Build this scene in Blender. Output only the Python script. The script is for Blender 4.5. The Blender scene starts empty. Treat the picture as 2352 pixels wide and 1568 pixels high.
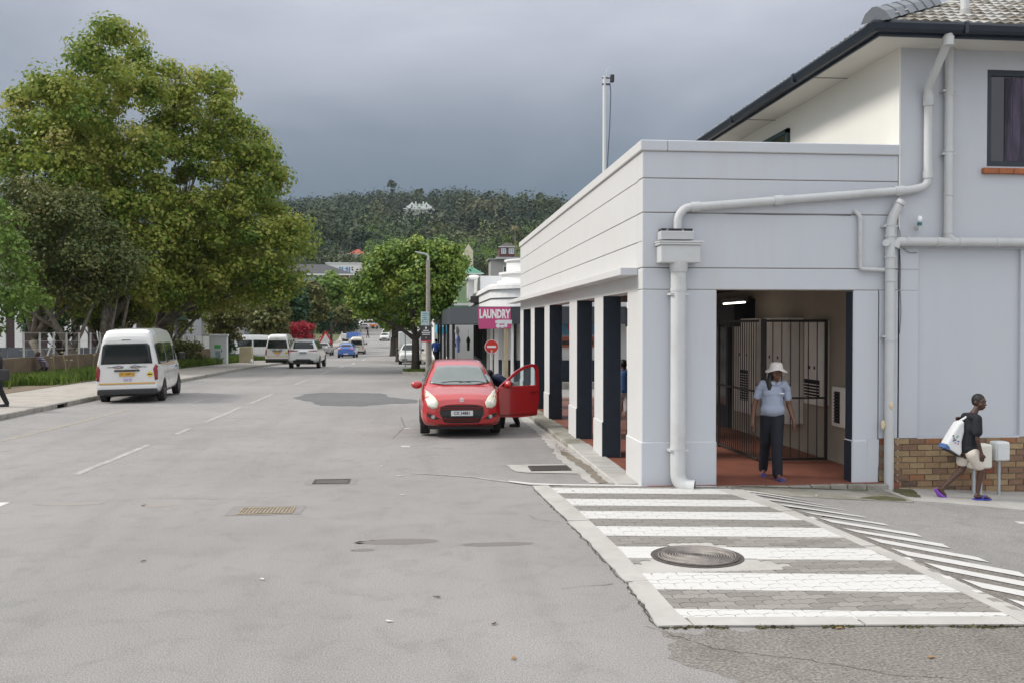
import bpy, bmesh, math, random
import numpy as np
from mathutils import Vector, Matrix, noise as mnoise
from mathutils.bvhtree import BVHTree
random.seed(7); rng = np.random.default_rng(7)
S = bpy.context.scene
COL = S.collection
PI = math.pi
# ---------------- camera ----------------
PSI = math.radians(5.6); EYE = 2.2
cam_d = bpy.data.cameras.new('camera'); cam = bpy.data.objects.new('camera', cam_d); COL.objects.link(cam)
cam_d.sensor_width = 36; cam_d.lens = 36*2150/2352
cam_d.clip_end = 6000; cam_d.clip_start = 0.1
cam.location = (0, 0, EYE); cam.rotation_euler = (PI/2 - math.atan(34/2150), 0, -PSI)
S.camera = cam
# ---------------- view ----------------
S.view_settings.view_transform = 'Standard'; S.view_settings.look = 'None'
S.view_settings.exposure = 0.95; S.view_settings.gamma = 1; S.view_settings.use_curve_mapping = False
# ---------------- sky ----------------
SUN_EL, SUN_AZ = math.radians(41), math.radians(-82)     # azimuth from +Y towards +X : from the left
W = bpy.data.worlds.new("World"); S.world = W; W.use_nodes = True
nt = W.node_tree; nt.nodes.clear()
def N(t, **k):
    n = nt.nodes.new(t)
    for a, b in k.items(): setattr(n, a, b)
    return n
def wire(a, b): nt.links.new(a, b)
sky = N('ShaderNodeTexSky', sky_type='NISHITA', sun_disc=False)
sky.sun_elevation = SUN_EL; sky.sun_rotation = SUN_AZ % (2*PI)
bg1 = N('ShaderNodeBackground'); bg1.inputs[1].default_value = 0.06; wire(sky.outputs[0], bg1.inputs[0])
tc = N('ShaderNodeTexCoord'); sep = N('ShaderNodeSeparateXYZ'); wire(tc.outputs['Generated'], sep.inputs[0])
mp = N('ShaderNodeMapping'); mp.inputs['Scale'].default_value = (1, 1, 2.6); wire(tc.outputs['Generated'], mp.inputs[0])
nz = N('ShaderNodeTexNoise'); nz.inputs['Scale'].default_value = 2.3; nz.inputs['Detail'].default_value = 8; nz.inputs['Roughness'].default_value = .50; nz.inputs['Distortion'].default_value = .35
wire(mp.outputs[0], nz.inputs['Vector'])
def M(op, a, b=None, c=None):
    n = N('ShaderNodeMath', operation=op)
    for i, x in enumerate((a, b, c)):
        if x is None: continue
        if isinstance(x, (int, float)): n.inputs[i].default_value = x
        else: wire(x, n.inputs[i])
    return n.outputs[0]
wob = M('MULTIPLY', M('SUBTRACT', nz.outputs['Fac'], .5), .25)
el = M('ADD', sep.outputs['Z'], wob)
cr = N('ShaderNodeValToRGB'); cr.color_ramp.interpolation = 'B_SPLINE'
E_ = cr.color_ramp.elements
E_[0].position = 0.0; E_[0].color = (.130, .158, .188, 1)
E_[1].position = 1.0; E_[1].color = (1.0, 1.0, 1.0, 1)
for p, c in ((.08, (.085, .112, .142)), (.14, (.083, .110, .140)), (.195, (.130, .152, .183)), (.26, (.205, .222, .262)), (.34, (.275, .288, .335)), (.55, (.52, .535, .57)), (.8, (.85, .86, .89))):
    e = E_.new(p); e.color = (*c, 1)
wire(el, cr.inputs[0])
# the storm bank stands over the mountain ahead; the cloud behind the camera is thinner
south = M('MULTIPLY', M('SUBTRACT', .35, sep.outputs['Y']), .55); south = N_clamp = M('MAXIMUM', south, 0.0)
mixc = N('ShaderNodeMix', data_type='RGBA'); wire(south, mixc.inputs['Factor']); wire(cr.outputs[0], mixc.inputs[6]); mixc.inputs[7].default_value = (.74, .76, .80, 1)
bg2 = N('ShaderNodeBackground'); bg2.inputs[1].default_value = 1.0; wire(mixc.outputs[2], bg2.inputs[0])
ms = N('ShaderNodeMixShader'); ms.inputs[0].default_value = .96; wire(bg1.outputs[0], ms.inputs[1]); wire(bg2.outputs[0], ms.inputs[2])
wo = N('ShaderNodeOutputWorld'); wire(ms.outputs[0], wo.inputs[0])
# ---------------- sun (thin cloud) ----------------
sd = bpy.data.lights.new('sun', 'SUN'); sd.energy = 1.5; sd.angle = math.radians(14); sd.color = (1, .955, .88)
so = bpy.data.objects.new('sun', sd); COL.objects.link(so)
sv = Vector((math.sin(SUN_AZ)*math.cos(SUN_EL), math.cos(SUN_AZ)*math.cos(SUN_EL), math.sin(SUN_EL)))
so.rotation_euler = (-sv).to_track_quat('-Z', 'Y').to_euler(); so.location = (-20, 0, 40)
S.cycles.max_bounces = 8; S.cycles.transparent_max_bounces = 12
S.cycles.use_denoising = True

# ---------------- object helpers ----------------
def tag(o, label=None, cat=None, group=None, kind=None):
    if label: o['label'] = label
    if cat: o['category'] = cat
    if group: o['group'] = group
    if kind: o['kind'] = kind
    return o
def empty(name, loc=(0, 0, 0), rz=0, label=None, cat=None, group=None):
    o = bpy.data.objects.new(name, None); COL.objects.link(o); o.empty_display_size = .2
    o.location = loc; o.rotation_euler = (0, 0, rz)
    return tag(o, label, cat, group)
def copy_tree(o, parent=None):
    c = o.copy(); COL.objects.link(c); c.parent = parent
    for ch in list(o.children): copy_tree(ch, c)
    return c
class MB:
    def __init__(s): s.v = []; s.f = []; s.m = []; s.cur = 0
    def add(s, vs, fs):
        b = len(s.v); s.v += [tuple(v) for v in vs]; s.f += [tuple(i+b for i in f) for f in fs]; s.m += [s.cur]*len(fs); return s
    def box(s, x0, x1, y0, y1, z0, z1):
        return s.add([(x0,y0,z0),(x1,y0,z0),(x1,y1,z0),(x0,y1,z0),(x0,y0,z1),(x1,y0,z1),(x1,y1,z1),(x0,y1,z1)],
                     [(0,3,2,1),(4,5,6,7),(0,1,5,4),(1,2,6,5),(2,3,7,6),(3,0,4,7)])
    def quad(s, *p): return s.add(p, [tuple(range(len(p)))])
    def prism(s, poly, a, b, ax='y'):
        # poly in the two remaining axes, extruded a..b along ax
        n = len(poly)
        def P(u, w, t): return {'y': (u, t, w), 'x': (t, u, w), 'z': (u, w, t)}[ax]
        vs = [P(u, w, a) for u, w in poly] + [P(u, w, b) for u, w in poly]
        return s.add(vs, [tuple(range(n-1, -1, -1)), tuple(range(n, 2*n))] + [(i, (i+1) % n, n+(i+1) % n, n+i) for i in range(n)])
    def tube(s, pts, r, n=12, cap=True):
        pts = [Vector(p) for p in pts]; rs = r if isinstance(r, (list, tuple)) else [r]*len(pts)
        b = len(s.v); k = len(pts); up = None
        for i, p in enumerate(pts):
            d = (pts[min(i+1, k-1)] - pts[max(i-1, 0)]).normalized()
            if up is None:
                up = Vector((0, 0, 1)) if abs(d.z) < .9 else Vector((1, 0, 0))
            a = (up - d*up.dot(d)).normalized(); c = d.cross(a); up = a
            for j in range(n):
                t = 2*PI*j/n; s.v.append(tuple(p + (a*math.cos(t) + c*math.sin(t))*rs[i]))
        for i in range(k-1):
            for j in range(n):
                s.f.append((b+i*n+j, b+i*n+(j+1) % n, b+(i+1)*n+(j+1) % n, b+(i+1)*n+j)); s.m.append(s.cur)
        if cap:
            s.f.append(tuple(b+j for j in range(n-1, -1, -1))); s.f.append(tuple(b+(k-1)*n+j for j in range(n))); s.m += [s.cur]*2
        return s
    def cyl(s, p0, p1, r0, r1=None, n=16): return s.tube([p0, p1], [r0, r0 if r1 is None else r1], n)
    def ell(s, c, r, nu=12, nv=8):
        r = (r, r, r) if isinstance(r, (int, float)) else r; b = len(s.v)
        s.v.append((c[0], c[1], c[2]-r[2]))
        for i in range(1, nv):
            t = -PI/2 + PI*i/nv
            for j in range(nu):
                a = 2*PI*j/nu; s.v.append((c[0]+r[0]*math.cos(t)*math.cos(a), c[1]+r[1]*math.cos(t)*math.sin(a), c[2]+r[2]*math.sin(t)))
        s.v.append((c[0], c[1], c[2]+r[2])); top = len(s.v)-1
        for j in range(nu):
            s.f.append((b, b+1+(j+1) % nu, b+1+j)); s.m.append(s.cur)
            q = b+1+(nv-2)*nu; s.f.append((top, q+j, q+(j+1) % nu)); s.m.append(s.cur)
            for i in range(nv-2):
                q = b+1+i*nu; s.f.append((q+j, q+(j+1) % nu, q+nu+(j+1) % nu, q+nu+j)); s.m.append(s.cur)
        return s
    def xf(s, Mx, start=0):
        for i in range(start, len(s.v)): s.v[i] = tuple(Mx @ Vector(s.v[i]))
        return s
    def build(s, name, mat, parent=None, smooth=False, bevel=0, loc=None, rz=0, kind=None, seg=1):
        me = bpy.data.meshes.new(name); me.from_pydata(s.v, [], s.f)
        mats = mat if isinstance(mat, (list, tuple)) else [mat]
        for m in mats: me.materials.append(m)
        if len(mats) > 1: me.polygons.foreach_set('material_index', s.m)
        if smooth: me.polygons.foreach_set('use_smooth', [True]*len(s.f))
        me.update()
        o = bpy.data.objects.new(name, me); COL.objects.link(o); o.parent = parent
        if loc: o.location = loc
        if rz: o.rotation_euler = (0, 0, rz)
        if smooth == 'auto':
            try:
                me.set_sharp_from_angle(angle=math.radians(38))
            except Exception: pass
        if bevel:
            b = o.modifiers.new('bevel', 'BEVEL'); b.width = bevel; b.segments = seg; b.limit_method = 'ANGLE'
        if kind: o['kind'] = kind
        return o
def fast_mesh(name, V, F, mat, parent=None, attr=None, kind=None, smooth=False):
    me = bpy.data.meshes.new(name); nv = len(V); nf, k = F.shape
    me.vertices.add(nv); me.vertices.foreach_set('co', np.asarray(V, 'f').ravel())
    me.loops.add(nf*k); me.loops.foreach_set('vertex_index', np.asarray(F, 'i').ravel())
    me.polygons.add(nf); me.polygons.foreach_set('loop_start', np.arange(0, nf*k, k, dtype='i')); me.polygons.foreach_set('loop_total', np.full(nf, k, 'i'))
    if smooth: me.polygons.foreach_set('use_smooth', np.ones(nf, bool))
    me.materials.append(mat); me.update(calc_edges=True)
    if attr is not None:
        a = me.attributes.new('var', 'FLOAT', 'FACE'); a.data.foreach_set('value', np.asarray(attr, 'f'))
    o = bpy.data.objects.new(name, me); COL.objects.link(o); o.parent = parent
    if kind: o['kind'] = kind
    return o
# ---------------- materials ----------------
def srgb(r, g, b):
    f = lambda c: (c/255/12.92 if c/255 <= .04045 else ((c/255+.055)/1.055)**2.4)
    return (f(r), f(g), f(b))
_mc = {}
def mat(name, col, rough=.8, var=.0, scale=3., bump=0., bscale=60., metal=0., spec=.5, coat=0., stain=None, st_scale=1.2, st_amt=.5, st_lo=.5, st_hi=.7, emit=None, stretch=None):
    if name in _mc: return _mc[name]
    m = bpy.data.materials.new(name); m.use_nodes = True; t = m.node_tree; b = t.nodes['Principled BSDF']
    b.inputs['Roughness'].default_value = rough; b.inputs['Metallic'].default_value = metal
    b.inputs['Specular IOR Level'].default_value = spec; b.inputs['Coat Weight'].default_value = coat; b.inputs['Coat Roughness'].default_value = .06
    b.inputs['Base Color'].default_value = (*col, 1)
    L = t.links.new
    geo = t.nodes.new('ShaderNodeNewGeometry'); vec = geo.outputs['Position']
    if stretch:
        mm = t.nodes.new('ShaderNodeMapping'); mm.inputs['Scale'].default_value = stretch; L(vec, mm.inputs[0]); vec = mm.outputs[0]
    out = None
    if var:
        n = t.nodes.new('ShaderNodeTexNoise'); n.inputs['Scale'].default_value = scale; n.inputs['Detail'].default_value = 5; n.inputs['Roughness'].default_value = .6; L(vec, n.inputs['Vector'])
        r = t.nodes.new('ShaderNodeMapRange'); r.inputs[1].default_value = .3; r.inputs[2].default_value = .7; r.inputs[3].default_value = 1-var; r.inputs[4].default_value = 1+var; L(n.outputs['Fac'], r.inputs[0])
        x = t.nodes.new('ShaderNodeMix'); x.data_type = 'RGBA'; x.blend_type = 'MULTIPLY'; x.inputs['Factor'].default_value = 1; x.inputs[6].default_value = (*col, 1); L(r.outputs[0], x.inputs[7]); out = x.outputs[2]
    if stain:
        n = t.nodes.new('ShaderNodeTexNoise'); n.inputs['Scale'].default_value = st_scale; n.inputs['Detail'].default_value = 7; n.inputs['Roughness'].default_value = .65; L(vec, n.inputs['Vector'])
        r = t.nodes.new('ShaderNodeMapRange'); r.inputs[1].default_value = st_lo; r.inputs[2].default_value = st_hi; r.inputs[3].default_value = 0; r.inputs[4].default_value = st_amt; L(n.outputs['Fac'], r.inputs[0])
        x = t.nodes.new('ShaderNodeMix'); x.data_type = 'RGBA'; x.inputs[7].default_value = (*stain, 1); L(r.outputs[0], x.inputs['Factor'])
        if out: L(out, x.inputs[6])
        else: x.inputs[6].default_value = (*col, 1)
        out = x.outputs[2]
    if out: L(out, b.inputs['Base Color'])
    if bump:
        n = t.nodes.new('ShaderNodeTexNoise'); n.inputs['Scale'].default_value = bscale; n.inputs['Detail'].default_value = 4; L(vec, n.inputs['Vector'])
        u = t.nodes.new('ShaderNodeBump'); u.inputs['Strength'].default_value = bump; u.inputs['Distance'].default_value = .02; L(n.outputs['Fac'], u.inputs['Height']); L(u.outputs[0], b.inputs['Normal'])
    if emit: b.inputs['Emission Color'].default_value = (*emit[:3], 1); b.inputs['Emission Strength'].default_value = emit[3]
    _mc[name] = m; return m
def leaf_mat(name, cols, trans=.25, rough=.55):
    m = bpy.data.materials.new(name); m.use_nodes = True; t = m.node_tree; b = t.nodes['Principled BSDF']; L = t.links.new
    a = t.nodes.new('ShaderNodeAttribute'); a.attribute_name = 'var'
    r = t.nodes.new('ShaderNodeValToRGB'); e = r.color_ramp.elements
    for i, c in enumerate(cols):
        p = i/(len(cols)-1)
        if i == 0: e[0].color = (*c, 1); e[0].position = 0
        elif i == len(cols)-1: e[-1].color = (*c, 1); e[-1].position = 1
        else: q = e.new(p); q.color = (*c, 1)
    L(a.outputs['Fac'], r.inputs[0]); L(r.outputs[0], b.inputs['Base Color']); b.inputs['Roughness'].default_value = rough; b.inputs['Specular IOR Level'].default_value = .35
    tr = t.nodes.new('ShaderNodeBsdfTranslucent'); L(r.outputs[0], tr.inputs[0]); mx = t.nodes.new('ShaderNodeMixShader'); mx.inputs[0].default_value = trans
    o = t.nodes['Material Output']; L(b.outputs[0], mx.inputs[1]); L(tr.outputs[0], mx.inputs[2]); L(mx.outputs[0], o.inputs[0])
    return m
# ---------------- terrain height ----------------
_py = [-60, 14, 22, 40, 58, 72, 98, 125, 150, 180, 252, 275, 330, 430, 600, 800, 1000, 1200, 1500, 4000]
_pz = [0, 0, -.08, -.18, -.34, -.62, -.95, -1.4, -1.1, -.3, 1.9, 8., 18, 31, 58, 92, 122, 140, 150, 150]
def prof(y): return float(np.interp(y, _py, _pz))
def gz(x, y):
    z = prof(y)
    if y < 30 and x > 4.5: z -= .045*(x-4.5)*min(1, max(0, (26-y)/4))
    if y > 260:
        z += min(1, (y-260)/200)*(4*math.sin(x/95+1.2)+3.5*math.sin(x/43+y/120)) - max(0, (y-700))*.00004*max(0, x-60)
        z -= max(0, abs(x)-260)*.04*min(1, (y-260)/300)
    return z
def text_mesh(name, txt, size, mat_, parent, M4, ext=.002, bold=0, sx=1., align='CENTER'):
    cu = bpy.data.curves.new(name, 'FONT'); cu.body = txt; cu.size = size; cu.extrude = ext; cu.align_x = align; cu.align_y = 'CENTER'; cu.resolution_u = 2; cu.offset = bold
    o = bpy.data.objects.new(name, cu); COL.objects.link(o)
    dg = bpy.context.evaluated_depsgraph_get(); me = bpy.data.meshes.new_from_object(o.evaluated_get(dg)); bpy.data.objects.remove(o)
    me.transform(M4 @ Matrix.Diagonal((sx, 1, 1, 1))); me.materials.clear(); me.materials.append(mat_)
    q = bpy.data.objects.new(name, me); COL.objects.link(q); q.parent = parent
    return q
def facing_south(x, y, z, rz=0): return Matrix.Translation((x, y, z)) @ Matrix.Rotation(rz, 4, 'Z') @ Matrix.Rotation(PI/2, 4, 'X')
# ================= ground, roads, pavements =================
def XR(y): return float(np.interp(y, [35, 36, 47, 49, 51, 54, 100, 125, 180, 240], [1.7, 1.5, 1.0, -.9, -.9, .8, -.4, -2.2, -4.6, -9]))
def XL(y): return float(np.interp(y, [-60, 75, 100, 125, 180, 240], [-10.2, -10.3, -12, -12.6, -13.5, -17.5]))
def asphalt(name, base, dark, light, speck=.35, scale=1.):
    m = bpy.data.materials.new(name); m.use_nodes = True; t = m.node_tree; b = t.nodes['Principled BSDF']; L = t.links.new
    def n(ty, **k):
        q = t.nodes.new(ty)
        for a, v in k.items(): q.inputs[a].default_value = v
        return q
    P = t.nodes.new('ShaderNodeNewGeometry').outputs['Position']
    big = n('ShaderNodeTexNoise', Scale=.22, Detail=6., Roughness=.62); L(P, big.inputs['Vector'])
    mid = n('ShaderNodeTexNoise', Scale=2.4, Detail=6., Roughness=.7, Distortion=.6); L(P, mid.inputs['Vector'])
    mpn = n('ShaderNodeMapping'); mpn.inputs['Scale'].default_value = (1.5, .12, 1); L(P, mpn.inputs[0])
    trk = n('ShaderNodeTexNoise', Scale=.8, Detail=4., Roughness=.6); L(mpn.outputs[0], trk.inputs['Vector'])
    fine = n('ShaderNodeTexNoise', Scale=85.*scale, Detail=3., Roughness=.75); L(P, fine.inputs['Vector'])
    vor = n('ShaderNodeTexVoronoi', Scale=120.*scale); L(P, vor.inputs['Vector'])
    def mix(f, a, b_, bt='MIX'):
        x = t.nodes.new('ShaderNodeMix'); x.data_type = 'RGBA'; x.blend_type = bt
        if isinstance(f, float): x.inputs['Factor'].default_value = f
        else: L(f, x.inputs['Factor'])
        for i, v in ((6, a), (7, b_)):
            if isinstance(v, tuple): x.inputs[i].default_value = (*v, 1)
            else: L(v, x.inputs[i])
        return x.outputs[2]
    def rng_(o, a, b_, c, d):
        r = n('ShaderNodeMapRange'); r.inputs[1].default_value = a; r.inputs[2].default_value = b_; r.inputs[3].default_value = c; r.inputs[4].default_value = d; L(o, r.inputs[0]); return r.outputs[0]
    c = mix(rng_(big.outputs['Fac'], .35, .65, 0, 1), base, light)
    c = mix(rng_(mid.outputs['Fac'], .5, .75, 0, .55), c, dark)
    c = mix(rng_(trk.outputs['Fac'], .5, .75, 0, .35), c, dark)
    sp = rng_(fine.outputs['Fac'], .3, .7, 1-speck, 1+speck)
    c = mix(1.0, c, sp, 'MULTIPLY')
    c = mix(rng_(vor.outputs['Distance'], .0, .35, .35*speck, 0), c, (.6, .58, .55))
    L(c, b.inputs['Base Color']); b.inputs['Roughness'].default_value = .88; b.inputs['Specular IOR Level'].default_value = .3
    bu = n('ShaderNodeBump', Strength=.5, Distance=.012); L(fine.outputs['Fac'], bu.inputs['Height']); L(bu.outputs[0], b.inputs['Normal'])
    return m
M_ASPH = asphalt('asphalt', (.228, .219, .211), (.160, .153, .147), (.278, .266, .256), .55)
M_PATCH = asphalt('asphalt_patch', (.118, .118, .118), (.09, .09, .09), (.14, .14, .14), .3)
M_WORN = asphalt('worn_asphalt', (.160, .145, .128), (.085, .077, .068), (.215, .20, .182), .6, .5)
M_CONC = mat('concrete', (.40, .385, .36), .9, var=.10, scale=2.2, bump=.25, bscale=120, stain=(.22, .20, .17), st_scale=1.3, st_amt=.5, st_lo=.52, st_hi=.78)
M_CONCD = mat('old_concrete', (.30, .285, .25), .92, var=.15, scale=3, bump=.4, bscale=70, stain=(.11, .105, .06), st_scale=1.6, st_amt=.75, st_lo=.42, st_hi=.68)
M_WHITE = mat('road_paint', (.53, .52, .50), .75, var=.05, scale=6, stain=(.36, .34, .32), st_scale=26, st_amt=.55, st_lo=.56, st_hi=.70)
M_WHITEW = mat('worn_road_paint', (.37, .36, .35), .8, var=.05, scale=6, stain=(.238, .224, .214), st_scale=7, st_amt=.95, st_lo=.42, st_hi=.60)
M_YEL = mat('yellow_road_paint', (.38, .32, .18), .8, stain=(.238, .224, .214), st_scale=9, st_amt=.95, st_lo=.40, st_hi=.55)
M_GRASSY = mat('ground_green', (.075, .085, .03), .95, var=.3, scale=.8, bump=.3, bscale=12, stain=(.16, .125, .085), st_scale=.5, st_amt=.8, st_lo=.5, st_hi=.65)
M_HILL = mat('hill_ground', (.06, .075, .035), .95, var=.3, scale=.03, stain=(.14, .115, .07), st_scale=.012, st_amt=.6, st_lo=.55, st_hi=.7)

# ground sheet : reaches the horizon, rises into the hill
xs = np.concatenate([np.linspace(-3000, -400, 14), np.linspace(-360, -40, 24), np.linspace(-30, 60, 31), np.linspace(75, 500, 24), np.linspace(600, 3000, 10)])
ys = np.concatenate([np.linspace(-400, -20, 8), np.linspace(-10, 260, 91), np.linspace(275, 1300, 70), np.linspace(1400, 4200, 8)])
V = [(x, y, gz(x, y)-.10 - (.05 if y > 60 else 0)) for y in ys for x in xs]
nx = len(xs); F = [(j*nx+i, j*nx+i+1, (j+1)*nx+i+1, (j+1)*nx+i) for j in range(len(ys)-1) for i in range(nx-1)]
mm = MB(); mm.add(V, F); o = mm.build('ground', M_HILL, smooth=True); o['kind'] = 'structure'

def sheet(name, rows, m, z=0., nx=14, kind='structure', parent=None):
    """rows: (y, x0, x1); laid on the terrain z above it"""
    V, F = [], []
    for (y, a, b) in rows:
        for i in range(nx):
            x = a+(b-a)*i/(nx-1); V.append((x, y, gz(x, y)+z))
    for j in range(len(rows)-1):
        for i in range(nx-1): F.append((j*nx+i, j*nx+i+1, (j+1)*nx+i+1, (j+1)*nx+i))
    q = MB().add(V, F).build(name, m, parent, smooth=True)
    if kind: q['kind'] = kind
    return q
rows = [(y, -10.25, 3.4 if y > 12.3 else 46) for y in list(np.arange(-30, 12.4, 1.5))]
rows = [(y, -10.25, 46.) for y in (-30, -20, -10, -4, 0, 2, 4, 5, 6, 7, 8, 9, 10, 11, 12, 12.6)]
sheet('road', rows, M_ASPH, 0, 60)
rows = [(y, XL(y), 2.75) for y in np.arange(12.6, 29.2, .8)] 
rows[-1] = (29., -10.25, 2.75)
sheet('road', rows, M_ASPH, 0, 10)
sheet('road', [(y, -10.25, 40.) for y in (29., 30.5, 32, 33.5, 35.)], M_ASPH, 0, 24)
rows = [(y, XL(y), XR(y)) for y in list(np.arange(35., 60, 1.)) + list(np.arange(60., 236, 3.))]
sheet('road', rows, M_ASPH, 0, 8)
sheet('road', [(y, -75., 60.) for y in (236., 240, 244, 250.)], M_ASPH, .0, 60)

def flat(name, pts, m, z=.004, jag=0, kind='structure', step=.12, parent=None, up=None):
    """polygon on the ground with optional ragged outline"""
    P = []
    n = len(pts)
    for i in range(n):
        a, b = Vector((*pts[i][:2], 0)), Vector((*pts[(i+1) % n][:2], 0)); L = (b-a).length
        k = max(1, int(L/step)) if jag else max(1, int(L/1.2))
        nrm = Vector((-(b-a).y, (b-a).x, 0)).normalized() if L else Vector()
        for j in range(k):
            p = a+(b-a)*(j/k)
            if jag: p = p + nrm*(mnoise.noise(p*3.1)*jag + mnoise.noise(p*11.)*jag*.6)
            P.append(p)
    bm = bmesh.new(); f = bm.faces.new([bm.verts.new((p.x, p.y, 0)) for p in P])
    bmesh.ops.triangulate(bm, faces=[f])
    for v in bm.verts: v.co.z = gz(v.co.x, v.co.y) + z
    bmesh.ops.recalc_face_normals(bm, faces=bm.faces)
    for f in bm.faces:
        if f.normal.z < 0: f.normal_flip()
    if up:
        r = bmesh.ops.extrude_face_region(bm, geom=bm.faces[:])
        for g in r['geom']:
            if isinstance(g, bmesh.types.BMVert): g.co.z += up
        bmesh.ops.recalc_face_normals(bm, faces=bm.faces)
    me = bpy.data.meshes.new(name); bm.to_mesh(me); bm.free(); me.materials.append(m)
    o = bpy.data.objects.new(name, me); COL.objects.link(o); o.parent = parent
    if kind: o['kind'] = kind
    return o
# patches and stains in the asphalt (real repairs)
flat('road_repair_patch', [(-4.2, 31.2), (-3.9, 33.4), (-3.2, 34.0), (-1.3, 33.2), (-1.0, 31.2), (-.1, 30.0), (-.1, 28.6), (-1.1, 28.3), (-1.7, 27.5), (-2.9, 27.9), (-3.3, 29.3)], M_PATCH, .004, .12)
flat('worn_road_patch', [(1.75, 6.60), (2.6, 6.62), (3.6, 6.60), (4.9, 6.55), (7.5, 6.3), (7.5, 3.0), (2.2, 3.4), (1.95, 4.6), (2.15, 5.4), (1.75, 6.0)], M_WORN, .0015, .16, step=.05)
M_STAIN = mat('damp_stain', (.155, .142, .13), .75, var=.06, scale=30)
def oval(name, cx, cy, rx, ry, m, z=.0015, j=.018, n=26):
    flat(name, [(cx+rx*math.cos(2*PI*i/n)*(1+.15*math.sin(3*i)), cy+ry*math.sin(2*PI*i/n)) for i in range(n)], m, z, j, step=.06)
oval('road_stain', -.22, 9.63, .40, .13, M_STAIN); oval('road_stain', .78, 9.42, .36, .09, M_STAIN); oval('road_stain', -.56, 9.3, .11, .06, M_STAIN)
# painted lines
def line(name, p, q, w, m=M_WHITE, z=.004, n=1):
    p, q = Vector((*p, 0)), Vector((*q, 0)); d = (q-p).normalized(); s = Vector((d.y, -d.x, 0))*w/2
    flat(name, [p-s, p+s, q+s, q-s], m, z)
for y0, y1 in ((14.5, 18.4), (20.3, 21.6), (22.9, 27.5), (29, 33.5), (39, 43.5), (49, 53.5), (60, 64), (71, 75), (84, 88)):
    line('lane_line', (-5.12, y0), (-5.15, y1), .12, M_WHITEW if y0 < 50 else M_WHITE)
line('lane_line', (-8.3, 14.), (-8.1, 27.), .09, M_YEL)
line('lane_line', (-8.05, 40.), (-8.05, 52.), .09, M_YEL)
line('lane_line', (-7.0, 28.9), (-6.9, 30.6), .10, M_WHITEW)
line('lane_line', (-6.2, 12.05), (-5.12, 12.05), .42)
line('lane_line', (7.02, 10.4), (9.4, 10.0), .16)
line('lane_line', (12, 9.4), (15, 8.8), .14)
flat('stop_line', [(-.17, 14.14), (.73, 13.74), (1.25, 13.24), (1.25, 13.12), (.7, 13.68), (-.17, 14.11)], M_WHITEW, .006)
flat('stop_line', [(1.25, 13.24), (1.55, 13.0), (1.9, 12.88), (4.04, 12.50), (4.04, 12.41), (1.85, 12.79), (1.5, 12.88), (1.25, 13.12)], M_WHITE, .016)
for x, y, s in ((-.28, 17.6, .16), (-.3, 21.0, .13), (-.33, 23.2, .12), (-.30, 13.9, .1), (-1.1, 15.6, .1)):
    line('parking_mark', (x-s/2, y), (x+s/2, y), s*.9, M_WHITE if s > .12 else M_WHITEW)
line('parking_mark', (-.1, 17.4), (.75, 17.3), .06, M_WHITEW)
for y in (45., 52.5, 62., 72): line('parking_mark', (-2.2, y), (-1.0, y), .14, M_WHITEW)
# yellowish scuffs
M_SCUFF = mat('scuffed_paint', (.27, .235, .19), .85, stain=(.238, .224, .214), st_scale=14, st_amt=1., st_lo=.4, st_hi=.55)
oval('road_stain', -4.35, 12.1, .42, .12, M_SCUFF); oval('road_stain', -3.2, 11.9, .20, .12, M_SCUFF)

# ---- left pavement with kerb stones, verge ----
M_PAVE = mat('pavement_concrete', (.34, .315, .28), .9, var=.12, scale=1.5, bump=.3, bscale=60, stain=(.2, .18, .15), st_scale=1.1, st_amt=.6)
M_KERB = mat('kerb_concrete', (.32, .305, .27), .9, var=.15, scale=4, bump=.5, bscale=40, stain=(.12, .11, .08), st_scale=3.5, st_amt=.7, st_lo=.5, st_hi=.7)
mbp = sheet('pavement', [(y, -13.6, XL(y)-.17) for y in np.arange(-10, 84, 2.)], M_PAVE, .13, 6)
kerb = MB()
y = 8.
kn = 0
while y < 84:
    L = .98
    a = XL(y); k = MB(); dz = random.uniform(-.008, .008)
    if not (27.2 < y < 28.1):
        k.box(a-.17, a+random.uniform(-.006, .006), y, y+L-.02, -.2, .14+dz)
        k.v = [(p[0] + XL(p[1]) - a, p[1], p[2]+gz(-10.2, p[1])) for p in k.v]
        k.build('kerb_stone', M_KERB, mbp, bevel=.02)
    else:
        k.box(a-.17, a, y, y+.1, -.2, .14).box(a-.17, a, y+.1, y+.86, .10, .14).box(a-.17, a, y+.86, y+L-.02, -.2, .14); k.v = [(p[0], p[1], p[2]+gz(-10.2, p[1])) for p in k.v]
        k.build('drain_kerb_stone', M_KERB, mbp)
        MB().box(a-.20, a-.10, y+.1, y+.86, gz(a, y)-.1, gz(a, y)+.1).build('drain_opening', mat('black', (.01, .01, .01), 1), mbp)
    y += L
M_DIRT = mat('bare_soil', (.155, .115, .082), .95, var=.25, scale=2, bump=.6, bscale=14, stain=(.085, .09, .03), st_scale=.8, st_amt=.8, st_lo=.5, st_hi=.62)
def verge_z(y): return .10
sheet('verge', [(y, -40., -13.6) for y in np.arange(-10, 84, 2.)], M_DIRT, .14, 12)
# small branch of pavement turning left beyond the cabinet
sheet('pavement', [(y, -40., XL(y)-.0) for y in (84., 86., 88)], M_PAVE, .05, 8)
# side lane left (minibus crosses it)
sheet('road', [(y, -48., XL(y)+.05) for y in (88., 92., 98., 104.)], M_ASPH, .006, 12)
sheet('verge', [(y, -40., XL(y)-2.) for y in np.arange(104, 236, 4.)], mat('verge_green', (.085, .095, .035), .95, var=.3, scale=1.), .10, 10)
sheet('pavement', [(y, XL(y)-2., XL(y)) for y in np.arange(104, 236, 4.)], M_PAVE, .08, 4)
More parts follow.
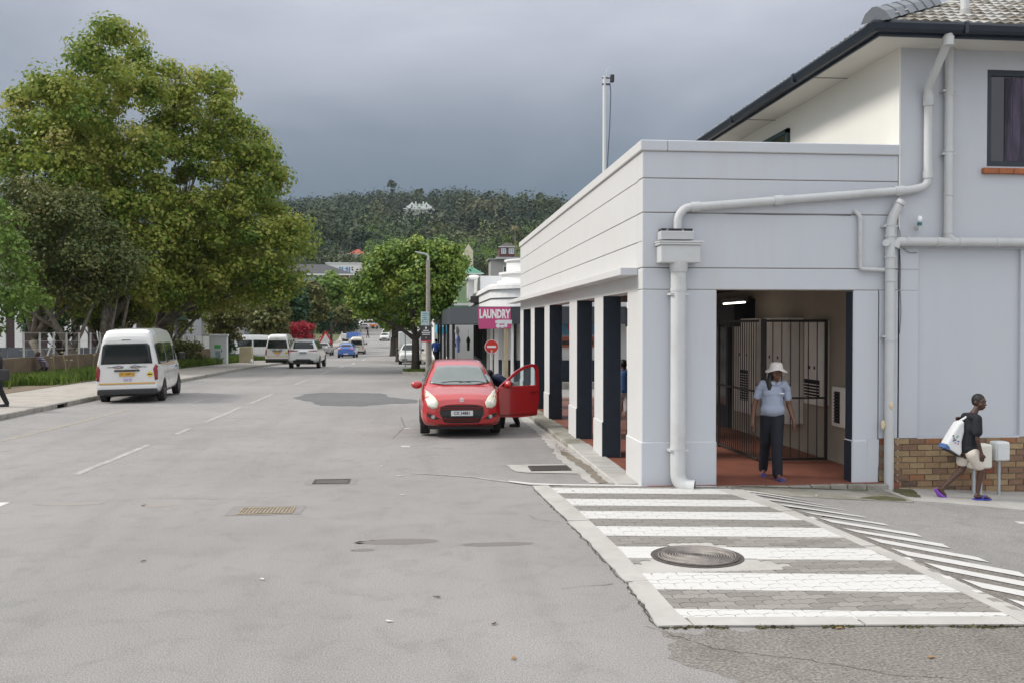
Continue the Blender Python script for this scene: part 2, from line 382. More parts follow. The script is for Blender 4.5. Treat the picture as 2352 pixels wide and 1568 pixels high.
# ---- right pavement beyond the side street ----
sheet('pavement', [(y, XR(y)+.0, 30.) for y in list(np.arange(35., 60, 1.)) + list(np.arange(60., 236, 4.))], M_PAVE, .12, 10)
kb = MB()
prev = None
for y in list(np.arange(35., 60, 1.)) + list(np.arange(60., 236, 4.)):
    p = (XR(y), y, gz(0, y))
    if prev:
        a, b = prev, p
        kb.add([(a[0]-.02, a[1], a[2]-.05), (b[0]-.02, b[1], b[2]-.05), (b[0]-.02, b[1], b[2]+.13), (a[0]-.02, a[1], a[2]+.13), (b[0]+.14, b[1], b[2]+.13), (a[0]+.14, a[1], a[2]+.13)], [(0, 1, 2, 3), (3, 2, 4, 5)])
    prev = p
kb.build('kerb', M_KERB, None, kind='structure')
MB().box(1.6, 40, 35.0, 35.15, -.4, .10).build('kerb', M_KERB, kind='structure')
# ---- concrete margin beside the arcade (flush strip, runnel, raised lip) ----
flat('gutter_strip', [(2.37, 12.95), (2.72, 12.9), (2.75, 15.), (2.75, 18), (2.75, 22), (2.75, 28.9), (2.42, 28.9), (2.45, 24), (2.5, 20), (2.42, 17.5), (2.30, 15.6), (2.33, 14)], M_CONC, .005, .06)
flat('gutter_strip', [(2.50, 12.95), (2.62, 12.95), (2.66, 14.3), (2.60, 16.2), (2.50, 16.6), (2.44, 16), (2.5, 14.5)], mat('silt', (.19, .165, .13), .95, var=.2, scale=6, bump=.4, bscale=50), .010, .05)
lip = MB()
for i, y in enumerate(np.arange(12.75, 28.6, 1.45)):
    q = MB().box(2.70, 3.10, y, y+1.44, -.1, .035 + .006*(i % 3))
    q.v = [(p[0] + .02*math.sin(p[1]*2), p[1], p[2]+prof(p[1])*0) for p in q.v]
    q.build('kerb_slab', M_CONC if i < 3 else M_CONCD, None, bevel=.02, kind='structure')
# grate in a pale concrete surround next to the kerb
gs = flat('drain_surround', [(1.36, 14.86), (1.44, 14.12), (1.60, 13.98), (2.40, 13.8), (2.33, 14.4), (2.30, 14.86)], M_CONC, .008, .015)
def grate(name, x0, x1, y0, y1, z, n, m, label, ang=0):
    g = empty(name, ((x0+x1)/2, (y0+y1)/2, z), ang, label, 'drain grate')
    w, d = (x1-x0)/2, (y1-y0)/2
    MB().box(-w, w, -d, d, -.012, .002).build('recess', mat('black', (.01, .01, .01), 1), g)
    f = MB().box(-w-.02, w+.02, -d-.02, -d, -.01, .012).box(-w-.02, w+.02, d, d+.02, -.01, .012).box(-w-.02, -w, -d, d, -.01, .012).box(w, w+.02, -d, d, -.01, .012)
    f.build('frame', m, g)
    for i in range(n):
        c = -w + (i+.5)*2*w/n; MB().box(c-.009, c+.009, -d, d, .002, .011).build('bar', m, g)
    return g
M_IRON = mat('cast_iron', (.075, .064, .058), .75, var=.3, scale=30, metal=.1, bump=.3, bscale=80)
M_IRONP = mat('pale_iron', (.30, .235, .15), .7, var=.25, scale=30, stain=(.09, .08, .07), st_scale=12, st_amt=.8)
grate('drain_grate', 1.70, 2.28, 14.14, 14.56, .012, 14, M_IRON, 'dark drain grate in a pale concrete surround beside the arcade kerb')
grate('drain_grate', -1.49, -1.02, 13.3, 13.62, .0, 12, M_IRON, 'small sunken drain grate in the asphalt, the farther of two')
grate('drain_grate', -2.12, -1.53, 11.22, 11.56, .0, 14, M_IRONP, 'sunken drain grate with pale bars in the asphalt, the nearer of two')
for (a, b, c, d) in ((-1.62, -.9, 13.22, 13.76), (-2.28, -1.4, 11.14, 11.72)):
    flat('road_stain', [(a, c), (b, c), (b, d), (a, d)], mat('grate_margin', (.205, .192, .182), .9, var=.15, scale=12), .003, .02, step=.06)

# ---- the raised crossing ----
SL = [(1.529, 12.768), (1.60, 11.6), (1.658, 10.414), (1.72, 9.1), (1.759, 7.85), (1.74, 7.2), (1.732, 6.685), (3.2, 6.56), (4.666, 6.427), (4.60, 7.9), (4.50, 9.6), (4.40, 11.), (4.323, 12.118)]
slab = flat('crossing', SL, mat('joint_sand', (.07, .063, .055), .95, var=.2, scale=30), .004, .0)
xl = lambda y: float(np.interp(y, [6.6, 7., 9, 10.2, 11.7, 12.7], [1.99, 1.955, 1.95, 1.91, 1.835, 1.76]))
xr = lambda y: float(np.interp(y, [6.6, 7., 8, 9, 10., 11, 12.3], [4.44, 4.44, 4.43, 4.39, 4.34, 4.22, 3.95]))
def paver_mat():
    m = bpy.data.materials.new('paver'); m.use_nodes = True; t = m.node_tree; b = t.nodes['Principled BSDF']; L = t.links.new
    P = t.nodes.new('ShaderNodeNewGeometry').outputs['Position']; s = t.nodes.new('ShaderNodeSeparateXYZ'); L(P, s.inputs[0])
    oi = t.nodes.new('ShaderNodeObjectInfo')
    # painted bars : real paint at real places; lines lean slightly so use y + k*x
    a = t.nodes.new('ShaderNodeMath'); a.operation = 'MULTIPLY_ADD'; L(s.outputs['X'], a.inputs[0]); a.inputs[1].default_value = .137; 
    L(s.outputs['Y'], a.inputs[2])
    mr = t.nodes.new('ShaderNodeMapRange'); mr.inputs[1].default_value = 6.5; mr.inputs[2].default_value = 13.5; L(a.outputs[0], mr.inputs[0])
    r = t.nodes.new('ShaderNodeValToRGB'); r.color_ramp.interpolation = 'CONSTANT'; e = r.color_ramp.elements
    bars = [(7.125, 7.325), (7.875, 8.415), (8.955, 9.425), (9.91, 10.37), (10.78, 11.225), (11.58, 12.005), (12.42, 12.84)]
    st = [(0, 0)]
    for lo, hi in bars: st += [((lo-6.5)/7, 1), ((hi-6.5)/7, 0)]
    e[0].position = 0; e[0].color = (0, 0, 0, 1); e[1].position = st[1][0]; e[1].color = (1, 1, 1, 1)
    for p, v in st[2:]: q = e.new(p); q.color = (v, v, v, 1)
    L(mr.outputs[0], r.inputs[0])
    nz = t.nodes.new('ShaderNodeTexNoise'); nz.inputs['Scale'].default_value = 9; nz.inputs['Detail'].default_value = 6; nz.inputs['Roughness'].default_value = .75; L(P, nz.inputs['Vector'])
    w = t.nodes.new('ShaderNodeMapRange'); w.inputs[1].default_value = .60; w.inputs[2].default_value = .74; w.inputs[3].default_value = 1; w.inputs[4].default_value = .35; L(nz.outputs['Fac'], w.inputs[0])
    mu = t.nodes.new('ShaderNodeMath'); mu.operation = 'MULTIPLY'; L(r.outputs[0], mu.inputs[0]); L(w.outputs[0], mu.inputs[1])
    cr = t.nodes.new('ShaderNodeValToRGB'); q = cr.color_ramp.elements; q[0].color = (.185, .172, .155, 1); q[1].color = (.265, .25, .225, 1); L(oi.outputs['Random'], cr.inputs[0])
    n2 = t.nodes.new('ShaderNodeTexNoise'); n2.inputs['Scale'].default_value = 70; n2.inputs['Detail'].default_value = 3; L(P, n2.inputs['Vector'])
    r2 = t.nodes.new('ShaderNodeMapRange'); r2.inputs[1].default_value = .3; r2.inputs[2].default_value = .7; r2.inputs[3].default_value = .84; r2.inputs[4].default_value = 1.12; L(n2.outputs['Fac'], r2.inputs[0])
    x0 = t.nodes.new('ShaderNodeMix'); x0.data_type = 'RGBA'; x0.blend_type = 'MULTIPLY'; x0.inputs['Factor'].default_value = 1; L(cr.outputs[0], x0.inputs[6]); L(r2.outputs[0], x0.inputs[7])
    x = t.nodes.new('ShaderNodeMix'); x.data_type = 'RGBA'; L(mu.outputs[0], x.inputs['Factor']); L(x0.outputs[2], x.inputs[6]); x.inputs[7].default_value = (.53, .52, .50, 1)
    L(x.outputs[2], b.inputs['Base Color']); b.inputs['Roughness'].default_value = .85
    bu = t.nodes.new('ShaderNodeBump'); bu.inputs['Strength'].default_value = .25; bu.inputs['Distance'].default_value = .01; L(n2.outputs['Fac'], bu.inputs['Height']); L(bu.outputs[0], b.inputs['Normal'])
    return m
M_PAVER = paver_mat()
PW, PH = .225, .1125
def paver_shape(flip, x=0, y=0):
    a = .013*(1 if flip else -1); g = .0032
    xs_ = [0, .25, .5, .75, 1.]; off = [a, -a, a, -a, a]
    top = [(x-PW/2+g+(PW-2*g)*u, y+PH/2-g+o) for u, o in zip(xs_, off)]
    bot = [(x-PW/2+g+(PW-2*g)*u, y-PH/2+g+o) for u, o in zip(xs_, off)]
    poly = bot + [(x+PW/2-g+a*.5, y+a)] + top[::-1] + [(x-PW/2+g+a*.5, y+a)]
    return poly
protos = []
for k in range(2):
    me = MB().prism(paver_shape(k), -.01, .010, 'z'); o = me.build('paver', M_PAVER, slab); protos.append(o.data); bpy.data.objects.remove(o)
MAN = (2.63, 8.70, .42)
cells = []
j = 0; y = 6.72
while y < 12.72:
    sh = (j % 2)*PW/2
    x = 1.7 + sh
    while x < 4.6:
        if xl(y)-.10 < x < xr(y)+.10 and math.hypot(x-MAN[0], y-MAN[1]) > MAN[2]+.13 and not (abs(x-2.6) < .75 and 8.15 < y < 8.42):
            cells.append((x, y))
        x += PW
    y += PH; j += 1
cells.sort(key=lambda c: c[1])
rest = MB()
for i, (x, y) in enumerate(cells):
    if i < 300:
        o = bpy.data.objects.new('paver', protos[i % 2 if False else 0]); COL.objects.link(o); o.parent = slab
        o.location = (x, y, .004+random.uniform(-.0012, .0012)); o.rotation_euler = (0, 0, random.uniform(-.006, .006))
    else:
        z = .004+random.uniform(-.0012, .0012); rest.prism(paver_shape(0, x, y), z-.01, z+.010, 'z')
rest.build('paver_field', M_PAVER, slab, kind='stuff')
# mortar infill round the manhole, with the painted bar across it
fill = flat('mortar_ring', [(1.9, 8.15), (3.4, 8.15), (3.45, 8.42), (3.3, 8.7), (3.2, 9.1), (2.9, 9.3), (2.3, 9.3), (1.95, 9.15)], M_CONC, .0075, .02, kind=None, parent=slab)
flat('painted_bar', [(1.952, 9.17), (3.30, 8.985), (3.3, 8.53), (1.944, 8.68)], M_WHITE, .0125, .01, kind=None, parent=slab)
# concrete edging pieces
def edge_piece(pts, nm='edging_slab', jag=.0): flat(nm, pts, M_CONC, .006, jag, kind=None, parent=slab, step=.09, up=.012)
le = lambda y: float(np.interp(y, [6.685, 7.85, 10.4, 12.77], [1.732, 1.759, 1.658, 1.529]))
for y0, y1 in ((6.672, 7.84), (7.87, 10.40), (10.43, 12.78)):
    ks = np.linspace(y0, y1, 26)
    out = [(le(q)+mnoise.noise(Vector((q*2.3, 0, 0)))*.022+mnoise.noise(Vector((q*11.3, 0, 0)))*.02, q) for q in ks]; inn = [(xl(q)+.0, q) for q in ks]
    edge_piece(out + inn[::-1])
for y0, y1 in ((6.44, 8.9), (8.93, 10.7), (10.73, 12.2)):
    ks = np.linspace(y0, y1, 6); re = lambda q: float(np.interp(q, [6.4, 7.9, 9.6, 11, 12.1], [4.666, 4.60, 4.5, 4.4, 4.323]))
    edge_piece([(xr(q), q) for q in ks] + [(re(q), q) for q in ks[::-1]])
for x0, x1 in ((1.995, 3.24), (3.26, 4.43)):
    f0 = lambda x: 6.685-(x-1.732)*.088
    edge_piece([(x0, f0(x0)), (x1, f0(x1)), (x1, f0(x1)+.19), (x0, f0(x0)+.19)])
# hatch bars beside the crossing
HB = [[(4.23, 12.315), (4.261, 12.14), (5.001, 11.434), (4.934, 11.52)], [(4.297, 12.038), (4.35, 11.887), (5.032, 11.099), (4.985, 11.2)], [(4.334, 11.608), (4.402, 11.465), (5.145, 10.838), (5.084, 10.93)],
 [(4.418, 11.201), (4.482, 11.026), (5.186, 10.404), (5.148, 10.53)], [(4.496, 10.741), (4.581, 10.562), (5.235, 9.979), (5.221, 10.12)], [(4.553, 10.354), (4.609, 10.096), (5.30, 9.43), (5.316, 9.60)],
 [(4.59, 9.824), (4.656, 9.589), (5.318, 8.93), (5.348, 9.13)], [(4.646, 9.389), (4.671, 9.101), (5.371, 8.36), (5.375, 8.56)], [(4.653, 8.866), (4.674, 8.566), (5.40, 7.80), (5.437, 8.02)],
 [(4.692, 8.303), (4.713, 8.019), (5.45, 7.2), (5.5, 7.42)], [(4.703, 7.733), (4.72, 7.445), (5.45, 6.65), (5.5, 6.9)], [(4.736, 7.138), (4.74, 6.859), (5.45, 6.1), (5.5, 6.35)]]
for q in HB: flat('hatch_bar', q, M_WHITE, .009, .008, step=.1)
# rough darker asphalt strip beside the slab
flat('worn_road_patch', [(4.68, 6.6), (4.62, 8.), (4.52, 9.6), (4.42, 11.), (4.62, 10.6), (4.95, 9.4), (5.3, 8.0), (5.6, 6.6)], M_WORN, .0025, .06)
# manhole
mh = empty('manhole_cover', (MAN[0], MAN[1], -.012), 0, 'round cast iron manhole cover with swirling ribs, set in the crossing', 'manhole cover')
MB().cyl((0, 0, .004), (0, 0, .026), .44, .44, 48).build('frame', M_IRON, mh)
MB().cyl((0, 0, .02), (0, 0, .034), .40, .40, 48).build('lid', M_IRON, mh)
for k in range(14):
    rr = .07+.023*k; pts = [(rr*math.cos(a)*(1+.03*math.sin(4*a+k)), rr*math.sin(a)*(1+.03*math.sin(4*a+k)), .036) for a in np.linspace(0, 2*PI, 41)]
    MB().tube(pts, .0055, 4, cap=False).build('rib', mat('worn_iron', (.25, .225, .205), .7, metal=.15, var=.2, scale=20), mh)
# apron in front of the building: old concrete strip, moss and pale slab to the right
flat('forecourt', [(3.0, 12.75), (4.2, 12.5), (4.5, 12.1), (4.83, 11.78), (5.3, 11.68), (5.9, 11.62), (6.35, 11.55), (6.5, 11.75), (6.45, 12.59), (3.0, 12.70)], M_CONCD, -.05, .02, up=.062)
flat('forecourt', [(6.42, 11.6), (7.0, 11.42), (7.6, 11.15), (8.6, 11.0), (12, 10.9), (12, 12.59), (6.4, 12.59)], M_CONC, -.05, .03, up=.075)
M_MOSS = mat('moss', (.085, .082, .035), .95, var=.4, scale=14, bump=.6, bscale=50)
flat('moss_patch', [(5.7, 11.72), (6.1, 11.62), (6.32, 11.60), (6.36, 11.8), (6.2, 11.95), (5.9, 11.88)], M_MOSS, .016, .05, step=.05)
flat('moss_patch', [(6.46, 11.9), (6.62, 11.85), (6.75, 12.1), (6.86, 12.5), (6.6, 12.55), (6.48, 12.3)], M_MOSS, .029, .05, step=.05)
flat('moss_patch', [(4.3, 12.40), (5.9, 12.36), (6.2, 12.40), (5.2, 12.43), (4.3, 12.44)], M_MOSS, .016, .03, step=.05)
# low moss and weeds along the slab's front edge

M_CRACK = mat('crack_dark', (.05, .045, .04), 1)
def crack(pts, w=.010, seed=0):
    r = random.Random(seed); P = []
    for i in range(len(pts)-1):
        a, b = Vector((*pts[i], 0)), Vector((*pts[i+1], 0)); n = max(2, int((b-a).length/.06))
        for k in range(n): P.append(a.lerp(b, k/n)+Vector((r.uniform(-.018, .018), r.uniform(-.018, .018), 0)))
    q = MB()
    for i in range(len(P)-1):
        d = (P[i+1]-P[i]).normalized(); s = Vector((-d.y, d.x, 0))*w*r.uniform(.3, 1)*.5; z = Vector((0, 0, gz(P[i].x, P[i].y)+.005)); q.quad(P[i]-s+z, P[i+1]-s+z, P[i+1]+s+z, P[i]+s+z)
    q.build('road_crack', M_CRACK, None, kind='structure')
crack([(1.66, 6.7), (2.0, 6.2), (2.5, 5.95), (3.0, 5.6), (3.4, 5.5)], .007, 1); crack([(1.62, 7.84), (1.3, 7.8), (1.1, 7.7)], .008, 2); crack([(1.58, 10.42), (1.3, 10.6), (1.25, 10.9)], .008, 3)
crack([(-.55, 19), (-.35, 21.5), (-.5, 24)], .012, 4); crack([(-3.5, 12.4), (-2.4, 12.2), (-1.9, 12.3)], .008, 6)
for y0, y1 in ((6.7, 7.85), (7.88, 10.4), (10.45, 12.7)): crack([(float(np.interp(q, [6.685, 7.85, 10.4, 12.77], [1.732, 1.759, 1.658, 1.529]))-.012, q) for q in np.linspace(y0, y1, 5)], .016, int(y0))
# ================= corner arcade building =================
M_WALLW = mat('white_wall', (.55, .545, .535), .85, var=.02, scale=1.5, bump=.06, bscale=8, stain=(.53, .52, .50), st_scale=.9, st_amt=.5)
M_WALLSH = mat('shade_tint_wall', (.515, .535, .572), .82, var=.03, scale=1.6, bump=.10, bscale=7, stain=(.48, .485, .49), st_scale=1.6, st_amt=.7, st_lo=.48, st_hi=.72, stretch=(1, 1, .18))  # same wall paint, with the cool shade of the front put into its colour
M_WALLC = mat('cream_wall', (.74, .73, .68), .85, var=.02, scale=1.5)
M_NAVY = mat('navy_paint', (.014, .024, .038), .7, var=.15, scale=5, bump=.1, bscale=10)
M_NAVYG = mat('navy_gloss', (.012, .019, .032), .4, var=.15, scale=3)
M_PVC = mat('grey_pipe', (.53, .54, .54), .55, var=.04, scale=5, stain=(.36, .35, .32), st_scale=2.5, st_amt=.45)
M_RED = mat('red_floor', (.235, .088, .058), .5, var=.18, scale=1.3, stain=(.16, .06, .045), st_scale=2.2, st_amt=.6)
M_GROOVE = mat('groove', (.19, .19, .185), .9)
AY = 12.6
B = empty('arcade_building', (5, 20, 0), 0, 'single storey white arcade building with navy column reveals on the corner', 'building')
def bb(name, x0, x1, y0, y1, z0, z1, m, parent=B, bevel=.0, **k):
    q = MB().box(x0-5, x1-5, y0-20, y1-20, z0, z1); return q.build(name, m, parent, bevel=bevel, **k)
# a wall block of one paint: its south side gets the shade-tinted copy, by face
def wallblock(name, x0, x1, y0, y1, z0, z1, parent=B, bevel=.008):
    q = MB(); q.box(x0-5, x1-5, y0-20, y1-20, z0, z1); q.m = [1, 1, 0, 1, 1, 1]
    return q.build(name, [M_WALLSH, M_WALLW], parent, bevel=bevel)
XF = 3.03
# bands of the west facade + front
for i, (z0, z1) in enumerate(((4.225, 4.60), (3.765, 4.215), (3.375, 3.755), (2.98, 3.365))):
    o = bb('wall_band', XF, XF+.28, AY+.284, 28.3, z0, z1, M_WALLW, bevel=.006)
for i, (z0, z1) in enumerate(((4.235, 4.60), (3.765, 4.225), (3.01, 3.755), (2.71, 3.0))):
    wallblock('wall_band', XF, 6.690, AY, AY+.28, z0, z1)
bb('wall_core', XF+.02, XF+.26, AY+.28, 28.28, 2.72, 4.6, M_GROOVE)
bb('wall_core', XF+.02, 6.68, AY+.02, AY+.26, 2.73, 4.6, M_GROOVE)
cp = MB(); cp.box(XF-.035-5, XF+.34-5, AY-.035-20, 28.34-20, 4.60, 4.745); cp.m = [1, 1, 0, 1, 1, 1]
cp.build('parapet_cap', [M_WALLSH, M_WALLW], B, bevel=.01)
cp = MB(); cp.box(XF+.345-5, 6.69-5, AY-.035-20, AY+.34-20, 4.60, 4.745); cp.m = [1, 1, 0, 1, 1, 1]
cp.build('parapet_cap', [M_WALLSH, M_WALLW], B, bevel=.01)
# thin lighter flashing on top
# ledge over the openings
lg = MB(); lg.box(XF-.25-5, XF-5-.001, 12.86-20, 29.6-20, 2.915, 3.02); lg.m = [1, 1, 0, 1, 1, 1]; lg.build('ledge', [M_WALLSH, M_WALLW], B, bevel=.006)
# lintel beam under the ledge on the west side
bb('lintel', XF+.001, XF+.30, AY+.284, 28.3, 2.70, 2.978, M_WALLW)
# columns
def column(y0, y1, corner=False):
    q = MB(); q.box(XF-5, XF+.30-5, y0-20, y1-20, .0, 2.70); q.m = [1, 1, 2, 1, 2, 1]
    o = q.build('column', [M_WALLSH, M_WALLW, M_NAVY], B, bevel=.004)
    q = MB(); q.box(XF-.018-5, XF+.304-5, y0-.004-20, y1+.004-20, -.12, .62); q.m = [1, 1, 2, 1, 2, 1]
    q.build('column_base', [M_WALLSH, M_WALLW, M_NAVY], o, bevel=.008)
for y0, y1 in ((15.35, 16.14), (17.97, 18.9), (21.85, 22.75), (24.75, 25.6), (27.45, 28.3)): column(y0, y1)
# corner pier, right pier
def pier(x0, x1, y0, y1, navy_side):
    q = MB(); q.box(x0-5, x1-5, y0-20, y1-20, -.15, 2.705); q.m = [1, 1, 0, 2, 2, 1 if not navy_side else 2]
    o = q.build('pier', [M_WALLSH, M_WALLW, M_NAVY], B, bevel=.012)
    q = MB(); q.box(x0-.016-5, x1+.004-5, y0-.018-20, y1+.004-20, -.2, .61); q.m = [1, 1, 0, 2, 2, 1 if not navy_side else 2]
    q.build('pier_base', [M_WALLSH, M_WALLW, M_NAVY], o, bevel=.014); return o
q = MB(); q.prism([(XF-5, AY-20), (4.075-5, AY-20), (4.075-5, AY+.25-20), (XF+.3-5, AY+.25-20), (XF+.3-5, 13.53-20), (XF-5, 13.53-20)], -.15, 2.705, 'z')
q.m = [1, 1, 0, 1, 1, 1, 1, 1]
o = q.build('pier', [M_WALLSH, M_WALLW, M_NAVY], B, bevel=.008)
q = MB(); q.prism([(XF-.018-5, AY-.018-20), (4.08-5, AY-.018-20), (4.08-5, AY+.255-20), (XF+.305-5, AY+.255-20), (XF+.305-5, 13.535-20), (XF-.018-5, 13.535-20)], -.2, .62, 'z'); q.m = [1, 1, 0, 1, 1, 1, 1, 1]
q.build('pier_base', [M_WALLSH, M_WALLW], o, bevel=.014)
pier(6.043, 6.42, AY, AY+.24, True)
# flared foot of the right pier
f = MB().prism([(6.40, .62), (6.42, .62), (6.415, .25), (6.38, .05), (6.30, -.10), (6.25, -.14), (6.25, .62)], AY-.022, AY-.017, 'y'); f.v = [(a-5, b-20, c) for a, b, c in f.v]; f.build('pier_foot', M_WALLSH, B)
# floor, ceiling, roof slab
bb('floor', 3.10, 6.70, 12.53, 28.7, -.2, .02, M_RED)
bb('ceiling', XF+.30, 6.70, AY+.28, 28.3, 2.94, 3.0, mat('arcade_ceiling', (.11, .085, .07), .9, var=.1))  # dark brown bounce of the red floor is put into the ceiling colour
bb('roof_slab', XF+.28, 6.70, AY+.28, 28.3, 3.0, 3.4, mat('flat_roof', (.2, .2, .2), .9))
# stone threshold under the front opening
xx = 3.95
for i in range(9):
    w = random.uniform(.20, .34)
    bb('threshold_stone', xx, xx+w-.012, 12.44, 12.53, -.09, .012+random.uniform(-.006, .006), M_CONCD, bevel=.012); xx += w
# inner shop wall with plinth, doors, cabinets behind a security cage
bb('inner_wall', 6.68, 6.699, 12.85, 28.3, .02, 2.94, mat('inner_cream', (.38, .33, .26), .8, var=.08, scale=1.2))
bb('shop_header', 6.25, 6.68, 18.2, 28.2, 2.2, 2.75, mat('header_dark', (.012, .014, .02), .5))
bb('groove_line', XF-.0015, XF+.02, AY+.012, AY+.282, 3.366, 3.374, M_GROOVE)
M_DGLASS = mat('dark_shop_glass', (.01, .012, .016), .12, spec=.6)
bb('shop_window', 6.62, 6.68, 19.6, 27.9, .5, 2.19, M_DGLASS)
for y in (19.6, 21.5, 23.4, 25.4, 27.9): bb('window_bar', 6.58, 6.62, y-.05, y+.05, .5, 2.19, M_NAVY)
bb('stall_riser', 6.60, 6.68, 19.6, 28.3, .02, .5, M_NAVY)
M_BAR = mat('black_steel', (.03, .027, .025), .5)
lampm = mat('tube_light', (1, 1, 1), .3, emit=(1, .98, .9, 2.2))
fl = empty('ceiling_light', (5.9, 17.2, 2.62), 0, 'lit fluorescent tube light under the arcade ceiling', 'light')
MB().box(-.05, .05, -.65, .65, .04, .12).build('housing', mat('light_housing', (.1, .1, .1), .6), fl); MB().cyl((0, -.6, .02), (0, .6, .02), .014).build('tube', lampm, fl)
M_CAB = mat('cabinet_white', (.80, .77, .70), .6, var=.06, scale=3)
def cabinet(y0, y1, z0, z1, lab, d=.22, louvre=None, holes=()):
    c = empty('meter_cabinet', (6.68, (y0+y1)/2, z0), 0, lab, 'cabinet'); w = (y1-y0)/2; h = z1-z0
    MB().box(-d, 0, -w, w, 0, h).build('body', M_CAB, c, bevel=.008)
    MB().box(-d-.012, -d, -w+.02, w-.02, .03, h-.03).build('door', M_CAB, c, bevel=.005)
    for (a, b_) in holes: MB().cyl((-d-.014, a, b_), (-d-.02, a, b_), .03).build('lock', M_BAR, c)
    if louvre:
        l0, l1, a, b_ = louvre
        l = MB().box(-d-.02, -d-.012, l0, l1, a, b_).build('vent', mat('vent_black', (.012, .012, .012), .8), c)
        n = int((b_-a)/.05)
        for i in range(n): MB().box(-d-.035, -d-.02, l0, l1, a+.05*i+.015, a+.05*i+.03).build('louvre', M_CAB if (l1-l0) > .3 else M_BAR, l)
cabinet(14.0, 14.45, .62, 1.25, 'cream wall cabinet with a narrow black louvre, nearest the doorway', .10, (-.09, .09, .06, .56))
cabinet(14.75, 15.45, .9, 2.3, 'tall cream cabinet with a black vent grid, second from the doorway', .14, (-.3, .3, .12, .42), ((.1, .62), (-.1, .62)))
cabinet(15.8, 16.9, .5, 2.35, 'tall white cabinet with a dark round vent, third from the doorway', .3, (-.2, .2, .25, .85), ((.25, 1.15), (-.15, 1.15)))
cabinet(17.3, 18.6, .5, 2.35, 'tall white cabinet with a dark vent, farthest from the doorway', .3, (-.22, .22, .25, .85), ((.25, 1.15), (-.15, 1.15)))
# cage : one panel faces the street corner, one runs back along the walk
cg = empty('security_gate', (5.49, 14.56, .02), 0, 'black steel bar gate open in the arcade walkway behind the woman', 'gate')
fr = MB().box(-.035, .035, -.035, .035, 0, 2.30).box(1.02, 1.06, -.02, .02, .03, 2.28).box(0, 1.05, -.015, .015, 2.25, 2.29).box(0, 1.05, -.015, .015, .03, .07).box(0, 1.05, -.018, .018, 1.02, 1.05)
fr.build('frame', M_BAR, cg)
for i in range(6): MB().cyl((.15+i*.148, 0, .05), (.15+i*.148, 0, 2.27), .009, n=6).build('bar', M_BAR, cg)
cg2 = empty('security_gate', (5.42, 14.62, .02), 0, 'black steel grille with close bars running back along the walkway', 'gate')
MB().box(-.02, .02, 3.95, 4.0, 0, 2.3).box(-.012, .012, 0, 4, 2.25, 2.29).box(-.012, .012, 0, 4, .03, .07).box(-.015, .015, 0, 4, 1.12, 1.15).box(-.02, .02, 1.95, 2., 0, 2.3).build('frame', M_BAR, cg2)
for i in range(36): MB().cyl((0, .1+i*.107, .05), (0, .1+i*.107, 2.27), .009, n=6).build('bar', M_BAR, cg2)
# small fan/speaker on the inner wall near the opening
sp_ = empty('wall_fan', (6.62, 13.35, 2.1), 0, 'small round cream wall fan high beside the doorway', 'fan'); MB().cyl((0, 0, 0), (-.09, 0, 0), .13, .11, 16).build('housing', M_CAB, sp_); MB().cyl((-.09, 0, 0), (-.10, 0, 0), .09, .09, 16).build('grille', mat('fan_grey', (.25, .22, .19), .7), sp_)

# ================= two storey house behind =================
Hh = empty('two_storey_building', (10, 20, 0), 0, 'two storey grey building with hipped tiled roof rising behind the arcade', 'building')
def hb(name, x0, x1, y0, y1, z0, z1, m, parent=Hh, bevel=0., **k): return MB().box(x0-10, x1-10, y0-20, y1-20, z0, z1).build(name, m, parent, bevel=bevel, **k)
# front wall with window hole: pieces
def hw(x0, x1, z0, z1, y0=AY+.001, m=M_WALLSH, nm='wall', bv=0.): return hb(nm, x0, x1, y0, y0+.25, z0, z1, m, bevel=bv)
XE = 14.
hw(6.72, 8.005, 3.30, 6.12); hw(8.005, 10.2, 5.84, 6.12); hw(8.005, 10.2, 3.30, 4.47); hw(10.2, XE, 3.30, 6.12)
hw(6.72, XE, .63, 3.30, AY+.055, nm='recessed_panel')
hw(6.425, 7.0, .63, 2.706, AY, nm='pilaster', bv=.004); hw(6.693, 7.0, 2.708, 3.30, AY, nm='pilaster', bv=.004); hw(8.535, 8.9, .63, 3.30, AY, nm='pilaster', bv=.006)
hb('wall_crack_line', 6.44, 7.0, AY-.002, AY, 3.0, 3.006, M_GROOVE)
hb('recess_sill', 7.0, 8.535, AY, AY+.05, .62, .65, M_WALLSH)
hb('west_wall', 6.70, 6.72, AY, 30, 0, 6.12, M_WALLC)
hb('wall_mass', 6.72, XE, AY+.31, 30, -.4, 6.1, M_WALLSH)
# brick plinth : each brick a part
bk = hb('plinth', 6.425, XE, AY+.012, AY+.25, -.6, .632, mat('mortar', (.26, .21, .15), .95, var=.15, scale=9))
BR = [mat('brick_%s' % n, c, .88, var=.16, scale=12, bump=.4, bscale=50, stain=(.18, .13, .085), st_scale=6, st_amt=.4) for n, c in (('tan', (.29, .19, .105)), ('orange', (.29, .135, .065)), ('brown', (.21, .125, .08)), ('dark', (.12, .08, .055)), ('buff', (.33, .235, .13)), ('red', (.22, .07, .04)))]
wts = [6, 1.8, 4, .5, 4.5, .6]
bme = [MB().box(-.108, .108, 0, .03, -.036, .036).build('brick', m).data for m in BR]
for o in [o for o in bpy.data.objects if o.name.startswith('brick') and o.type == 'MESH' and o.parent is None]: bpy.data.objects.remove(o)
zc = .585; r = 0
while zc > -.28:
    x = 6.54 + (.115 if r % 2 else 0)
    while x < 9.2:
        o = bpy.data.objects.new('brick', random.choices(bme, wts)[0]); COL.objects.link(o); o.parent = bk
        o.location = (x-10, AY-.006+random.uniform(-.003, .003)-20, zc); o.rotation_euler = (0, random.uniform(-.008, .008), 0)
        x += .228
    zc -= .086; r += 1
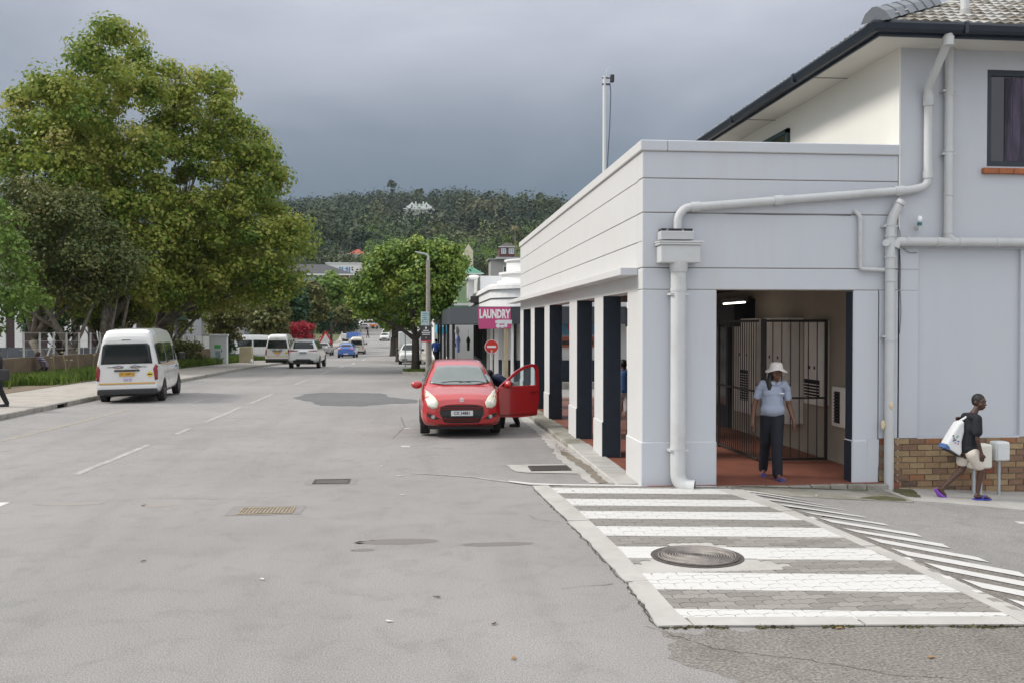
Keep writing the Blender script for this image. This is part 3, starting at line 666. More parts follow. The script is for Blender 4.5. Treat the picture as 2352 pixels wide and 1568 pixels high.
# window
wn = hb('window', 8.005, 10.2, AY+.06, AY+.10, 4.47, 5.84, M_DGLASS)
def window_glass():
    m = bpy.data.materials.new('window_glass'); m.use_nodes = True; b = m.node_tree.nodes['Principled BSDF']; b.inputs['Base Color'].default_value = (.03, .03, .04, 1); b.inputs['Roughness'].default_value = .04; b.inputs['Transmission Weight'].default_value = .0; b.inputs['Specular IOR Level'].default_value = .9; b.inputs['Metallic'].default_value = .25
    return m
wn.data.materials[0] = window_glass()
for a, b_, c, d in ((8.005, 8.085, 4.47, 5.84), (8.085, 10.2, 5.76, 5.84), (8.085, 10.2, 4.47, 4.55), (9.0, 9.06, 4.55, 5.76)):
    hb('frame', a, b_, AY+.03, AY+.09, c, d, M_NAVYG, parent=None); o = bpy.context.scene.collection.objects[-1]; o.parent = wn
for a in (8.42, 8.55, 8.68, 8.8): 
    o = hb('burglar_bar', a-.006, a+.006, AY+.05, AY+.06, 4.55, 5.76, M_NAVYG, parent=wn)
o = hb('curtain', 8.30, 9.0, AY+.052, AY+.058, 4.56, 5.74, mat('curtain', (.085, .065, .105), .8, var=.5, scale=6, stretch=(3, 1, .3), stain=(.02, .018, .03), st_scale=2.2, st_amt=.9, st_lo=.45, st_hi=.6), parent=wn)
M_SILL = mat('sill_brick', (.36, .12, .045), .7, var=.2, scale=6)
for i in range(7):
    hb('sill_brick', 7.925+i*.225, 7.925+i*.225+.218, AY-.07, AY+.03, 4.36+.002*(i % 2), 4.44, M_SILL, bevel=.008)
# west upper window
hb('window', 6.66, 6.699, 16.6, 18.9, 4.9, 5.72, wn.data.materials[0]); 
for a, b_, c, d in ((16.5, 18.9, 5.72, 5.80), (16.5, 16.6, 4.8, 5.8), (17.7, 17.78, 4.9, 5.72), (18.82, 18.9, 4.8, 5.72)): hb('window_frame', 6.64, 6.699, a, b_, c, d, mat('green_frame', (.03, .06, .065), .5))
# soffit, fascia, gutter
OV = .6; M_SOF = mat('soffit', (.62, .60, .55), .85, var=.03)
hb('soffit', 6.70-OV, XE+.6, AY-OV, AY, 6.105, 6.125, M_SOF); hb('soffit', 6.70-OV, 6.70, AY, 30.6, 6.104, 6.124, M_SOF)
for y in (14.2, 17.2, 20.2, 23.2): hb('soffit_strip', 6.70-OV, 6.70, y, y+.03, 6.095, 6.104, mat('strip_grey', (.25, .24, .22), .8))
hb('fascia', 6.70-OV-.03, XE+.6, AY-OV-.03, AY-OV, 6.06, 6.22, M_NAVYG); hb('fascia', 6.70-OV-.03, 6.70-OV, AY-OV, 30.6, 6.06, 6.22, M_NAVYG)
gx, gy = 6.70-OV-.03, AY-OV-.03
gsec = [(0, .12), (-.02, .13), (-.13, .13), (-.14, .10), (-.12, .03), (-.08, .0), (0, .0)]
g1 = MB(); 
def gut(profile, corner):
    q = MB(); 
    A = [(gx+u, gy+u, 6.10+w) for u, w in profile]; E1 = [(XE+.6, gy+u, 6.10+w) for u, w in profile]; E2 = [(gx+u, 30.6, 6.10+w) for u, w in profile]; n = len(profile)
    q.add([(a-10, b_-20, c) for a, b_, c in A+E1+E2], [(i, i+1, n+i+1, n+i) for i in range(n-1)] + [(i+1, i, 2*n+i, 2*n+i+1) for i in range(n-1)]); return q
gut(gsec, 0).build('gutter', M_NAVYG, Hh, smooth=False)
for y in (14.5, 17.5, 20.5): 
    hb('gutter_joint', gx-.147, gx, y, y+.05, 6.095, 6.235, M_NAVYG)
for x in (7.2, 8.6): hb('gutter_joint', x, x+.05, gy-.147, gy, 6.095, 6.235, M_NAVYG)
# roof slopes (underlay) + tiles
pitch = math.tan(math.radians(26)); ex, ey, ez = gx-.04, gy-.04, 6.235
XC, YC = 16., 22.
rd = 9.5
q = MB(); q.add([(a-10, b_-20, c) for a, b_, c in ((ex, ey, ez), (ex+20, ey, ez), (ex+20, ey+rd, ez+rd*pitch), (ex+rd, ey+rd, ez+rd*pitch), (ex, ey+20, ez), (ex+rd, ey+20, ez+rd*pitch))], [(0, 1, 2, 3), (0, 3, 5, 4)])
roof = q.build('roof', mat('roof_underlay', (.05, .05, .05), .95), Hh)
M_TILE = mat('roof_tile', (.36, .35, .325), .9, var=.15, scale=5, bump=.6, bscale=30, stain=(.15, .145, .12), st_scale=2.2, st_amt=.8, st_lo=.5, st_hi=.68)
TWd, TLn = .30, .36
def tile_mesh():
    q = MB(); n = 9; top, bot = [], []
    for i in range(n):
        u = i/(n-1); zz = .018+.026*(.5-.5*math.cos(u*4*PI))
        top.append((TWd*(u-.5), zz))
    V = [(x, -.02, z) for x, z in top] + [(x, TLn, z-.012) for x, z in top] + [(x, -.02, z-.03) for x, z in top]
    F = [(i, i+1, n+i+1, n+i) for i in range(n-1)] + [(2*n+i, 2*n+i+1, i+1, i) for i in range(n-1)]
    q.add(V, F); return q
tm = tile_mesh().build('roof_tile', M_TILE); td = tm.data; bpy.data.objects.remove(tm)
td2 = td.copy(); td2.materials.clear(); td2.materials.append(mat('roof_tile_brown', (.27, .235, .20), .9, var=.25, scale=5, bump=.6, bscale=30, stain=(.09, .09, .07), st_scale=4, st_amt=.85, st_lo=.4, st_hi=.6))
ca = math.atan(pitch)
for r in range(9):
    d = r*.325*math.cos(ca)
    x = ex+d+.28+(.15 if r % 2 else 0)
    while x < 10.4:
        o = bpy.data.objects.new('roof_tile', td if random.random() < .75 else td2); COL.objects.link(o); o.parent = roof
        o.location = (x-10+random.uniform(-.004, .004), ey+d-20, ez+d*pitch+.012+random.uniform(0, .006)); o.rotation_euler = (ca-.06, 0, random.uniform(-.012, .012)); x += TWd
for r in range(2):
    d = r*.325*math.cos(ca); y = ey+d+.2
    while y < 29:
        o = bpy.data.objects.new('roof_tile', td if random.random() < .6 else td2); COL.objects.link(o); o.parent = roof
        o.location = (ex+d-10, y-20, ez+d*pitch+.012+random.uniform(0, .008)); o.rotation_euler = (ca-.06, 0, -PI/2+random.uniform(-.02, .02)); y += TWd
# hip caps
M_HIP = mat('hip_cap', (.20, .215, .235), .75, var=.08, scale=4, bump=.2, bscale=30)
hd = Vector((1, 1, pitch)).normalized(); side = Vector((1, -1, 0)).normalized(); upv = side.cross(hd) * (1 if side.cross(hd).z > 0 else -1)
p0 = Vector((ex-10-.05, ey-20-.05, ez+.03))
for i in range(6):
    a = p0+hd*(i*.43); b_ = a+hd*.46; q = MB()
    for p, k in ((a, 1.), (b_, .86)):
        for u, w in ((-.20, -.06), (-.13, .06), (-.03, .13), (.03, .13), (.13, .06), (.20, -.06)): q.v.append(tuple(p+side*u*k+upv*(w*k+.01)))
        for u, w in ((-.17, -.07), (.17, -.07)): q.v.append(tuple(p+side*u*k+upv*w))
    q.f = [(j, j+1, 8+j+1, 8+j) for j in range(5)] + [(0, 1, 2, 3, 4, 5), (13, 12, 11, 10, 9, 8)]; q.m = [0]*len(q.f)
    q.build('hip_cap', M_HIP, roof)
# vent pipe through the tiles
vp = empty('vent_pipe', (7.75, 12.75, 6.6), 0, 'grey vent pipe standing up through the roof tiles', 'vent pipe'); MB().cyl((0, 0, 0), (0, 0, .7), .06).build('pipe', M_PVC, vp); MB().cyl((0, 0, 0), (0, 0, .12), .09, .07).build('collar', mat('lead', (.35, .35, .33), .6), vp)

# ================= pipes on the front wall =================
def bendpts(pts, r=.12, n=5):
    out = [Vector(pts[0])]
    for i in range(1, len(pts)-1):
        a, b_, c = Vector(pts[i-1]), Vector(pts[i]), Vector(pts[i+1]); u = (a-b_).normalized(); v = (c-b_).normalized(); rr = min(r, (a-b_).length*.45, (c-b_).length*.45)
        for k in range(n+1):
            t = k/n; out.append((1-t)**2*(b_+u*rr) + 2*t*(1-t)*b_ + t*t*(b_+v*rr))
    out.append(Vector(pts[-1])); return out
def collar(par, p, d, r, w=.06, nm='collar'):
    d = Vector(d).normalized()*w/2; p = Vector(p); MB().cyl(p-d, p+d, r, r, 20).build(nm, M_PVC, par, smooth='auto')
def bracket(par, p, r, horizontal=False):
    x, y, z = p
    if horizontal: MB().box(x-.012, x+.012, y-r-.012, AY-y+y, z-r-.012, z+r+.012).build('bracket', M_PVC, par)
    else: MB().box(x-r-.035, x+r+.035, y-r*.3, AY+.0, z-.014, z+.014).build('bracket', M_PVC, par)
PY = AY-.085
P1 = empty('drain_pipe', (0, 0, 0), 0, 'grey roof downpipe from the gutter bending left across the wall to the hopper', 'drain pipe')
pts = [(7.06, 11.93, 6.24), (7.06, 11.93, 6.02), (7.105, PY-.02, 5.50), (7.105, PY, 4.28), (6.85, PY, 4.16), (3.62, PY, 3.82), (3.56, PY, 3.78), (3.56, PY, 3.56)]
pts = [(7.03, 11.94, 6.22), (7.03, 11.94, 6.02), (7.06, PY-.02, 5.52), (7.08, PY, 5.4), (7.08, PY, 4.17), (6.86, PY, 4.11), (3.60, PY, 3.82), (3.50, PY, 3.70), (3.50, PY, 3.50)]
MB().tube(bendpts(pts, .13), .057, 18).build('pipe', M_PVC, P1, smooth='auto')
MB().cyl((7.03, 11.94, 6.07), (7.03, 11.94, 6.20), .045, n=14).build('outlet', M_NAVYG, P1, smooth=True)
collar(P1, (7.03, 11.94, 6.01), (0, 0, 1), .072, .12); collar(P1, (7.08, PY, 5.36), (0, 0, 1), .070, .16); collar(P1, (7.08, PY, 4.32), (0, 0, 1), .068, .10)
dd = (6.86-3.60, 0, 4.11-3.82)
for x in (6.66, 4.92, 3.74): collar(P1, (x, PY, 3.82+(x-3.60)*.089), dd, .070, .13)
P2 = empty('drain_pipe', (0, 0, 0), 0, 'straight grey vertical soil pipe on the upper wall left of the window', 'drain pipe')
MB().cyl((7.385, PY, 6.11), (7.385, PY, 3.40), .060, n=18).build('pipe', M_PVC, P2, smooth='auto')
for z in (5.45, 4.66, 4.05, 3.52): collar(P2, (7.385, PY, z), (0, 0, 1), .068, .03)
for z in (5.5, 4.62): bracket(P2, (7.385, PY, z), .06)
P3 = empty('drain_pipe', (0, 0, 0), 0, 'long grey horizontal soil pipe above the recessed wall panel', 'drain pipe')
MB().tube(bendpts([(6.60, PY, 3.30), (6.63, PY, 3.385), (6.8, PY, 3.385), (9.6, PY, 3.395)], .08), .064, 18).build('pipe', M_PVC, P3, smooth='auto')
for x in (6.78, 7.22, 7.55, 8.10, 8.9): collar(P3, (x, PY, 3.386), (1, 0, 0), .072, .035)
MB().tube([(7.36, PY, 3.50), (7.42, PY, 3.42), (7.50, PY, 3.385)], [.06, .066, .055], 16).build('junction', M_PVC, P3, smooth='auto')
P4 = empty('drain_pipe', (0, 0, 0), 0, 'thick grey vertical stack pipe reaching the ground beside the brick plinth', 'drain pipe')
MB().tube(bendpts([(6.66, PY-.03, 3.93), (6.535, PY, 3.66), (6.535, PY, -.10)], .14), .066, 18).build('pipe', M_PVC, P4, smooth='auto')
for z in (3.62, 3.46, 3.17, 3.02, 2.84, 2.02): collar(P4, (6.535, PY, z), (0, 0, 1), .076, .025)
MB().cyl((6.65, PY-.04, 3.905), (6.675, PY-.05, 3.955), .075, .06).build('end_cap', M_PVC, P4, smooth='auto')
MB().cyl((6.47, PY-.02, 3.36), (6.44, PY-.07, 3.36), .05, n=14).build('inspection_cap', M_PVC, P4, smooth='auto')
for z, dx in ((.83, -.09), (1.1, .0)): MB().ell((6.535+dx, PY-.05*(dx == 0), z), (.035, .03, .07), 8, 6).build('foam_blob', mat('old_foam', (.62, .52, .36), .9, var=.2, scale=30), P4)
for z in (2.06, 3.6): bracket(P4, (6.535, PY, z), .066)
P5 = empty('drain_pipe', (0, 0, 0), 0, 'thin grey overflow pipe stepping down into the stack pipe', 'drain pipe')
MB().tube(bendpts([(6.03, AY-.03, 3.82), (6.11, PY+.03, 3.74), (6.115, PY+.03, 3.0), (6.48, PY+.03, 2.99)], .05), .029, 12).build('pipe', M_PVC, P5, smooth='auto')
for z in (3.70, 3.5, 3.2): collar(P5, (6.115, PY+.03, z), (0, 0, 1), .036, .03)
P6 = empty('rainwater_pipe', (0, 0, 0), 0, 'wide grey downpipe with box hopper and curved shoe on the corner pier', 'drain pipe')
MB().box(3.225, 3.775, 12.36, AY, 3.06, 3.30).build('hopper', M_PVC, P6, bevel=.01)
MB().box(3.20, 3.80, 12.335, AY, 3.30, 3.33).box(3.19, 3.81, 12.325, AY, 3.33, 3.35).build('hopper_lip', M_PVC, P6, bevel=.005)
MB().box(3.235, 3.70, 12.40, AY-.01, 3.375, 3.49).build('upper_box', mat('flaking_paint', (.46, .465, .47), .8, stain=(.04, .04, .045), st_scale=7, st_amt=1, st_lo=.64, st_hi=.68), P6, bevel=.006)
MB().box(3.25, 3.68, 12.42, AY-.02, 3.49, 3.525).build('box_lining', mat('flaking_dark', (.03, .03, .035), .9, stain=(.5, .5, .5), st_scale=16, st_amt=1, st_lo=.62, st_hi=.66), P6)
MB().cyl((3.50, 12.47, 3.08), (3.50, 12.47, 2.94), .135, .115, 20).build('hopper_neck', M_PVC, P6, smooth='auto')
MB().tube(bendpts([(3.50, 12.47, 2.96), (3.50, 12.47, .14), (3.56, 12.42, .03), (3.70, 12.36, .02)], .13), [.105]*1 + [.105]*99 if False else .105, 22, cap=False).build('pipe', M_PVC, P6, smooth='auto')
MB().cyl((3.60, 12.405, .018), (3.698, 12.361, .018), .098, .098, 20).build('shoe_lining', mat('pipe_dark', (.10, .075, .05), .9), P6)
for z in (2.64, .52): MB().box(3.37, 3.63, 12.40, AY, z-.015, z+.015).build('bracket', M_PVC, P6); 
for z in (2.70, .55): collar(P6, (3.50, 12.47, z), (0, 0, 1), .112, .04)
# cables and wall lamp
cb = MB().tube(bendpts([(6.665, AY-.01, 3.86), (6.69, AY-.012, 3.6), (6.72, AY-.012, 3.5), (6.71, AY-.012, 3.3), (6.73, AY-.012, 3.05), (6.725, AY-.012, 2.7), (6.74, AY-.012, 2.4), (6.72, AY-.012, 2.1)], .05, 3), .005, 5).build('cable', mat('cable_grey', (.16, .16, .17), .7)); tag(cb, 'thin loose grey cable hanging down the wall right of the stack pipe', 'cable')
cb = MB().tube(bendpts([(6.76, AY-.012, 3.3), (6.85, AY-.03, 3.23), (6.97, AY-.012, 3.24)], .05, 3), .005, 5).build('cable', _mc['cable_grey']); tag(cb, 'short looped cable under the horizontal pipe', 'cable')
cb = MB().tube([(4.2, AY-.008, 3.755), (4.9, AY-.008, 3.75), (5.6, AY-.008, 3.758), (6.0, AY-.008, 3.75)], .006, 5).build('cable', _mc['cable_grey']); tag(cb, 'thin cable tacked along the wall groove above the doorway', 'cable')
wl = empty('wall_lamp', (6.955, AY-.10, 3.66), 0, 'small wall lamp with white globe bulb above the horizontal pipe', 'lamp')
MB().ell((0, 0, .04), (.036, .036, .05), 12, 8).build('bulb', mat('bulb_white', (.85, .87, .88), .3), wl, smooth=True); MB().cyl((0, 0, -.01), (0, 0, -.05), .035, .03).build('socket', mat('teal_socket', (.05, .16, .17), .5), wl); MB().cyl((0, 0, -.05), (0, 0, -.13), .014).build('stem', M_PVC, wl); MB().box(-.02, .02, 0, .10, -.10, -.06).build('mount', M_PVC, wl)
# meter boxes on posts
def meter(x0, x1, z0, z1, posts, y, lab, m):
    e = empty('meter_box', ((x0+x1)/2, y, -.2), 0, lab, 'meter box'); cx = (x0+x1)/2
    MB().box(x0-cx, x1-cx, -.09, .09, z0+.2, z1+.2).build('box', m, e, bevel=.03, seg=3)
    MB().box(x0-cx+.02, x1-cx-.02, -.102, -.09, z0+.22, z1+.18).build('lid', m, e, bevel=.015, seg=2)
    for p in posts: MB().cyl((p-cx, 0, 0), (p-cx, 0, z0+.22), .022, n=10).build('post', mat('galvanised', (.42, .45, .46), .5, metal=.3), e)
MBX = mat('meter_plastic', (.62, .64, .64), .5)
meter(7.93, 8.14, .34, .61, (8.03,), 12.3, 'white plastic meter box with rounded lid on a single post', MBX)
meter(7.55, 7.88, .24, .58, (7.66, 7.76), 12.3, 'pale meter board on two posts behind the boy', mat('meter_cream', (.70, .68, .60), .6))
# mast on the flat roof
ms_ = empty('aerial_mast', (3.965, 20, 3.35), 0, 'tall thin white mast with weather sensors above the arcade parapet', 'mast')
MB().cyl((0, 0, 0), (0, 0, 4.25), .042, .036, 12).build('pole', mat('mast_white', (.62, .62, .61), .5), ms_, smooth='auto')
MB().box(-.05, .12, -.03, .03, 4.06, 4.085).box(-.05, .12, -.03, .03, 4.20, 4.215).build('arm', M_BAR, ms_); MB().box(.13, .21, -.05, .05, 4.12, 4.28).build('sensor', M_BAR, ms_, bevel=.01)
MB().tube([(.04, 0, 4.2), (.045, 0, 4.40), (.10, 0, 4.45)], .006, 5).build('whip', _mc['mast_white'], ms_)
MB().tube([(.12, 0, 4.1), (.14, 0, 3.9), (.12, 0, 3.2), (.06, 0, 2.2), (.045, 0, .4)], .011, 5).build('cable', mat('cable_dark', (.09, .11, .14), .6), ms_)
# ================= vegetation =================
def leaf_quads(C, R, n_each, size, flat=.75, up=.35, seed=0, aspect=.8, nr=.42):
    """C centres (k,3), R radii (k,), leaves spread through each clump; returns V,F,clump index"""
    r = np.random.default_rng(seed); k = len(C); n = k*n_each
    idx = np.repeat(np.arange(k), n_each)
    d = r.normal(size=(n, 3)); d /= np.linalg.norm(d, axis=1)[:, None]
    rad = R[idx]*(r.random(n)**.42)*(1+.12*r.normal(size=n)); P = C[idx] + d*rad[:, None]*np.array([1, 1, flat])
    nrm = d*.95 + np.array([0, 0, up]) + r.normal(size=(n, 3))*nr; nrm /= np.linalg.norm(nrm, axis=1)[:, None]
    t = r.normal(size=(n, 3)); t -= nrm*(t*nrm).sum(1)[:, None]; t /= np.linalg.norm(t, axis=1)[:, None]; b = np.cross(nrm, t)
    s = size*(.6+.8*r.random(n))[:, None]; a = s*.5; c = s*.5*aspect
    V = np.stack([P - t*a, P - b*c + nrm*s*.08, P + t*a, P + b*c + nrm*s*.08], 1).reshape(-1, 3)
    F = np.arange(n*4).reshape(-1, 4)
    return V, F, idx, P
def in_poly(pt, poly):
    x, y = pt; c = False; n = len(poly)
    for i in range(n):
        x0, y0 = poly[i]; x1, y1 = poly[(i+1) % n]
        if (y0 > y) != (y1 > y) and x < (x1-x0)*(y-y0)/(y1-y0)+x0: c = not c
    return c
def edge_dist(pt, poly):
    p = Vector(pt); best = 1e9; n = len(poly)
    for i in range(n):
        a, b = Vector(poly[i]), Vector(poly[(i+1) % n]); d = b-a; t = max(0, min(1, (p-a).dot(d)/max(d.length_squared, 1e-9))); best = min(best, (p-(a+d*t)).length)
    return best
M_BARK = mat('bark', (.145, .125, .10), .9, var=.35, scale=5, bump=.8, bscale=14, stain=(.26, .25, .21), st_scale=2.5, st_amt=.7)
M_BARKD = mat('dark_bark', (.05, .04, .032), .95, var=.3, scale=4, bump=.8, bscale=12)
def trunk_limbs(par, base, targets, r0, m, fork=.3, seed=1, lean=(0, 0), splay=1):
    r = random.Random(seed); q = MB(); bx, by, bz = base
    def limb(a, b, ra, rb, sag):
        a, b = Vector(a), Vector(b); mid = (a+b)/2 + Vector((r.uniform(-1, 1), r.uniform(-1, 1), sag))*(b-a).length*.10
        pts = [(1-t)**2*a+2*t*(1-t)*mid+t*t*b for t in (0, .2, .4, .6, .8, 1)]
        q.tube(pts, [ra+(rb-ra)*t for t in (0, .2, .4, .6, .8, 1)], 8); return pts
    top = Vector((bx+lean[0], by+lean[1], bz + fork))
    q.tube([(bx, by, bz-.3), (bx, by, bz+.12), (bx+lean[0]*.3, by+lean[1]*.3, bz+fork*.4), top], [r0*1.5, r0*1.2, r0, r0*.9], 10)
    mains = sorted(targets, key=lambda t: r.random())[:max(3, len(targets)//5)]
    ends = []
    for t in mains:
        t = Vector(t); e = top.lerp(t, .75); ends += [(p, r0*.5*(1-i/7)+.02) for i, p in enumerate(limb(top, e, r0*.62, r0*.16, .8))][2:]
    for t in targets:
        t = Vector(t); e, re = min(ends, key=lambda x: (x[0]-t).length); limb(e, t, max(.03, re*.55), .02, .2)
    return q.build('trunk', m, par, smooth=True)
def tree(name, label, cat, poly, y0, depth, base, mleaf, nclump, nleaf, size, crad, bark=None, r0=.3, fork=2.2, seed=1, group=None, scale=1., flat=.75, tint=.35, shell=.6, ncl_limbs=26, lean=(0, 0), gap=0.):
    poly = [(x*scale, (z-EYE)*scale+EYE) for x, z in poly]
    e = empty(name, base, 0, label, cat, group); r = random.Random(seed); C, R, tn = [], [], []
    xs_ = [p[0] for p in poly]; zs_ = [p[1] for p in poly]; mxd = 0
    tries = 0
    while len(C) < nclump and tries < nclump*60:
        tries += 1
        x, z = r.uniform(min(xs_), max(xs_)), r.uniform(min(zs_), max(zs_))
        if not in_poly((x, z), poly): continue
        d = edge_dist((x, z), poly)
        if d < crad*(.75 if z > 9 else .45): continue
        half = min(depth, .5*depth + d*.55 if d > crad else depth*.45)
        s = r.random(); y = half*(s*2-1); y = math.copysign(abs(y/half)**shell*half, y) if half > 0 else 0
        if gap and mnoise.noise(Vector((x*.35, y*.35, z*.35+seed))) < -gap: continue
        C.append((x-base[0], y0+y-base[1], z-base[2])); R.append(crad*r.uniform(.65, 1.35)); tn.append(r.gauss(0, 1))
    C = np.array(C); R = np.array(R); tn = np.array(tn)
    V, F, idx, P = leaf_quads(C, R, nleaf, size, flat, seed=seed)
    rg = np.random.default_rng(seed+5)
    var = np.clip(.45 + tint*.5*tn[idx]*.5 + rg.normal(size=len(idx))*.16, 0, 1)
    fast_mesh('crown', V, F, mleaf, e, var)
    tg = [tuple(c) for c in C[:: max(1, len(C)//ncl_limbs)]]
    trunk_limbs(e, (0, 0, 0), tg, r0, bark or M_BARK, fork, seed, lean)
    return e
L_PLANE = leaf_mat('plane_leaf', [(.070, .140, .020), (.155, .235, .034), (.27, .32, .052), (.41, .41, .09), (.52, .46, .20)], .42)
L_BROWNG = leaf_mat('bronze_leaf', [(.045, .075, .022), (.085, .12, .035), (.15, .16, .045), (.24, .20, .075)], .25)
L_LIGHT = leaf_mat('light_leaf', [(.06, .13, .02), (.12, .21, .035), (.18, .27, .05), (.26, .31, .09)], .3)
L_FIG = leaf_mat('fig_leaf', [(.045, .10, .018), (.11, .19, .03), (.22, .31, .045), (.38, .43, .10)], .22, .45)
L_DARK = leaf_mat('dark_leaf', [(.015, .05, .022), (.03, .08, .032), (.05, .10, .038), (.09, .14, .045)], .2)
L_OLIVE = leaf_mat('olive_leaf', [(.06, .08, .022), (.11, .125, .035), (.18, .175, .05), (.25, .21, .085)], .25)
L_GRASS = leaf_mat('grass_blade', [(.05, .09, .014), (.10, .17, .025), (.16, .24, .04), (.28, .25, .11)], .3)
L_RED = leaf_mat('red_blossom', [(.22, .008, .02), (.36, .015, .035), (.48, .04, .07), (.1, .09, .03)], .3)
PA = [(-22.1, 12.8), (-21.5, 14.8), (-20.7, 16.0), (-19.2, 16.6), (-17.6, 17.1), (-16.7, 18.2), (-15.6, 18.7), (-14.2, 18.3), (-13.8, 17.1), (-12.8, 16.9), (-12.4, 15.5), (-12.6, 12.7), (-12.7, 9.9), (-12.3, 7.6), (-12.5, 4.6), (-13.6, 3.2), (-16.6, 2.7), (-19.5, 2.6), (-22.1, 5.7), (-23.5, 9)]
PB = [(-14.3, 16.2), (-13.6, 17.5), (-12.1, 18.2), (-11.0, 17.1), (-10.3, 16.0), (-9.3, 14.7), (-8.7, 13.1), (-7.8, 13.1), (-7.7, 11.3), (-7.3, 9.5), (-6.0, 8.2), (-5.9, 7.1), (-6.4, 6.1), (-7.1, 4.4), (-8.0, 3.4), (-9.4, 3.8), (-10.4, 3.1), (-12.5, 2.9), (-14.0, 2.4), (-15.2, 2.7), (-15.4, 8.6), (-14.9, 13.7)]
PC = [(-19.3, 8.9), (-18.6, 9.4), (-17.2, 9.4), (-15.6, 8.8), (-14.5, 8.0), (-13.7, 6.1), (-13.1, 5.3), (-13.7, 3.9), (-15.1, 3.2), (-16.7, 3.1), (-18.4, 2.9), (-19.4, 3.4), (-19.8, 6.1)]
PD = [(-19.0, 8.4), (-17.0, 8.1), (-16.7, 7.7), (-16.8, 6.6), (-16.3, 5.4), (-15.8, 4.5), (-16.0, 3.3), (-16.4, 2.6), (-17.0, 2.0), (-19.1, 1.3), (-22, 3), (-22, 7)]
tree('plane_tree', 'tallest tree, broad yellow-green plane tree filling the upper left behind the wall', 'tree', PA, 56, 4.6, (-18.2, 56, -.2), L_PLANE, 400, 200, .215, .95, r0=.42, fork=2.6, seed=3, scale=1.077, tint=.6, lean=(.3, 0), gap=.36)
tree('plane_tree', 'plane tree with crown hanging over the road, right of the tallest tree', 'tree', PB, 60, 4.2, (-15.9, 60, -.3), L_PLANE, 330, 190, .215, .92, r0=.38, fork=2.5, seed=8, scale=1.053, tint=.5, lean=(-.3, 0), gap=.42)
tree('bronze_tree', 'dark bronze-green round tree in front of the tallest tree', 'tree', PC, 50, 3.2, (-18.9, 50, -.1), L_BROWNG, 210, 150, .16, .80, r0=.26, fork=1.6, seed=12, scale=1.087, tint=.45, lean=(-.8, 0))
tree('street_tree', 'bright green tree cut off by the left edge of the picture', 'tree', PD, 42, 1.8, (-18.8, 42, 0), L_LIGHT, 90, 120, .17, .6, r0=.2, fork=1.6, seed=14, tint=.4)
# second screen of foliage and stems behind the wall
def simple_poly(cx, cz, rx, rz, n=12, j=.12, seed=0):
    r = random.Random(seed); return [(cx+rx*math.cos(2*PI*i/n)*(1+r.uniform(-j, j)), cz+rz*math.sin(2*PI*i/n)*(1+r.uniform(-j, j))) for i in range(n)]
tree('understorey_tree', 'low yellow-green tree under the big crowns behind the wall', 'tree', simple_poly(-20.5, 3.8, 4.5, 2.2, seed=2), 66, 2., (-20.5, 66, -.5), L_PLANE, 70, 70, .3, .8, r0=.16, fork=1., seed=21)
tree('understorey_tree', 'grey-green multi-stemmed tree behind the minibus', 'tree', simple_poly(-15.5, 4.4, 2.8, 1.7, seed=5), 63, 1.2, (-16.8, 62, -.4), L_OLIVE, 40, 60, .25, .65, r0=.2, fork=.8, seed=23, bark=M_BARK, lean=(.6, 0))
for i, (x, y, ln, h, lb) in enumerate(((-17.3, 49.5, -1.6, 3.6, 'leaning forked grey trunk behind the wall left of the minibus'), (-16.9, 51.5, .3, 4.2, 'slim upright trunk behind the wall above the minibus roof'), (-16.7, 53., -.2, 4.2, 'slim trunk right beside the slim upright one behind the wall'), (-17.0, 60.5, 1.0, 4.0, 'thin leaning trunk behind the wall right of the minibus'))):
    e = empty('tree_stem', (x, y, prof(y)), 0, lb, 'tree trunk'); q = MB()
    q.tube([(0, 0, -.2), (ln*.2, 0, 1.2), (ln*.6, 0, 2.3), (ln, 0, h)], [.24, .19, .16, .12], 10)
    q.tube([(ln*.2, 0, 1.2), (ln*.2+.5, 0, 2.2), (ln*.1+.9, 0, h)], [.13, .1, .07], 8); q.tube([(ln*.6, 0, 2.3), (ln*1.3, .1, 3.), (ln*1.7-.3, .1, h*.98)], [.11, .09, .06], 8)
    q.build('trunk', M_BARK, e, smooth=True)
for i, (x, cz, rx, rz, y, ml, lb) in enumerate(((-19.0, 3.4, 2.6, 1.7, 58, L_BROWNG, 'dark bushy growth between the trunks above the low wall'), (-22, 3.2, 3.2, 1.8, 60, L_DARK, 'dark green thicket behind the wire fence at left'), (-17.6, 3.0, 2.4, 1.5, 69, L_PLANE, 'yellow-green sprays hanging behind the palisade fence'), (-19.5, 4.4, 3.0, 2.2, 74, L_DARK, 'dark leafy mass behind the street name sign'))):
    tree('understorey_tree', lb, 'tree', simple_poly(x, cz, rx, rz, seed=90+i), y, 1.4, (x, y, -.4), ml, 46, 80, .2, .6, bark=M_BARKD, r0=.1, fork=.9, seed=95+i)
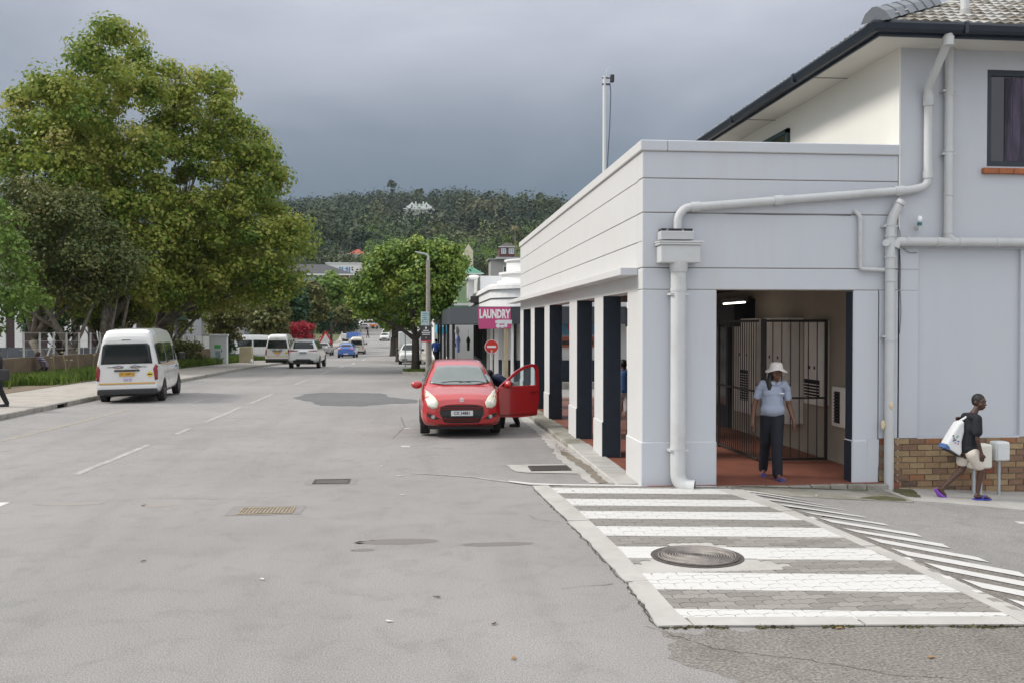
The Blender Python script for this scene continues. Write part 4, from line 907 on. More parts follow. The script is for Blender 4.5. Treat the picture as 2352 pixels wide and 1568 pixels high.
# street trees farther on
PE = [(-3.9, 3.6), (-3.2, 5.5), (-2.3, 6.3), (-1.5, 6.8), (-0.1, 7.0), (1.8, 6.8), (2.6, 5.8), (2.3, 4.6), (1.7, 3.6), (0.8, 2.5), (-0.1, 2.0), (-1.6, 2.1), (-2.5, 2.5), (-3.6, 2.8), (-4.0, 3.2)]
tree('street_tree', 'dense bright green street tree with dark underside behind the lamp post', 'tree', PE, 51, 2.6, (-.25, 50.6, -.22), L_FIG, 230, 150, .17, .54, bark=M_BARKD, r0=.21, fork=1.7, seed=31, scale=1.0, flat=.7, tint=.6, gap=.30)
PE2 = [(-4.6, 6.6), (-2.2, 8.6), (.5, 8.6), (2.0, 7.6), (2., 5), (-1, 3.4), (-4, 3.4), (-5.6, 3.6), (-6, 4.6)]
tree('street_tree', 'yellow-green street tree rising behind the dense one on the right kerb', 'tree', PE2, 78, 3., (-1.7, 78, -.7), L_PLANE, 150, 75, .32, .75, bark=M_BARKD, r0=.3, fork=2., seed=33, tint=.4)
tree('street_tree', 'dark street tree with thick trunk on the right kerb far down the road', 'tree', simple_poly(-3.2, 4.6, 4.2, 2.6, seed=9), 105, 3., (-2.9, 105, -1.0), L_FIG, 110, 60, .4, .9, bark=M_BARKD, r0=.42, fork=2., seed=35)
tree('small_tree', 'small brown-green tree with leaning trunk beside the parking building', 'tree', [(-17.4, 1.7), (-17.6, 3.3), (-16.8, 4.4), (-15.6, 4.9), (-14.3, 4.2), (-13.6, 3.1), (-13.8, 1.6), (-14.9, 1.1), (-16.3, 1.0)], 79, 1.6, (-16.4, 79, -.6), L_OLIVE, 70, 80, .22, .55, bark=M_BARKD, r0=.16, fork=1.4, seed=37, lean=(.7, 0))
for i, (u, cz, rx, rz, y, ml, lb) in enumerate(((-14.3, 3.0, 2.4, 2.3, 95, L_OLIVE, 'olive tree behind the crossing minibus'), (-14.5, 4.6, 2.2, 2.6, 108, L_DARK, 'dark blue-green round tree above the red blossom'), (-13.2, 3.0, 5.0, 2.6, 150, L_LIGHT, 'bright green tree in front of the brick office block'),
      (-9.9, 5.4, 2.6, 3.0, 132, L_OLIVE, 'brownish tree left of the far street end'), (-9.2, 3.4, 1.3, 1.7, 140, L_DARK, 'small dark clipped tree at the far end of the street'), (-16.5, 4.2, 3.4, 2.8, 122, L_PLANE, 'yellow-green tree behind the dark round tree'), (-7.6, 8.2, 3.4, 3.0, 150, L_LIGHT, 'light green tree touching the dense street tree'), (-20.5, 7.2, 4, 3.4, 112, L_DARK, 'dark tree showing below the plane tree crowns'), (-18, 6.4, 4.2, 4.6, 205, L_OLIVE, 'olive tree hiding the foot of the brick office block'))):
    x = u*y/95 if i < 1 else u
    x = {8: -16.0, 0: -14.9, 1: -14.3, 2: -20.5, 3: -15.0, 4: -14.2, 5: -18.8, 6: -14.0, 7: -21.5}[i]
    tree('roadside_tree', lb, 'tree', simple_poly(x, cz, rx, rz, seed=40+i), y, rx*.8, (x, y, gz(x, y)), ml, 85, 60, .38 if y < 120 else .5, rx*.28, bark=M_BARKD, r0=.2, fork=max(.6, cz-rz+.4-gz(x, y)), seed=50+i, group='trees along the left side far down the street')
rb = empty('flowering_shrub', (-13.0, 101, prof(100)+.3), 0, 'red flowering bougainvillea bush behind the white four-by-four', 'shrub')
cc = np.array([[random.uniform(-1.5, 1.6), random.uniform(-1, 1), random.uniform(.6, 3.0)] for _ in range(60)]); V, F, ix, P = leaf_quads(cc, np.full(60, .6), 90, .2, seed=3); fast_mesh('foliage', V, F, L_RED, rb, rng.random(len(ix))*.85); trunk_limbs(rb, (0, 0, 0), [tuple(c) for c in cc[:6]], .1, M_BARKD, .5, 3)
def shrub(lb, x, y, rx, ry, h, ml, n=30, nl=60, sz=.15, seed=0, name='shrub'):
    e = empty(name, (x, y, gz(x, y)+.1), 0, lb, 'shrub'); r = np.random.default_rng(seed)
    c = np.stack([r.uniform(-rx, rx, n), r.uniform(-ry, ry, n), r.random(n)**.8*h*.85+.1], 1); V, F, ix, P = leaf_quads(c, np.full(n, min(rx, h)*.38), nl, sz, seed=seed)
    fast_mesh('foliage', V, F, ml, e, np.clip(.4+.2*r.normal(size=len(ix)), 0, 1)); trunk_limbs(e, (0, 0, 0), [tuple(q) for q in c[:5]], .03, M_BARKD, .15, 3)
shrub('dark green shrub against the low wall left of the white cabinet', -14.9, 61, 1.0, .8, 1.7, L_OLIVE, 30, 70, .16, 1)
shrub('dark hedge shrub behind the beige block', -17.9, 80, 1.7, 1., 1.3, L_DARK, 26, 60, .2, 2)
shrub('dark clipped shrub below the small leaning tree', -16.9, 80.5, 1.5, 1., 1.5, L_DARK, 26, 60, .2, 3)
shrub('dark shrub mass hiding the foot of the brick office block', -18.7, 208, 4.5, 1.5, 4.6, L_DARK, 60, 60, .45, 9)
# verge grass
def blades(name, x0, x1, y0, y1, n, h, label=None, seed=0, dens=None, z=.12):
    r = np.random.default_rng(seed); x = r.uniform(x0, x1, n); y = r.uniform(y0, y1, n)
    if dens is not None:
        k = np.array([dens(a, b) for a, b in zip(x, y)]); m_ = r.random(n) < k; x, y = x[m_], y[m_]; n = len(x)
    gzv = np.array([gz(a, b) for a, b in zip(x, y)])+z; a = r.uniform(0, 2*PI, n); hh = h*(.35+.9*r.random(n)); w = .018+.03*r.random(n)*h; ln = r.normal(size=(n, 2))*.35*hh[:, None]
    P = np.stack([x, y, gzv], 1); s = np.stack([np.cos(a)*w, np.sin(a)*w, np.zeros(n)], 1); top = P+np.stack([ln[:, 0], ln[:, 1], hh], 1); mid = P+np.stack([ln[:, 0]*.3, ln[:, 1]*.3, hh*.6], 1)
    V = np.stack([P-s, P+s, mid+s*.8, top+s*.1, top-s*.1, mid-s*.8], 1).reshape(-1, 3); F = np.arange(n*6).reshape(-1, 6)
    return fast_mesh(name, V, F, L_GRASS, None, np.clip(.45+.22*r.normal(size=n), 0, 1), 'stuff')
dn = lambda x, y: (1. if x < -14.1 or y > 44 else .25)*(0.0 if (y < 37 and x > -15.2 - mnoise.noise(Vector((x, y, 0)))*1.2) else 1)
o = blades('verge_grass', -15.95, -13.65, 30, 80, 34000, .42, seed=4, dens=dn); tag(o, 'long green grass along the foot of the low wall', 'grass')
o = blades('verge_grass', -40, -16.3, 38, 84, 9000, .35, seed=5); tag(o, 'rough grass behind the low wall', 'grass')
o = blades('verge_grass', -15.2, -10.7, 79, 84, 5000, .22, seed=6, z=.13); tag(o, 'short green grass beside the beige block', 'grass')
o = blades('verge_grass', -.9, .6, 49.2, 51.2, 1500, .12, seed=7, z=.12); tag(o, 'yellowish grass around the foot of the dense street tree', 'grass')
M_STALK = mat('dry_stalk', (.24, .21, .12), .9)
for i in range(22):
    x, y = random.uniform(-15.8, -14.4), random.uniform(38, 56); h = random.uniform(.8, 1.35); lx = random.uniform(-.25, .25)
    q = MB().tube([(0, 0, 0), (lx*.4, 0, h*.6), (lx, 0, h)], .012, 5); q.ell((lx, 0, h), (.07, .07, .05), 6, 4); o = q.build('flower_stalk', M_STALK, None, loc=(x, y, gz(x, y)+.1)); tag(o, 'dry agapanthus seed stalk standing in the verge grass by the low wall', 'plant', 'dry flower stalks along the low wall')
# moss tufts along the crossing's near edge
o = blades('edge_moss', 1.75, 4.6, 6.36, 6.68, 2600, .018, seed=8, z=.0, dens=lambda x, y: 1. if mnoise.noise(Vector((x*2.3, 5, 0))) > -.12 and abs(y-(6.668-(x-1.732)*.088)) < .025+.02*mnoise.noise(Vector((x*4, 0, 0))) else 0); tag(o, 'thin line of moss along the near edge of the crossing slab', 'moss'); o.data.materials[0] = M_MOSS

# ---- hill forest ----
L_FOREST = leaf_mat('forest_leaf', [(.008, .020, .015), (.015, .035, .019), (.032, .056, .022), (.068, .086, .030), (.10, .088, .048)], .12, .7)
def forest(n, y0, y1, fx, seed, nq, sz, skip=()):
    r = np.random.default_rng(seed); C, R, T = [], [], []
    for _ in range(n):
        y = y0+(y1-y0)*r.random()**.8; x = (r.uniform(-fx[0], fx[1]))*y
        if any(abs(x-a) < (c+8)*(y/b) and b-(175 if b > 700 else 55) < y < b+(30 if b > 700 else 8) for a, b, c in skip): continue
        if y < 430 and mnoise.noise(Vector((x/40, y/40, 3))) < -.25: continue
        h = (r.uniform(6, 12) if r.random() < .8 else r.uniform(13, 22))*(1.0 if y > 450 else .6); w = h*r.uniform(.34, .55); z = gz(x, y); t = r.random()
        t = .45*t + .55*(.5+1.1*mnoise.noise(Vector((x/60, y/90, 0))))
        for k in range(3): C.append((x+r.normal()*w*.4, y+r.normal()*w*.4, z+h*(.35+.2*k))); R.append(w*(1.15-.18*k)); T.append(t)
    C, R, T = np.array(C), np.array(R), np.array(T)
    V, F, ix, P = leaf_quads(C, R, nq, sz, .9, up=.25, seed=seed, nr=.16)
    return fast_mesh('forest', V, F, L_FOREST, None, np.clip(T[ix]+.03*r.normal(size=len(ix)), 0, 1), 'stuff')
SK = [(-1.5, 800, 17), (-26, 330, 4), (-28.7, 420, 0), (17, 330, 0), (14.4, 262, 0), (30, 330, 4), (-21, 225, 14)]
tag(forest(3400, 440, 1180, (.19, .24), 1, 34, 2.0, SK), 'mixed dark green woodland covering the hillside', 'forest')
tag(forest(1500, 440, 1180, (.55, .55), 2, 14, 2.6, SK), 'outer woodland on the flanks of the hill', 'forest')
tag(forest(900, 262, 470, (.20, .24), 3, 40, .8, SK), 'garden trees between the houses at the foot of the hill', 'trees')
tag(forest(260, 300, 470, (.06, .14), 6, 60, .7, SK), 'lighter garden trees around the hillside houses', 'trees'); bpy.context.scene.collection.objects[-1].data.materials[0] = L_LIGHT
M_TRK = M_BARKD
sky_trees = [(900, 413, 26, 9, .7), (873, 437, 20, 9, .75), (925, 440, 18, 12, .6), (965, 431, 22, 9, .6), (990, 440, 18, 10, .7), (1045, 440, 16, 13, .5), (1075, 438, 18, 9, .8), (1120, 436, 22, 7, .8), (1180, 452, 16, 12, .7), (1240, 440, 20, 6, .9), (1275, 448, 18, 8, .8), (780, 444, 15, 16, .5), (740, 452, 14, 14, .5), (1150, 450, 16, 8, .7), (835, 452, 15, 10, .6)]
names_ = ['tallest feathery tree on the hill crest left of the white mansion', 'round tree left of the tallest crest tree', 'low spreading tree between the tallest crest tree and the mansion', 'crooked dark tree directly above the mansion roof', 'bushy tree just right of the mansion roof', 'flat-topped tree on the crest right of the mansion', 'narrow dark tree in the middle of the crest', 'lollipop-shaped tree standing clear on the crest', 'small flat tree right of the lollipop-shaped one', 'slim pine on the right part of the crest', 'pine nearest the arcade parapet on the crest', 'broad tree at the left of the crest', 'leftmost tree of the crest beside the plane tree', 'small pine left of the small flat tree', 'low round tree on the crest left of the round tree']
for i, ((u, v, h, w, fl), nm) in enumerate(zip(sky_trees, names_)):
    y = 960 + 15*(i % 5); a = math.atan((u-1176)/2150)+PSI; x = y*math.tan(a); ztop = EYE + (750-v)/2150*y; zb = gz(x, y); zc_ = ztop-w*.45
    e = empty('crest_tree', (x, y, zb-1), 0, nm, 'tree', 'trees standing up along the hill crest')
    r = np.random.default_rng(70+i); k = 16; c = np.stack([r.normal(size=k)*w*.24, r.normal(size=k)*w*.24, (ztop-zb)-w*.5+r.uniform(-.6, .42, k)*w*fl], 1)
    c = np.concatenate([c, np.stack([r.normal(size=12)*w*.25, r.normal(size=12)*w*.25, r.uniform(.2, .75, 12)*(ztop-zb-w*.5)], 1)])
    V, F, ix, P = leaf_quads(c, np.full(len(c), w*.24), 45, 1.3, .6, seed=80+i); fast_mesh('crown', V, F, L_FOREST, e, np.clip(.15+.12*r.normal(size=len(ix))+.3*(i % 3 == 0)+.15, 0, 1))
    MB().tube([(0, 0, 0), (0, 0, ztop-zb-w*.3)], [.4, .2], 6).build('trunk', M_TRK, e)
# ================= other buildings =================
M_PWHITE = mat('painted_white', (.74, .74, .73), .8, var=.02, scale=1)
M_DARKW = mat('far_window', (.035, .045, .055), .2, spec=.6)
M_BLUEW = mat('pale_window', (.30, .38, .45), .3)
M_CHAR = mat('charcoal_fascia', (.045, .052, .062), .6, var=.05)
M_RBR = mat('red_brick', (.27, .12, .075), .9, var=.12, scale=6)
def hipv(x0, x1, y0, y1, z, h, ov):
    x0 -= ov; x1 += ov; y0 -= ov; y1 += ov; w = min(x1-x0, y1-y0)/2
    if x1-x0 > y1-y0: a, b = (x0+w, (y0+y1)/2, z+h), (x1-w, (y0+y1)/2, z+h)
    else: a, b = ((x0+x1)/2, y0+w, z+h), ((x0+x1)/2, y1-w, z+h)
    V = [(x0, y0, z), (x1, y0, z), (x1, y1, z), (x0, y1, z), a, b]
    F = [(0, 1, 5, 4), (1, 2, 5), (2, 3, 4, 5), (3, 0, 4), (3, 2, 1, 0)] if x1-x0 > y1-y0 else [(0, 1, 4), (1, 2, 5, 4), (2, 3, 5), (3, 0, 4, 5), (3, 2, 1, 0)]
    return V, F
def gablev(x0, x1, y0, y1, z, h, ov, ax):
    if ax == 'x':
        V = [(x0-ov, y0-ov, z), (x1+ov, y0-ov, z), (x1+ov, y1+ov, z), (x0-ov, y1+ov, z), (x0-ov, (y0+y1)/2, z+h), (x1+ov, (y0+y1)/2, z+h)]
        return V, [(0, 1, 5, 4), (2, 3, 4, 5), (0, 4, 3), (1, 2, 5), (3, 2, 1, 0)]
    V = [(x0-ov, y0-ov, z), (x1+ov, y0-ov, z), (x1+ov, y1+ov, z), (x0-ov, y1+ov, z), ((x0+x1)/2, y0-ov, z+h), ((x0+x1)/2, y1+ov, z+h)]
    return V, [(0, 1, 4), (1, 2, 5, 4), (2, 3, 5), (3, 0, 4, 5), (3, 2, 1, 0)]
def house(name, label, x0, x1, y, dep, z0, z1, mw, mr, roof='hip', rh=3, ov=.5, wins=(), ax='x', zb=None, cat='house', wm=None, trim=None):
    cx = (x0+x1)/2; zb = (gz(cx, y)-2) if zb is None else zb
    e = empty(name, (cx, y, z0), 0, label, cat)
    MB().box(x0-cx, x1-cx, 0, dep, zb-z0, z1-z0).build('wall', mw, e)
    if roof in ('hip', 'gable'):
        V, F = hipv(x0-cx, x1-cx, 0, dep, z1-z0+.02, rh, ov) if roof == 'hip' else gablev(x0-cx, x1-cx, 0, dep, z1-z0+.02, rh, ov, ax)
        MB().add(V, F).build('roof', mr, e)
        MB().box(x0-cx-ov, x1-cx+ov, -ov-.06, -ov, z1-z0-.22, z1-z0+.02).build('fascia', trim or M_PWHITE, e)
    else: MB().box(x0-cx-ov, x1-cx+ov, -ov, dep+ov, z1-z0+.01, z1-z0+.35).build('roof', mr, e)
    for (a, b, c, d) in wins:
        w = MB().box(a-cx, b-cx, -.05, .0, c-z0, d-z0).build('window', wm or M_DARKW, e)
        t = .06*(y/100); MB().box(a-cx-t, b-cx+t, -.08, -.051, d-z0, d-z0+t).box(a-cx-t, b-cx+t, -.08, -.051, c-z0-t, c-z0).box(a-cx-t, a-cx, -.08, -.051, c-z0, d-z0).box(b-cx, b-cx+t, -.08, -.051, c-z0, d-z0).box((a+b)/2-cx-t/2, (a+b)/2-cx+t/2, -.08, -.051, c-z0, d-z0).build('frame', M_PWHITE, w)
    return e
# laundry building : curved corner, drum tower, canopy
Lb = empty('laundry_building', (4, 44, 0), 0, 'white rounded corner shop building with drum tower and charcoal canopy across the side street', 'building')
def LB(q, name, m, par=Lb, **k): q.v = [(a-4, b-44, c) for a, b, c in q.v]; return q.build(name, m, par, **k)
plan = [(16, 38.2)] + [(5.0+2.0*math.cos(t), 40.2+2.0*math.sin(t)) for t in np.linspace(-PI/2, -PI, 9)] + [(3.0, 58), (16, 58)]
def sc(pl, d): 
    out = []
    n = len(pl)
    for i, (x, y) in enumerate(pl):
        a, b = Vector(pl[i-1]), Vector(pl[(i+1) % n]); t = (b-a).normalized(); nn = Vector((t.y, -t.x))
        out.append((x-nn.x*d*-1 if False else x + (-nn.x if False else nn.x)*-d*-1, y+nn.y*d)) if False else out.append((x-d if x < 5 else x, y-d if y < 41 else y))
    return out
LB(MB().prism([(16, 38.3), (5.0, 38.3)] + plan[2:10] + [(3.1, 44), (4.2, 44), (4.2, 57), (16, 57)], -.3, 3.0, 'z'), 'ground_floor', M_PWHITE)
LB(MB().prism([(16, 38.22), (5.0, 38.15)] + sc(plan[2:10], .05) + [(2.95, 44), (3.3, 44)] + [(3.3, 41), (5.0, 38.6), (16, 38.6)], -.3, .82, 'z'), 'plinth', M_NAVY)
LB(MB().prism(sc(plan, .0), 3.02, 3.75, 'z'), 'frieze', M_PWHITE)
LB(MB().prism(sc(plan, .03), 3.36, 3.40, 'z'), 'string_course', M_CHAR)
LB(MB().prism(sc(plan, .10), 3.76, 3.90, 'z'), 'cornice', M_PWHITE); LB(MB().prism(sc(plan, .05), 3.91, 3.99, 'z'), 'cornice', M_PWHITE)
LB(MB().prism([(3.2, 50), (16, 50), (16, 57.5), (3.2, 57.5)], 4.0, 4.9, 'z'), 'parapet', M_PWHITE)
LB(MB().prism([(2.85, 56.2), (3.7, 56.2), (3.7, 57.8), (2.85, 57.8)], 3.9, 5.0, 'z').prism([(2.7, 56.0), (3.85, 56.0), (3.85, 58.), (2.7, 58.)], 5.0, 5.12, 'z').ell((3.25, 57, 5.12), (.42, .6, .22), 12, 6), 'pediment', M_PWHITE)
for r_, a, b in ((1.75, 4.0, 4.14), (1.55, 4.14, 4.42), (1.68, 4.42, 4.50), (1.35, 4.50, 4.98), (1.44, 4.98, 5.05)): LB(MB().cyl((5.05, 40.2, a), (5.05, 40.2, b), r_, r_, 40), 'drum_tier', M_PWHITE, smooth='auto')
# canopy
LB(MB().prism([(16, 36.8), (2.3, 36.8), (1.25, 38.6), (.95, 60), (3, 60), (3, 39.5), (16, 39.5)], 2.30, 2.98, 'z'), 'canopy', M_CHAR)
LB(MB().box(2.8, 3.0, 48.2, 48.5, 3.35, 3.5).box(2.6, 3.0, 48, 48.7, 3.42, 3.75), 'floodlight', M_BAR)
# shop front along the street
LB(MB().box(3.6, 3.65, 44, 60, .35, 2.3), 'shop_window', M_DGLASS)
for y in (44., 46.2, 48.5, 51, 53.2, 55.5, 57.8, 60): LB(MB().box(3.4, 3.6, y-.06, y+.06, 0, 2.3), 'mullion', M_BAR)
LB(MB().box(3.4, 3.62, 44, 60, -.2, .35), 'stall_riser', M_BAR)
for x, y in ((1.45, 41), (1.35, 45.5), (1.3, 50), (1.2, 54.5), (1.15, 59)): LB(MB().box(x-.06, x+.06, y-.06, y+.06, -.2, 2.3), 'canopy_post', M_BAR)
LB(MB().prism([(3.0, 42.5), (3.2, 39.4), (3.1, 39.35), (2.9, 42.5)], .35, 2.3, 'z'), 'shop_window', M_DGLASS)
for x0 in (2.9, 3.12, 3.42): pass
for k, (x, w) in enumerate(((2.75, .12), (3.02, .16), (3.3, .08), (3.6, .1))): LB(MB().box(x, x+w, 38.6-.5*k, 38.75-.5*k, -.1, 2.3), 'pilaster', M_PWHITE if k % 2 else M_CONC)
LB(MB().prism([(2.7, 41), (3.9, 38.35), (3.95, 38.4), (2.8, 41)], -.1, 2.3, 'z'), 'doorway', M_DGLASS)
# window and banner on the side-street front (seen through the arcade)
o = LB(MB().box(5.6, 7.6, 38.10, 38.13, 1.86, 2.44), 'banner', mat('banner_blue', (.10, .25, .36), .6)); text_mesh('banner_text', 'EN', .44, mat('banner_pink', (.55, .03, .16), .6), o, facing_south(6.32-4, 38.09-44, 2.16), sx=1.1)
LB(MB().box(5.75, 7.2, 38.11, 38.14, 1.35, 1.78), 'wall_poster', mat('poster_red', (.42, .13, .08), .7)); LB(MB().box(5.8, 7.1, 38.095, 38.11, 1.45, 1.62), 'poster_band', M_BAR)
bu = empty('bunting', (6, 38, 2.6), 0, 'string of pale pink bunting above the blue banner across the side street', 'bunting')
for i in range(8): MB().prism([(-.8+i*.28, .16), (-.56+i*.28, .16), (-.6+i*.28, .0), (-.76+i*.28, .0)], 0, .01, 'y').build('flag', mat('bunting_pink', (.60, .36, .42) , .8), bu)
# green shop beyond
Gb = empty('green_shop', (5, 66, 0), 0, 'pale green single storey shop with cyan sign beyond the laundry', 'building')
MB().box(-3.2, 8, -4.5, 10, -.5, 2.65).build('wall', M_PWHITE, Gb); MB().box(-3.25, 8, -4.6, 10.1, 2.66, 3.55).build('fascia', mat('green_fascia', (.13, .33, .16), .7), Gb)
MB().box(-3.28, 8, -4.64, 10.14, 3.56, 3.72).build('string_course', M_PWHITE, Gb)
MB().box(-2.6, 8, -4.5, 10, 3.73, 5.1).build('upper_wall', mat('sage_green', (.25, .36, .19), .8, var=.05, scale=1), Gb)
MB().box(-3.9, -3.26, -4.5, 4, 1.75, 2.4).build('sign_board', mat('cyan_sign', (.08, .42, .60), .5), Gb); MB().box(-3.85, -3.30, -4.53, -4.51, 2.18, 2.26).build('sign_line', M_PWHITE, Gb)
MB().box(-3.75, -3.3, -4.4, -4.0, -.4, 1.74).build('pillar', M_PWHITE, Gb)
for y in (-3, 0, 3, 6): MB().box(-3.24, -3.21, y, y+2.2, .2, 2.2).build('shop_window', M_DGLASS, Gb)
house('corner_shop', 'long low white shop with orange trim beyond the green shop', 1.2, 9, 78, 20, -.6, 3.4, M_PWHITE, mat('terracotta_roof', (.38, .12, .06), .8), 'flat', wins=((2, 3.2, .3, 1.9), (4, 5.5, .3, 1.9)), zb=-1.5, cat='building')
house('grey_roofed_house', 'grey gabled roof house between the dense street tree and the green shop', 1.5, 9, 112, 9, 1, 4.9, mat('brownish_wall', (.34, .28, .22), .9), mat('slate_roof', (.17, .18, .20), .8), 'gable', rh=2.2, wins=((2.6, 3.8, 2.6, 3.8),), zb=-2)
house('low_shop', 'low white shop half hidden behind the dark street tree', -1.2, 6, 135, 12, -1, 2.8, M_PWHITE, M_CHAR, 'flat', wins=((0, 1.5, 0, 1.6),), zb=-3, cat='building')
# left side
sb = empty('school_building', (-29, 86, 0), 0, 'white building with tall dark windows between pilasters behind the wall at left', 'building')
MB().box(-11, 7.5, 0, 9, -1.5, 5.2).build('wall', mat('building_grey', (.40, .41, .43), .8), sb); MB().box(-11.4, 7.9, -.5, 9.4, 5.21, 5.5).build('roof', M_CHAR, sb)
for i in range(13):
    x = -10.5+i*1.38; MB().box(x, x+.62, -.14, 0, -1, 5.2).build('pilaster', M_PWHITE, sb)
    if i < 12: MB().box(x+.66, x+1.34, -.05, -.0, .2, 4.8).build('window', mat('wine_window', (.05, .025, .03), .3), sb)
gf = empty('panel_fence', (-27, 70, 0), 0, 'grey sheet metal fence in front of the white pilastered building', 'fence')
for i in range(12): MB().box(-7.5+i*1.3, -7.5+i*1.3+1.26, 0, .05, -.6, .72).build('panel', mat('fence_grey', (.11, .12, .14), .7, var=.1), gf)
pb = house('parking_building', 'low pale parking building with dark roof edge and lettering behind the white fence', -29.5, -19.4, 97, 9, -1, 2.86, mat('stone_wall', (.42, .41, .36), .9, var=.08, scale=1, stretch=(1, 1, 4)), M_CHAR, 'flat', ov=.25, cat='building', zb=-2)
text_mesh('lettering', 'PARKING', .52, mat('letter_dark', (.10, .10, .09), .8), pb, facing_south(2.5, -.03, 1.62), ext=.01, sx=.95)
for z in (2.30, 2.05): MB().box(.6, 4.2, -.03, 0, z-.02, z+.10).build('lettering_line', mat('letter_pale', (.28, .28, .25), .8), pb)
house('brown_roofed_building', 'building with brown hipped roof and pale blue wall behind the parking building', -33, -21.5, 124, 12, 0, 4.6, mat('pale_blue_wall', (.30, .34, .42), .8), mat('brown_roof', (.16, .135, .115), .9, var=.1), 'hip', rh=3.2, wins=((-27.6, -26.4, 3.4, 4.4), (-23.5, -22.5, 3.5, 4.2)), zb=-2, cat='building')
ab = empty('apartment_tower', (-26.5, 165, 0), 0, 'pale grey building with vertical ribs glimpsed under the plane tree', 'building')
MB().box(-4, 2.5, 0, 10, -2, 9.5).build('wall', mat('tower_grey', (.36, .37, .37), .85), ab)
for i in range(8): MB().box(-3.8+i*.8, -3.5+i*.8, -.3, 0, -1, 9.4).build('rib', mat('tower_light', (.5, .5, .49), .85), ab)
# brick office block with hipped roof
ob = empty('office_block', (-24, 220, 4), 0, 'brick and grey office block with dark hipped roof above the street trees', 'building')
MB().box(-11, 7.9, 0, 12, -4, 10.2).build('wall', M_RBR, ob)
V, F = hipv(-11, 7.9, 0, 12, 10.3, 2.6, 1.0); MB().add(V, F).build('roof', mat('slate_dark', (.055, .057, .062), .85, var=.1, scale=1, stretch=(.2, 1, 6)), ob)
MB().box(-12, 8.9, -1.05, -.95, 10.0, 10.32).build('fascia', M_PWHITE, ob)
MB().box(-2.9, 1.8, -.08, 0, 5, 10.0).build('curtain_wall', mat('render_grey', (.36, .37, .36), .8), ob); MB().box(2.3, 4.1, -.08, 0, 5, 10.).build('glazing', mat('grey_glazing', (.13, .15, .18), .25), ob)
for i in range(4): w = MB().box(-2.5+i*.95, -1.95+i*.95, -.14, -.08, 8.6, 9.7).build('window', M_BLUEW, ob)
for i in range(3): MB().box(2.4+.6*i, 2.45+.6*i, -.16, -.08, 5, 10).build('mullion', M_PWHITE, ob)
for z in (6.5, 8.2): MB().box(2.3, 4.1, -.15, -.08, z, z+.08).build('transom', M_PWHITE, ob)
for x in (-5.2, -3.2, 1.95, 7.6): MB().box(x, x+.25, -.5, -.25, -3, 10.2).build('column', M_PWHITE, ob)
wb = empty('boundary_wall', (-15, 252, 1.5), 0, 'white wall with gate at the top end of the street', 'wall')
for i in range(9): MB().box(-8+i*1.9, -8+i*1.9+1.8, 0, .2, -1, 2.7).build('panel', M_PWHITE, wb)
# hillside houses
M_RROOF = mat('red_roof', (.33, .075, .05), .85, var=.1, scale=1); M_GROOF = mat('green_roof', (.07, .22, .15), .7, var=.1, scale=1); M_GRYR = mat('grey_roof', (.19, .19, .20), .8, var=.1)
M_CREAM = mat('cream_paint', (.62, .57, .42), .85); M_GREYH = mat('grey_render', (.36, .345, .33), .85)
wbh = house('hillside_house', 'white house with blue window surrounds on the hill above the brick office block', -32.5, -20.5, 330, 9, 15, 24.0, M_PWHITE, M_PWHITE, 'flat', ov=.3, wins=((-31, -29.6, 20.6, 22.8), (-28, -26.6, 20.6, 22.8), (-25.6, -24.2, 20.6, 22.8)), wm=mat('blue_trim', (.08, .22, .45), .6))
house('hillside_house', 'stepped white wing with red tiles right of the blue-trimmed house', -21.5, -17.5, 327, 8, 14, 19.8, M_PWHITE, M_RROOF, 'gable', rh=2., ax='x', ov=.4)
house('hillside_house', 'red roofed house among trees above the blue-trimmed house', -31, -24, 420, 9, 30, 34.2, M_PWHITE, M_RROOF, 'hip', rh=2.6, ov=.8, wins=((-26.5, -25, 31.5, 33.2),))
cg_ = house('hillside_house', 'narrow cream gabled house right of the dense street tree', 15.3, 18.6, 330, 9, 22, 28.6, M_CREAM, M_CREAM, 'gable', rh=2.6, ax='y', ov=.05, trim=M_CREAM)
house('hillside_house', 'cream cottage with green roof below the narrow cream house', 11.5, 17.0, 262, 8, 13, 17.0, M_CREAM, M_GROOF, 'hip', rh=2.2, ov=.7, wins=((12.6, 13.6, 14.5, 15.8),))
house('hillside_house', 'dark red timber house with black balcony near the tall palm', 29.2, 34.8, 345, 8, 27.5, 31.6, mat('dark_red_wall', (.12, .045, .04), .8), mat('dark_roof', (.07, .06, .06), .8), 'hip', rh=1.8, wins=((30, 31.4, 29.2, 30.8), (32.8, 34.4, 29.2, 30.8)), wm=M_BLUEW)
mh_ = house('hillside_house', 'wide grey flat-roofed house with pale balcony under the dark red house', 24, 34.5, 320, 10, 18.5, 25.0, M_GREYH, M_GREYH, 'flat', ov=.8, wins=((28.5, 31.5, 20.8, 22.6),))
MB().box(-3.5, 5.5, -2.2, -.1, 6.6, 7.3).build('balcony', mat('balcony_grey', (.42, .42, .43), .7), mh_)
house('hillside_house', 'small white gabled house above the laundry parapet', 22, 25, 262, 6, 12, 15.8, M_PWHITE, M_GRYR, 'gable', rh=1.6, ax='y', ov=.2)
house('hillside_house', 'house with brown-red roof behind the laundry building', 15.2, 20.5, 225, 7, 8, 11.6, M_PWHITE, mat('brown_red_roof', (.17, .07, .055), .85), 'hip', rh=2., ov=.6)
house('hillside_house', 'pale bungalow with arches below the dense trees on the right', 9.5, 12.8, 235, 6, 8, 12.0, M_PWHITE, M_GRYR, 'gable', rh=1.6, ov=.4, wins=((10, 10.8, 9.5, 11),))
house('hillside_house', 'small white house at the left edge of the hill beside the plane tree', -48.5, -45, 430, 6, 35, 38.0, M_PWHITE, M_CREAM, 'gable', rh=1.8, ax='y', ov=.2)
